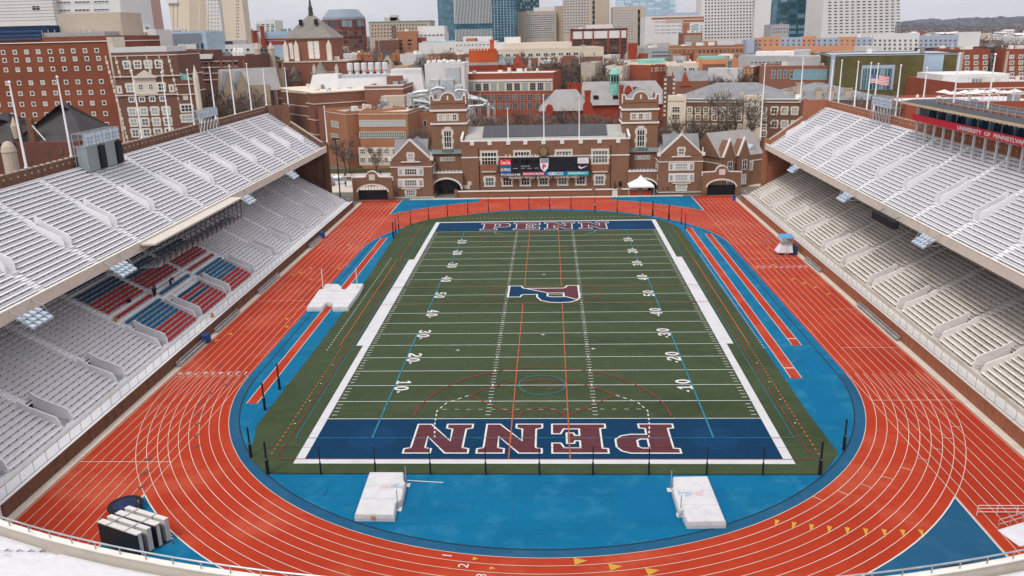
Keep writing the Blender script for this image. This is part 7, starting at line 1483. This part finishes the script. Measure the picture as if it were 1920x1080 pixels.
# loading ramps in the near corners
def ramp(P, lab, rail):
    o = empty('ramp', (0, 0, 0), label=lab, cat='ramp', group='corner ramps'); b = MB(); b.hexa([(x, y, -.02) for x, y, z in P] + [(x, y, z) for x, y, z in P]); b.build('slab', mat('ramp_white', (.6, .6, .62), var=.1), o)
    for (a, c) in rail:
        b = MB(); A, C_ = Vector(P[a]), Vector(P[c])
        for k in range(6): q = A.lerp(C_, k / 5); b.tube([q, q + Vector((0, 0, 1.0))], .03, 4)
        b.tube([A + Vector((0, 0, 1.0)), C_ + Vector((0, 0, 1.0))], .035, 4); b.tube([A + Vector((0, 0, .55)), C_ + Vector((0, 0, .55))], .03, 4); b.build('handrail', M_galv, o)
x0, y0 = pxy(108, 985, 0)
ramp([(-41.8, -70.6, .1), (-36.8, -73.6, .1), (-38.0, -76.6, 2.0), (-44.0, -73.0, 2.0)], 'white loading ramp with rusty rails at the near left corner', [(0, 1), (3, 0)])
ramp([(39.2, -66.9, .05), (39.8, -69.2, .05), (45.0, -69.4, 1.6), (44.4, -66.4, 1.6)], 'grey loading ramp with white rails at the near right corner', [(0, 3)])
o = empty('barrier_rail', (0, 0, 0), label='low white rail fence in front of the near right ramp', cat='barrier'); b = MB()
for k in range(6): x = 38.6 + k * 1.7; b.tube([(x, -64.6, 0), (x, -64.6, 1.0)], .04, 4)
for z in (.35, .7, 1.0): b.tube([(38.6, -64.6, z), (47.1, -64.6, z)], .035, 4)
b.build('rail', M_wfr, o)
o = empty('cable', (0, 0, 0), label='black cable lying on the white walkway at the near right', cat='cable'); b = MB(); b.tube([(*pxy(u, v, 14.3), 14.34) for u, v in ((1746, 1072), (1775, 1064), (1810, 1058), (1850, 1053), (1880, 1048), (1905, 1050))], .04, 5); b.build('cord', M_post, o)
# timing booth on the right straight
o = empty('judges_stand', (46.2, 24.6, 0), R(0), 'white wheeled judges stand with blue canopy on the right straight', 'judges stand')
b = MB(); b.hexa([(-1.7, -1.2, .45), (1.2, -1.2, .45), (1.2, 1.2, .45), (-1.7, 1.2, .45), (-.8, -1.0, 2.0), (1.0, -1.0, 2.0), (1.0, 1.0, 2.0), (-.8, 1.0, 2.0)]); b.build('body', mat('booth_white', (.66, .64, .68), var=.06), o)
b = MB(); b.hexa([(-1.3, -1.2, 3.3), (1.3, -1.2, 3.3), (1.3, 1.2, 3.3), (-1.3, 1.2, 3.3), (-.9, -.9, 3.7), (.9, -.9, 3.7), (.9, .9, 3.7), (-.9, .9, 3.7)]); b.build('canopy', mat('canopy_blue', (.10, .30, .52), var=.08), o)
for x in (-.95, .95):
    for y in (-.95, .95): b = MB(); b.tube([(x, y, 2), (x * 1.15, y * 1.15, 3.3)], .05, 4); b.build('post', M_galv, o)
b = MB(); 
for x in (-.25, .25): b.tube([(x, -1.35, .1), (x, -1.05, 2.1)], .04, 4, M_wfr)
for k in range(6): b.tube([(-.25, -1.33 + k * .05, .3 + k * .32), (.25, -1.33 + k * .05, .3 + k * .32)], .03, 4, M_wfr)
b.build('ladder', None, o); b = MB(); b.box(-.9, 1.1, -1.1, 1.1, 2.0, 2.06); b.build('platform', M_galv, o)
for x in (-1.2, .9):
    for y in (-1.0, 1.0): b = MB(); b.lathe([(.25, -.08), (.25, .08)], 10); me = b.mesh('wheel', M_dark); me.transform(Matrix.Translation((x, y, .27)) @ Matrix.Rotation(R(90), 4, 'X')); link('wheel', me, o)
b = MB(); b.box(1.25, 2.0, -1.3, 1.2, .1, 1.7); b.build('side_locker', mat('locker_navy', (.012, .035, .08), var=.2), o)
# long aluminium benches and hurdle racks along both walls
def lbench(x, y0, y1, lab, blue=False):
    o = empty('long_bench', (x, y0, 0), label=lab, cat='bench', group='metal benches along the field walls'); L_ = y1 - y0; b = MB(); b.box(-.2, .2, 0, L_, .42, .47); b.build('seat', M_galv, o); b = MB(); b.box(.22 * (1 if x > 0 else -1), .27 * (1 if x > 0 else -1), 0, L_, .6, .85); b.build('backrest', M_galv, o)
    for k in range(5): b = MB(); y = L_ * (k + .1) / 4.4; b.tube([(-.2, y, 0), (-.18, y, .42)], .03, 4); b.tube([(.2, y, 0), (.2, y, .85)], .03, 4); b.build('leg', M_galv, o)
    if blue: b = MB(); b.box(-.5, .5, L_ - .2, L_ + .9, .1, 1.3); b.build('blue_pad', mat('pad_blue', (.015, .06, .2), var=.15), o)
for a in ((-48.5, -30.5, -21.5, 'metal bench with blue pad by the left wall, nearest of its row', True), (-48.5, -17.5, -8, 'metal bench by the left wall below the red and blue seats'), (-48.5, 1.5, 12.5, 'metal bench by the left wall beside the vault mat'), (-48.5, 32.5, 41.5, 'farthest metal bench with blue pad by the left wall', True), (48.6, 26.5, 35, 'metal bench by the right wall beyond the judges stand'), (48.6, 11, 20, 'metal bench by the right wall just nearer than the judges stand'), (48.6, -22.5, -7, 'long metal bench by the right wall at mid length')): lbench(*a)
# white tent
p = aty(1202, 362, 85.0); o = empty('tent', (p.x, 86.6, 0), label='white peaked tent with red counters in front of the right arch', cat='tent'); b = MB(); s_ = 3.3; b.faces([(-s_, -s_ * .7, 2.6), (s_, -s_ * .7, 2.6), (s_, s_ * .7, 2.6), (-s_, s_ * .7, 2.6), (-.9, -.5, 4.1), (.9, -.5, 4.1), (.9, .5, 4.1), (-.9, .5, 4.1), (0, 0, 5.2)], [(0, 1, 5, 4), (1, 2, 6, 5), (2, 3, 7, 6), (3, 0, 4, 7), (4, 5, 8), (5, 6, 8), (6, 7, 8), (7, 4, 8), (3, 2, 1, 0)]); b.box(-s_, s_, -s_ * .7 - .02, -s_ * .7 + .02, 2.2, 2.6); b.build('canopy', mat('tent_white', (.8, .8, .8), var=.03), o)
for x in (-1, 1):
    for y in (-.7, .7): b = MB(); b.tube([(x * s_, y * s_, 0), (x * s_, y * s_, 2.6)], .06, 5); b.build('pole', M_wfr, o)
b = MB(); b.box(-2.6, 2.8, -1.2, -.4, .0, 1.05); b.build('counter', mat('counter_red', (.42, .05, .03), var=.2), o)
p = aty(1153, 355, 85.0); o = empty('statue', (p.x, 84.9, 0), label='small dark bronze statue on a pale pedestal before the hall', cat='statue'); b = MB(); b.box(-.7, .7, -.5, .5, 0, 1.3); b.box(-.5, .5, -.4, .4, 1.3, 2.0); b.build('pedestal', M_stone, o); b = MB(); b.lathe([(.42, 2.0), (.4, 2.5), (.3, 3.0), (.36, 3.3), (.12, 3.5), (.17, 3.7), (.15, 3.85), (.03, 3.95)], 10); b.box(-.35, .35, -.6, .1, 2.3, 2.55); b.build('figure', mat('bronze', (.05, .045, .035), rough=.5), o)
p = pxy(1378, 377, 0); o = empty('recycling_bin', (p[0], p[1] + 1, 0), label='blue bin beside the right gate at the end of the stand wall', cat='bin'); b = MB(); b.lathe([(.35, 0), (.42, 1.1), (.45, 1.15), (.3, 1.3), (.05, 1.35)], 10); b.build('body', mat('bin_blue', (.01, .08, .35)), o)
def rail(pts, h, lab, mt_=None, step=2.0):
    o = empty('railing', (0, 0, 0), label=lab, cat='railing', group=None); b = MB(); P = [Vector(p) for p in pts]
    for a, c in zip(P, P[1:]):
        n = max(1, int((c - a).length / step))
        for k in range(n + 1): q = a.lerp(c, k / n); b.tube([(q.x, q.y, 0), (q.x, q.y, h)], .035, 4)
        for z in (h * .5, h): b.tube([(a.x, a.y, z), (c.x, c.y, z)], .03, 4)
    b.build('rail', mt_ or M_steel, o)
rail([(27.5, 83.2), (42, 83.0)], 1.2, 'black railing in front of the right gabled wing', None, .6); rail([(-44, 83.0), (-30, 83.2)], 1.2, 'black railing in front of the left gabled wing', None, .6)
# ------------------------------------------------------------------ people
def person(x, y, z, rz, lab, pose, top, bottom, hair=(.03, .02, .015)):
    root = empty('person', (x, y, z), R(rz), lab, 'person')
    skin = mat('skin', (.42, .25, .17), var=.05); H = 1.75
    if pose == 'run': J = dict(hip=(0, 0, .93), chest=(0, .10, 1.32), neck=(0, .14, 1.48), kl=(-.1, .28, .62), fl=(-.1, .05, .22), kr=(.1, .02, .5), fr=(.1, -.38, .32), el=(-.26, -.12, 1.14), hl=(-.2, .12, 1.08), er=(.26, .18, 1.16), hr=(.2, .38, 1.3))
    elif pose == 'bend': J = dict(hip=(0, 0, .86), chest=(0, .42, 1.08), neck=(0, .55, 1.12), kl=(-.12, .08, .47), fl=(-.12, -.02, .06), kr=(.12, .1, .47), fr=(.12, .02, .06), el=(-.25, .55, .8), hl=(-.18, .62, .55), er=(.25, .55, .8), hr=(.18, .65, .55))
    else: J = dict(hip=(0, 0, .92), chest=(0, .03, 1.32), neck=(0, .04, 1.48), kl=(-.11, .03, .5), fl=(-.13, 0, .07), kr=(.11, .02, .5), fr=(.13, 0, .07), el=(-.27, .02, 1.1), hl=(-.26, .14, .88), er=(.27, .03, 1.1), hr=(.25, .16, .9))
    def limb(name, pts, rad, mt_):
        me = bpy.data.meshes.new(name); me.from_pydata([p for p in pts], [(i, i + 1) for i in range(len(pts) - 1)], []); return me
    V_ = lambda k: Vector(J[k]); sl = V_('chest') + Vector((-.19, 0, .09)); sr = V_('chest') + Vector((.19, 0, .09)); hl_ = V_('hip') + Vector((-.1, 0, -.05)); hr_ = V_('hip') + Vector((.1, 0, -.05)); hd = V_('neck') + (V_('neck') - V_('chest')).normalized() * .19
    verts = [V_('hip'), V_('chest'), V_('neck'), hd, sl, V_('el'), V_('hl'), sr, V_('er'), V_('hr'), hl_, V_('kl'), V_('fl'), hr_, V_('kr'), V_('fr'), V_('fl') + Vector((0, .16, -.03)), V_('fr') + Vector((0, .16, -.03))]
    edges = [(0, 1), (1, 2), (2, 3), (1, 4), (4, 5), (5, 6), (1, 7), (7, 8), (8, 9), (0, 10), (10, 11), (11, 12), (0, 13), (13, 14), (14, 15), (12, 16), (15, 17)]
    rad = [.15, .17, .06, .1, .075, .05, .035, .075, .05, .035, .1, .075, .05, .1, .075, .05, .04, .04]
    me = bpy.data.meshes.new('body'); me.from_pydata([tuple(v) for v in verts], edges, []); ob = link('body', me, root); md = ob.modifiers.new('skin', 'SKIN'); 
    for i, sv in enumerate(me.skin_vertices[0].data): sv.radius = (rad[i], rad[i]); sv.use_root = (i == 0)
    me.materials.append(skin); sb = ob.modifiers.new('sub', 'SUBSURF'); sb.levels = 1; sb.render_levels = 1
    def sleeve(name, paths, mt_):
        b = MB()
        for pts, rr in paths: b.tube(pts, rr, 8)
        b.build(name, mt_, root, smooth=True)
    sleeve('jacket', [([V_('hip') - Vector((0, 0, .06)), V_('hip').lerp(V_('chest'), .5), V_('chest'), V_('chest').lerp(V_('neck'), .8)], [.18, .175, .2, .09]), ([sl, V_('el'), V_('el').lerp(V_('hl'), .85)], [.095, .07, .055]), ([sr, V_('er'), V_('er').lerp(V_('hr'), .85)], [.095, .07, .055])], top)
    sleeve('trousers', [([V_('hip') + Vector((0, 0, .04)), V_('hip') - Vector((0, 0, .1))], [.175, .18]), ([hl_, V_('kl'), V_('kl').lerp(V_('fl'), .9)], [.12, .09, .07]), ([hr_, V_('kr'), V_('kr').lerp(V_('fr'), .9)], [.12, .09, .07])], bottom)
    b = MB(); b.lathe([(.05, .13), (.1, .09), (.115, .0), (.1, -.05)], 10); ob = b.build('hair', mat('hair_dark', hair, var=.1), root, (hd.x, hd.y - .02, hd.z + .0), smooth=True)
    for s in (-1, 1):
        f = MB(); k = 'hl' if s < 0 else 'hr'; e = 'el' if s < 0 else 'er'; d = (V_(k) - V_(e)).normalized(); p = V_(k)
        for j in range(4): q = p + Vector(((j - 1.5) * .02, 0, 0)); f.tube([q, q + d * (.07 + .01 * (j in (1, 2))), q + d * .1 + Vector((0, .015, -.01))], [.011, .01, .008], 5)
        f.tube([p + Vector((-s * .035, 0, 0)), p + Vector((-s * .06, .01, 0)) + d * .05], [.012, .009], 5); f.build('fingers', skin, root)
    return root
dk = mat('cloth_black', (.015, .016, .022), var=.2); gy = mat('cloth_grey', (.22, .23, .27), var=.2); nv = mat('cloth_navy', (.02, .035, .09), var=.2); wt = mat('cloth_white', (.6, .6, .64), var=.05)
p = pxy(1116, 393, 0); person(p[0], p[1], .02, 100, 'runner in pale top and dark shorts on the far bend of the track', 'run', wt, nv)
def onlow(x, y):  # height of the left lower tier under a point
    i = int((-x - 49.1 - 2.1) / .64); return 1.45 + .5 + i * .352
x, y = -57.6, -16.3; person(x, y, onlow(x, y), 80, 'standing worker in dark clothes on the aisle of the red and blue seats, left one', 'stand', nv, dk)
x, y = -57.9, -15.2; person(x, y, onlow(x, y), 95, 'standing worker in black beside another in the seat aisle', 'stand', dk, dk)
x, y = -57.6, -10.9; person(x, y, onlow(x, y), -20, 'worker in black bending over the seats farther along the row', 'bend', dk, dk)
x, y = -56.9, -21.5; 
o = empty('bag', (-59.0, -21.0, onlow(-59.0, 0) + .02), label='black bag left on the steps among red and blue seats', cat='bag'); b = MB(); b.lathe([(.3, 0), (.38, .15), (.3, .4), (.1, .46)], 8); b.build('body', dk, o); b = MB(); b.tube([(-.2, 0, .42), (0, 0, .62), (.2, 0, .42)], .025, 4); b.build('handle', dk, o)
for (x, y, l) in ((-57.9, -27.2, 'yellow sign board on the left aisle beside the grey benches'), (-50.2, -14.2, 'yellow sign board at the foot of the aisle among the red seats')):
    o = empty('wet_floor_sign', (x, y, onlow(x, y) if x < -52 else 1.5), label=l, cat='sign', group='yellow floor signs'); b = MB(); b.hexa([(-.28, -.2, 0), (.28, -.2, 0), (.28, .2, 0), (-.28, .2, 0), (-.12, -.03, .65), (.12, -.03, .65), (.12, .03, .65), (-.12, .03, .65)]); b.build('board', M_yellow, o)
# ------------------------------------------------------------------ street behind the left gate
gr = MB(); gr.box(-140, 140, 96, 104, -.06, .02); gr.build('plaza', M_conc, **ST)
gr = MB(); gr.box(-160, -34, 104, 114, -.06, .04); gr.build('pavement', mat('paving_pale', (.52, .48, .44), var=.12, scale=.6), **ST)
gr = MB(); gr.box(-160, -30, 114, 122, -.06, -.02); gr.build('road', mat('asphalt', (.17, .165, .17), var=.15, scale=.4), **ST)
gr = MB(); gr.box(-160, -30, 122, 128, -.06, .1); gr.build('pavement', mat('paving_pale', (.52, .48, .44), var=.12, scale=.6), **ST)
gr = MB(); gr.box(-160, -20, 128, 137, -.06, .15); gr.build('lawn', layered('winter_grass', (.075, .07, .03), (.04, .035, .02), (.12, .10, .05), s1=.3, s2=1.5), **ST)
gr = MB(); gr.box(20, 140, 100, 150, -.06, .04); gr.build('lawn', layered('winter_grass', (.075, .07, .03), (.04, .035, .02), (.12, .10, .05), s1=.3, s2=1.5), **ST)
M_tyre = mat('tyre', (.012, .012, .012), rough=.8)
def car(x, y, rz, col, lab, van=False):
    o = empty('parked_car' if not van else 'food_truck', (x, y, .03), R(rz), lab, 'car' if not van else 'food truck', None); L_, W, H = (4.5, 1.8, 1.45) if not van else (6.2, 2.2, 2.8)
    pr = [(0, .35), (L_, .35), (L_, .85), (L_ - .15, .95), (L_ - 1.0, 1.0), (L_ - 1.7, H), (1.2, H), (.4, .98), (0, .9)] if not van else [(0, .35), (L_, .35), (L_, 1.3), (L_ - .7, 1.5), (L_ - 1.1, 2.4), (L_ - 1.4, H), (0, H)]
    b = MB(); b.prism([(p[0] - L_ / 2, p[1]) for p in pr], 'y', -W / 2, W / 2); b.build('body', col, o)
    b = MB(); 
    if not van: b.prism([(p[0] - L_ / 2, p[1]) for p in [(L_ - 1.1, 1.02), (L_ - 1.75, H - .08), (1.25, H - .08), (.6, 1.02)]], 'y', -W / 2 - .01, W / 2 + .01)
    else: b.box(L_ / 2 - 1.0, L_ / 2 - .68, -W / 2 - .01, W / 2 + .01, 1.5, 2.3); b.box(-L_ / 2 + .8, L_ / 2 - 2, -W / 2 - .02, -W / 2, 1.3, 2.2)
    b.build('windows', M_glassD, o)
    for px_ in (-L_ / 2 + .8, L_ / 2 - .85):
        for py in (-W / 2 + .05, W / 2 - .05): b = MB(); b.lathe([(.32, -.1), (.32, .1)], 12); me = b.mesh('wheel', M_tyre); me.transform(Matrix.Translation((px_, py, .32)) @ Matrix.Rotation(R(90), 4, 'X')); link('wheel', me, o)
car(-52.5, 105.5, 5, mat('car_white', (.7, .7, .72), rough=.3, var=.02), 'white food truck with coloured side behind the left gate', True)
car(-47.5, 106.5, 8, mat('car_cream', (.62, .6, .55), rough=.3, var=.02), 'cream food truck right behind the left gate parapet', True)
car(-63.5, 106, 80, mat('car_silver', (.4, .42, .45), rough=.3, metal=.4, var=.02), 'silver car parked by the end of the left stand')
car(-66.5, 107, 85, mat('car_black', (.02, .02, .025), rough=.25, var=.02), 'black car parked by the end of the left stand')
car(-44, 118, 0, mat('car_blue', (.03, .06, .15), rough=.3, var=.02), 'dark blue car driving on the street behind the hall')
for (x, y, c_, l) in ((-56.5, 105, (.02, .25, .42), 'blue market umbrella on the pavement behind the left gate'), (-61.6, 108.5, (.75, .75, .75), 'white market umbrella beside the parked cars')):
    o = empty('umbrella', (x, y, 0), label=l, cat='umbrella'); b = MB(); b.tube([(0, 0, 0), (0, 0, 2.6)], .04, 5); b.build('pole', M_galv, o); b = MB(); b.lathe([(1.4, 2.2), (.7, 2.6), (.05, 2.8)], 8); b.build('canopy', mat('umb%.2f' % c_[0], c_, var=.05), o)
for i, (x, y) in enumerate(((-58.3, 104.5), (-52.0, 124.5), (-47.2, 125.0), (-61, 124))): person(x, y, .05, random.uniform(0, 360), ('pedestrian in dark coat standing behind the left gate', 'pedestrian in dark coat on the far pavement, middle of three', 'pedestrian in navy coat on the far pavement by the bare tree', 'pedestrian in black on the far pavement nearest the stand')[i], 'stand', (dk, nv, nv, dk)[i], dk)
o = empty('street_lamp', (-53.6, 79.5, 0), label='dark tall lamp post at the end of the left stand', cat='street lamp'); b = MB(); b.tube([(0, 0, 0), (0, 0, 17)], [.2, .12], 6); b.build('post', M_steel, o)
for k in range(3): b = MB(); b.box(-.9 + k * .7, -.4 + k * .7, -.3, .3, 16.6, 17.1); b.build('lamp', M_steel, o)
o = empty('signpost', (-54.2, 103, 0), label='brown banner on a post behind the left gate', cat='sign'); b = MB(); b.tube([(0, 0, 0), (0, 0, 3.2)], .07, 5); b.build('post', M_steel, o); b = MB(); b.box(-3.2, 3.0, -.04, .04, 2.4, 3.1); b.build('board', mat('sign_brown', (.14, .07, .05)), o)
# ------------------------------------------------------------------ bare trees
M_bark = mat('bark', (.085, .062, .048), var=.3, scale=2); M_twig = mat('twigs', (.13, .088, .068), var=.35, scale=.5, rnd=.25); M_twig2 = mat('twigs_grey', (.17, .135, .115), var=.3, scale=.5, rnd=.25)
def maketree(seed, spread=1.0, n_l=7):
    rnd = random.Random(seed); tr = MB(); cr = MB()
    tr.tube([(0, 0, 0), (.02, .03, .16), (.0, .02, .34), (.02, -.01, .5)], [.03, .022, .017, .01], 6)
    def grow(p, d, L_, r, lvl):
        q = p + d * L_ * .55 + Vector((rnd.uniform(-1, 1), rnd.uniform(-1, 1), rnd.uniform(0, 1))) * L_ * .08; e = q + (d + Vector((0, 0, .12))).normalized() * L_ * .45
        if lvl < 2: tr.tube([p, q, e], [r, r * .75, r * .5], 5 if lvl == 0 else 4, None, False)
        else:
            s_ = Vector((rnd.uniform(-1, 1), rnd.uniform(-1, 1), rnd.uniform(-1, 1))).normalized() * max(r, .0036)
            cr.faces([tuple(p - s_), tuple(p + s_), tuple(q + s_ * .8), tuple(q - s_ * .8), tuple(e)], [(0, 1, 2, 3), (3, 2, 4)])
        if lvl >= 5: return
        n = (4, 5, 5, 4, 3)[lvl]
        for i in range(n):
            t = rnd.uniform(.35, 1.0); b_ = p.lerp(e, t); dv = (d + Vector((rnd.gauss(0, .55), rnd.gauss(0, .55), rnd.gauss(.12, .4)))).normalized(); grow(b_, dv, L_ * rnd.uniform(.52, .72), r * .5, lvl + 1)
    for i in range(n_l):
        a = 2 * math.pi * i / n_l + rnd.uniform(-.3, .3); z = rnd.uniform(.2, .48); el = rnd.uniform(.5, 1.15); d = Vector((math.cos(a) * math.cos(el) * spread, math.sin(a) * math.cos(el) * spread, math.sin(el))).normalized(); grow(Vector((0, 0, z)), d, rnd.uniform(.24, .34), .011, 1)
    return tr, cr
protos = []
for sd_, sp_, nl in ((1, 1.0, 4), (2, 1.25, 5), (3, .8, 4), (4, 1.1, 5)):
    tr, cr = maketree(sd_, sp_, nl); protos.append((tr.mesh('trunk', M_bark), cr.mesh('crown', M_twig if sd_ % 2 else M_twig2), max(v[2] for v in cr.v)))
nt_ = 0
def tree(u, vt, Y, lab, group, zb=0, wide=1.0):
    global nt_
    p = aty(u, vt, Y); h = p.z - zb; tm_, cm_, top_ = protos[nt_ % 4]; nt_ += 1
    o = empty('bare_tree', (p.x, Y, zb), random.uniform(0, 6.28), lab, 'tree', group); k = h / top_; o.scale = (k * wide, k * wide, k)
    link('trunk', tm_, o); link('crown', cm_, o)
random.seed(33)
def grove(u0, u1, v0, v1, y0, y1, n, where, group, wide=1.15):
    for i in range(n): tree(lerp(u0, u1, (i + .5) / n) + random.uniform(-6, 6), random.uniform(v0, v1), random.uniform(y0, y1), f'{["broad", "slim", "dense", "thin", "forked"][i % 5]} bare tree {where}, {onm[i % 19]} from the left', group, 0, wide)
tree(702, 268, 119, 'spreading bare tree on the pavement in front of the orange brick laboratory', 'bare trees'); tree(652, 276, 129, 'small bare tree at the corner of the orange brick laboratory', 'bare trees'); tree(640, 250, 124, 'slim bare tree beside the end of the left stand', 'bare trees')
grove(372, 455, 150, 190, 120, 142, 8, 'by the stone church', 'bare trees by the church', 1.0)
grove(760, 800, 232, 256, 128, 140, 4, 'behind the left gabled wing', 'bare trees behind the left wing', .8)
grove(880, 1165, 190, 222, 128, 150, 15, 'between the hall and the red library', 'bare trees behind the hall')
grove(1195, 1330, 205, 250, 118, 138, 11, 'behind the right gabled wing', 'bare trees behind the right wing')
tree(1384, 163, 128, 'large dark spreading bare tree in front of the stone engineering hall', 'bare trees'); tree(1345, 205, 126, 'medium bare tree before the left half of the engineering hall', 'bare trees')
grove(1575, 1740, 168, 190, 112, 140, 7, 'below the green wall', 'bare trees below the green wall')
grove(790, 880, 88, 104, 300, 345, 9, 'left of the red crenellated building', 'bare trees left of the castle building')
grove(1080, 1200, 128, 146, 235, 258, 8, 'round the green cupola', 'bare trees behind the cupola')
grove(1335, 1440, 120, 140, 222, 240, 8, 'right of the gabled brick house', 'bare trees by the gabled house')
grove(600, 700, 78, 92, 380, 460, 7, 'near the round red building', 'bare trees near the round building')
grove(440, 520, 92, 104, 250, 320, 6, 'beyond the garage roof', 'bare trees beyond the garage')
grove(1700, 1920, 56, 84, 480, 800, 19, 'beyond the apartments at the right', 'bare trees at the far right')
grove(930, 1180, 92, 112, 262, 285, 14, 'between the cream block and the studio roofs', 'bare trees in the middle distance')
grove(540, 680, 92, 108, 300, 360, 9, 'behind the brick auditorium', 'bare trees behind the auditorium')
grove(1190, 1330, 70, 84, 440, 560, 8, 'beyond the orange brick school', 'bare trees beyond the school')
# ------------------------------------------------------------------ far woods and hills
random.seed(5); wd = MB()
for i in range(5200):
    Y = 900 * (9000 / 900) ** (random.random() ** .9); x = (random.uniform(-.75, .72)) * (Y + 129) ; r = random.uniform(5, 11) * (1 + Y / 4500); h = random.uniform(8, 15) * (1 + Y / 9000)
    if Y < 1500 and abs(x) < 100: continue
    c = (x, Y, 0); a0 = random.uniform(0, 1.5); P = [(x + r * math.cos(a0 + k * math.pi / 2) * random.uniform(.7, 1.2), Y + r * math.sin(a0 + k * math.pi / 2), h * random.uniform(.45, .8)) for k in range(4)]
    wd.faces([(x, Y, 0), *P, (x + random.uniform(-2, 2), Y, h)], [(0, 2, 1), (0, 3, 2), (0, 4, 3), (0, 1, 4), (1, 2, 5), (2, 3, 5), (3, 4, 5), (4, 1, 5)])
wd.build('distant_woods', layered('woods', (.105, .078, .062), (.06, .045, .04), (.17, .13, .11), s1=.01, s2=.05), kind='stuff', label='brown winter woods between the city and the hills', category='woods')
hl = MB(); wh = MB(); nx = 120
def hh(x, Y):
    base = 55 + 38 * math.sin(x / 900 + Y / 700) + 22 * math.sin(x / 330 + 1.3) + 10 * math.sin(x / 110 + Y) ; return max(8, base * (.55 + .45 * max(0, min(1, (x + 500) / 2500))))
for Y, k_ in ((5200, .55), (7200, .85), (9800, 1.15)):
    for i in range(nx):
        xa, xb = lerp(-7800, 7800, i / nx), lerp(-7800, 7800, (i + 1) / nx); za, zb2 = hh(xa, Y) * k_, hh(xb, Y) * k_
        hl.poly([(xa, Y, -1), (xb, Y, -1), (xb, Y + 500, zb2), (xa, Y + 500, za)]); hl.poly([(xa, Y + 500, za), (xb, Y + 500, zb2), (xb, Y + 1300, -1), (xa, Y + 1300, -1)])
for i in range(5200):
    Y = random.choice((5200, 7200, 9800)); t_ = random.random(); x = random.uniform(300, 7000) if random.random() < .75 else random.uniform(-7000, 300); k_ = {5200: .55, 7200: .85, 9800: 1.15}[Y]; z0 = hh(lerp(-7800, 7800, int((x + 7800) / 130) / 120), Y) * k_ * t_; r = random.uniform(10, 26); yy = Y + 500 * t_
    P = [(x + r * math.cos(k * 1.571 + i) * 1.5, yy + r * math.sin(k * 1.571 + i), z0 - 2) for k in range(4)]; wh.faces([*P, (x, yy, z0 + random.uniform(7, 20))], [(0, 1, 4), (1, 2, 4), (2, 3, 4), (3, 0, 4)])
wh.build('hill_woods', mat('hill_tree', (.05, .042, .04), var=.4, scale=.01), kind='stuff', label='dark winter trees covering the far hills', category='woods')
hl.build('hills', layered('hill_woods', (.07, .062, .06), (.04, .038, .04), (.10, .09, .085), s1=.004, s2=.03), **ST)
# far suburb: small pale roofs among the woods
random.seed(9)
for i in range(60):
    u = random.uniform(1700, 1930) if i < 40 else random.uniform(460, 860); Y = random.uniform(900, 2600); p = aty(u, 60, Y); w_ = random.uniform(14, 45); h = random.uniform(6, 16); o = empty('suburban_house', (p.x, Y, 0), random.uniform(-.4, .4), f'{random.choice(("small", "long", "low", "square"))} {random.choice(("pale", "white", "cream"))} roofed building among the distant woods {"at the right" if i < 40 else "left of centre"}', 'building', 'distant suburban buildings')
    b = MB(); b.box(0, w_, 0, 15, 0, h); b.build('wall', random.choice((M_wht, M_crm, M_b4, M_tan, M_wht)), o); b = MB(); gable(b, -1, w_ + 1, -1, 16, h, h + 4, 'x', random.choice((M_wht, M_gry, M_roofw, M_red_roof))); b.build('roof', None, o)
# ------------------------------------------------------------------ air
hz_ = MB(); hz_.box(-9500, 9500, -950, 14500, -4, 330)
hm_ = bpy.data.materials.new('haze'); hm_.use_nodes = True; t = hm_.node_tree; t.nodes.clear(); a = t.nodes.new('ShaderNodeOutputMaterial'); v = t.nodes.new('ShaderNodeVolumePrincipled'); v.inputs['Color'].default_value = (.76, .84, 1.0, 1); v.inputs['Density'].default_value = 3.5e-5; v.inputs['Anisotropy'].default_value = .2; t.links.new(v.outputs[0], a.inputs['Volume'])
hz_.build('haze', hm_, kind='stuff')
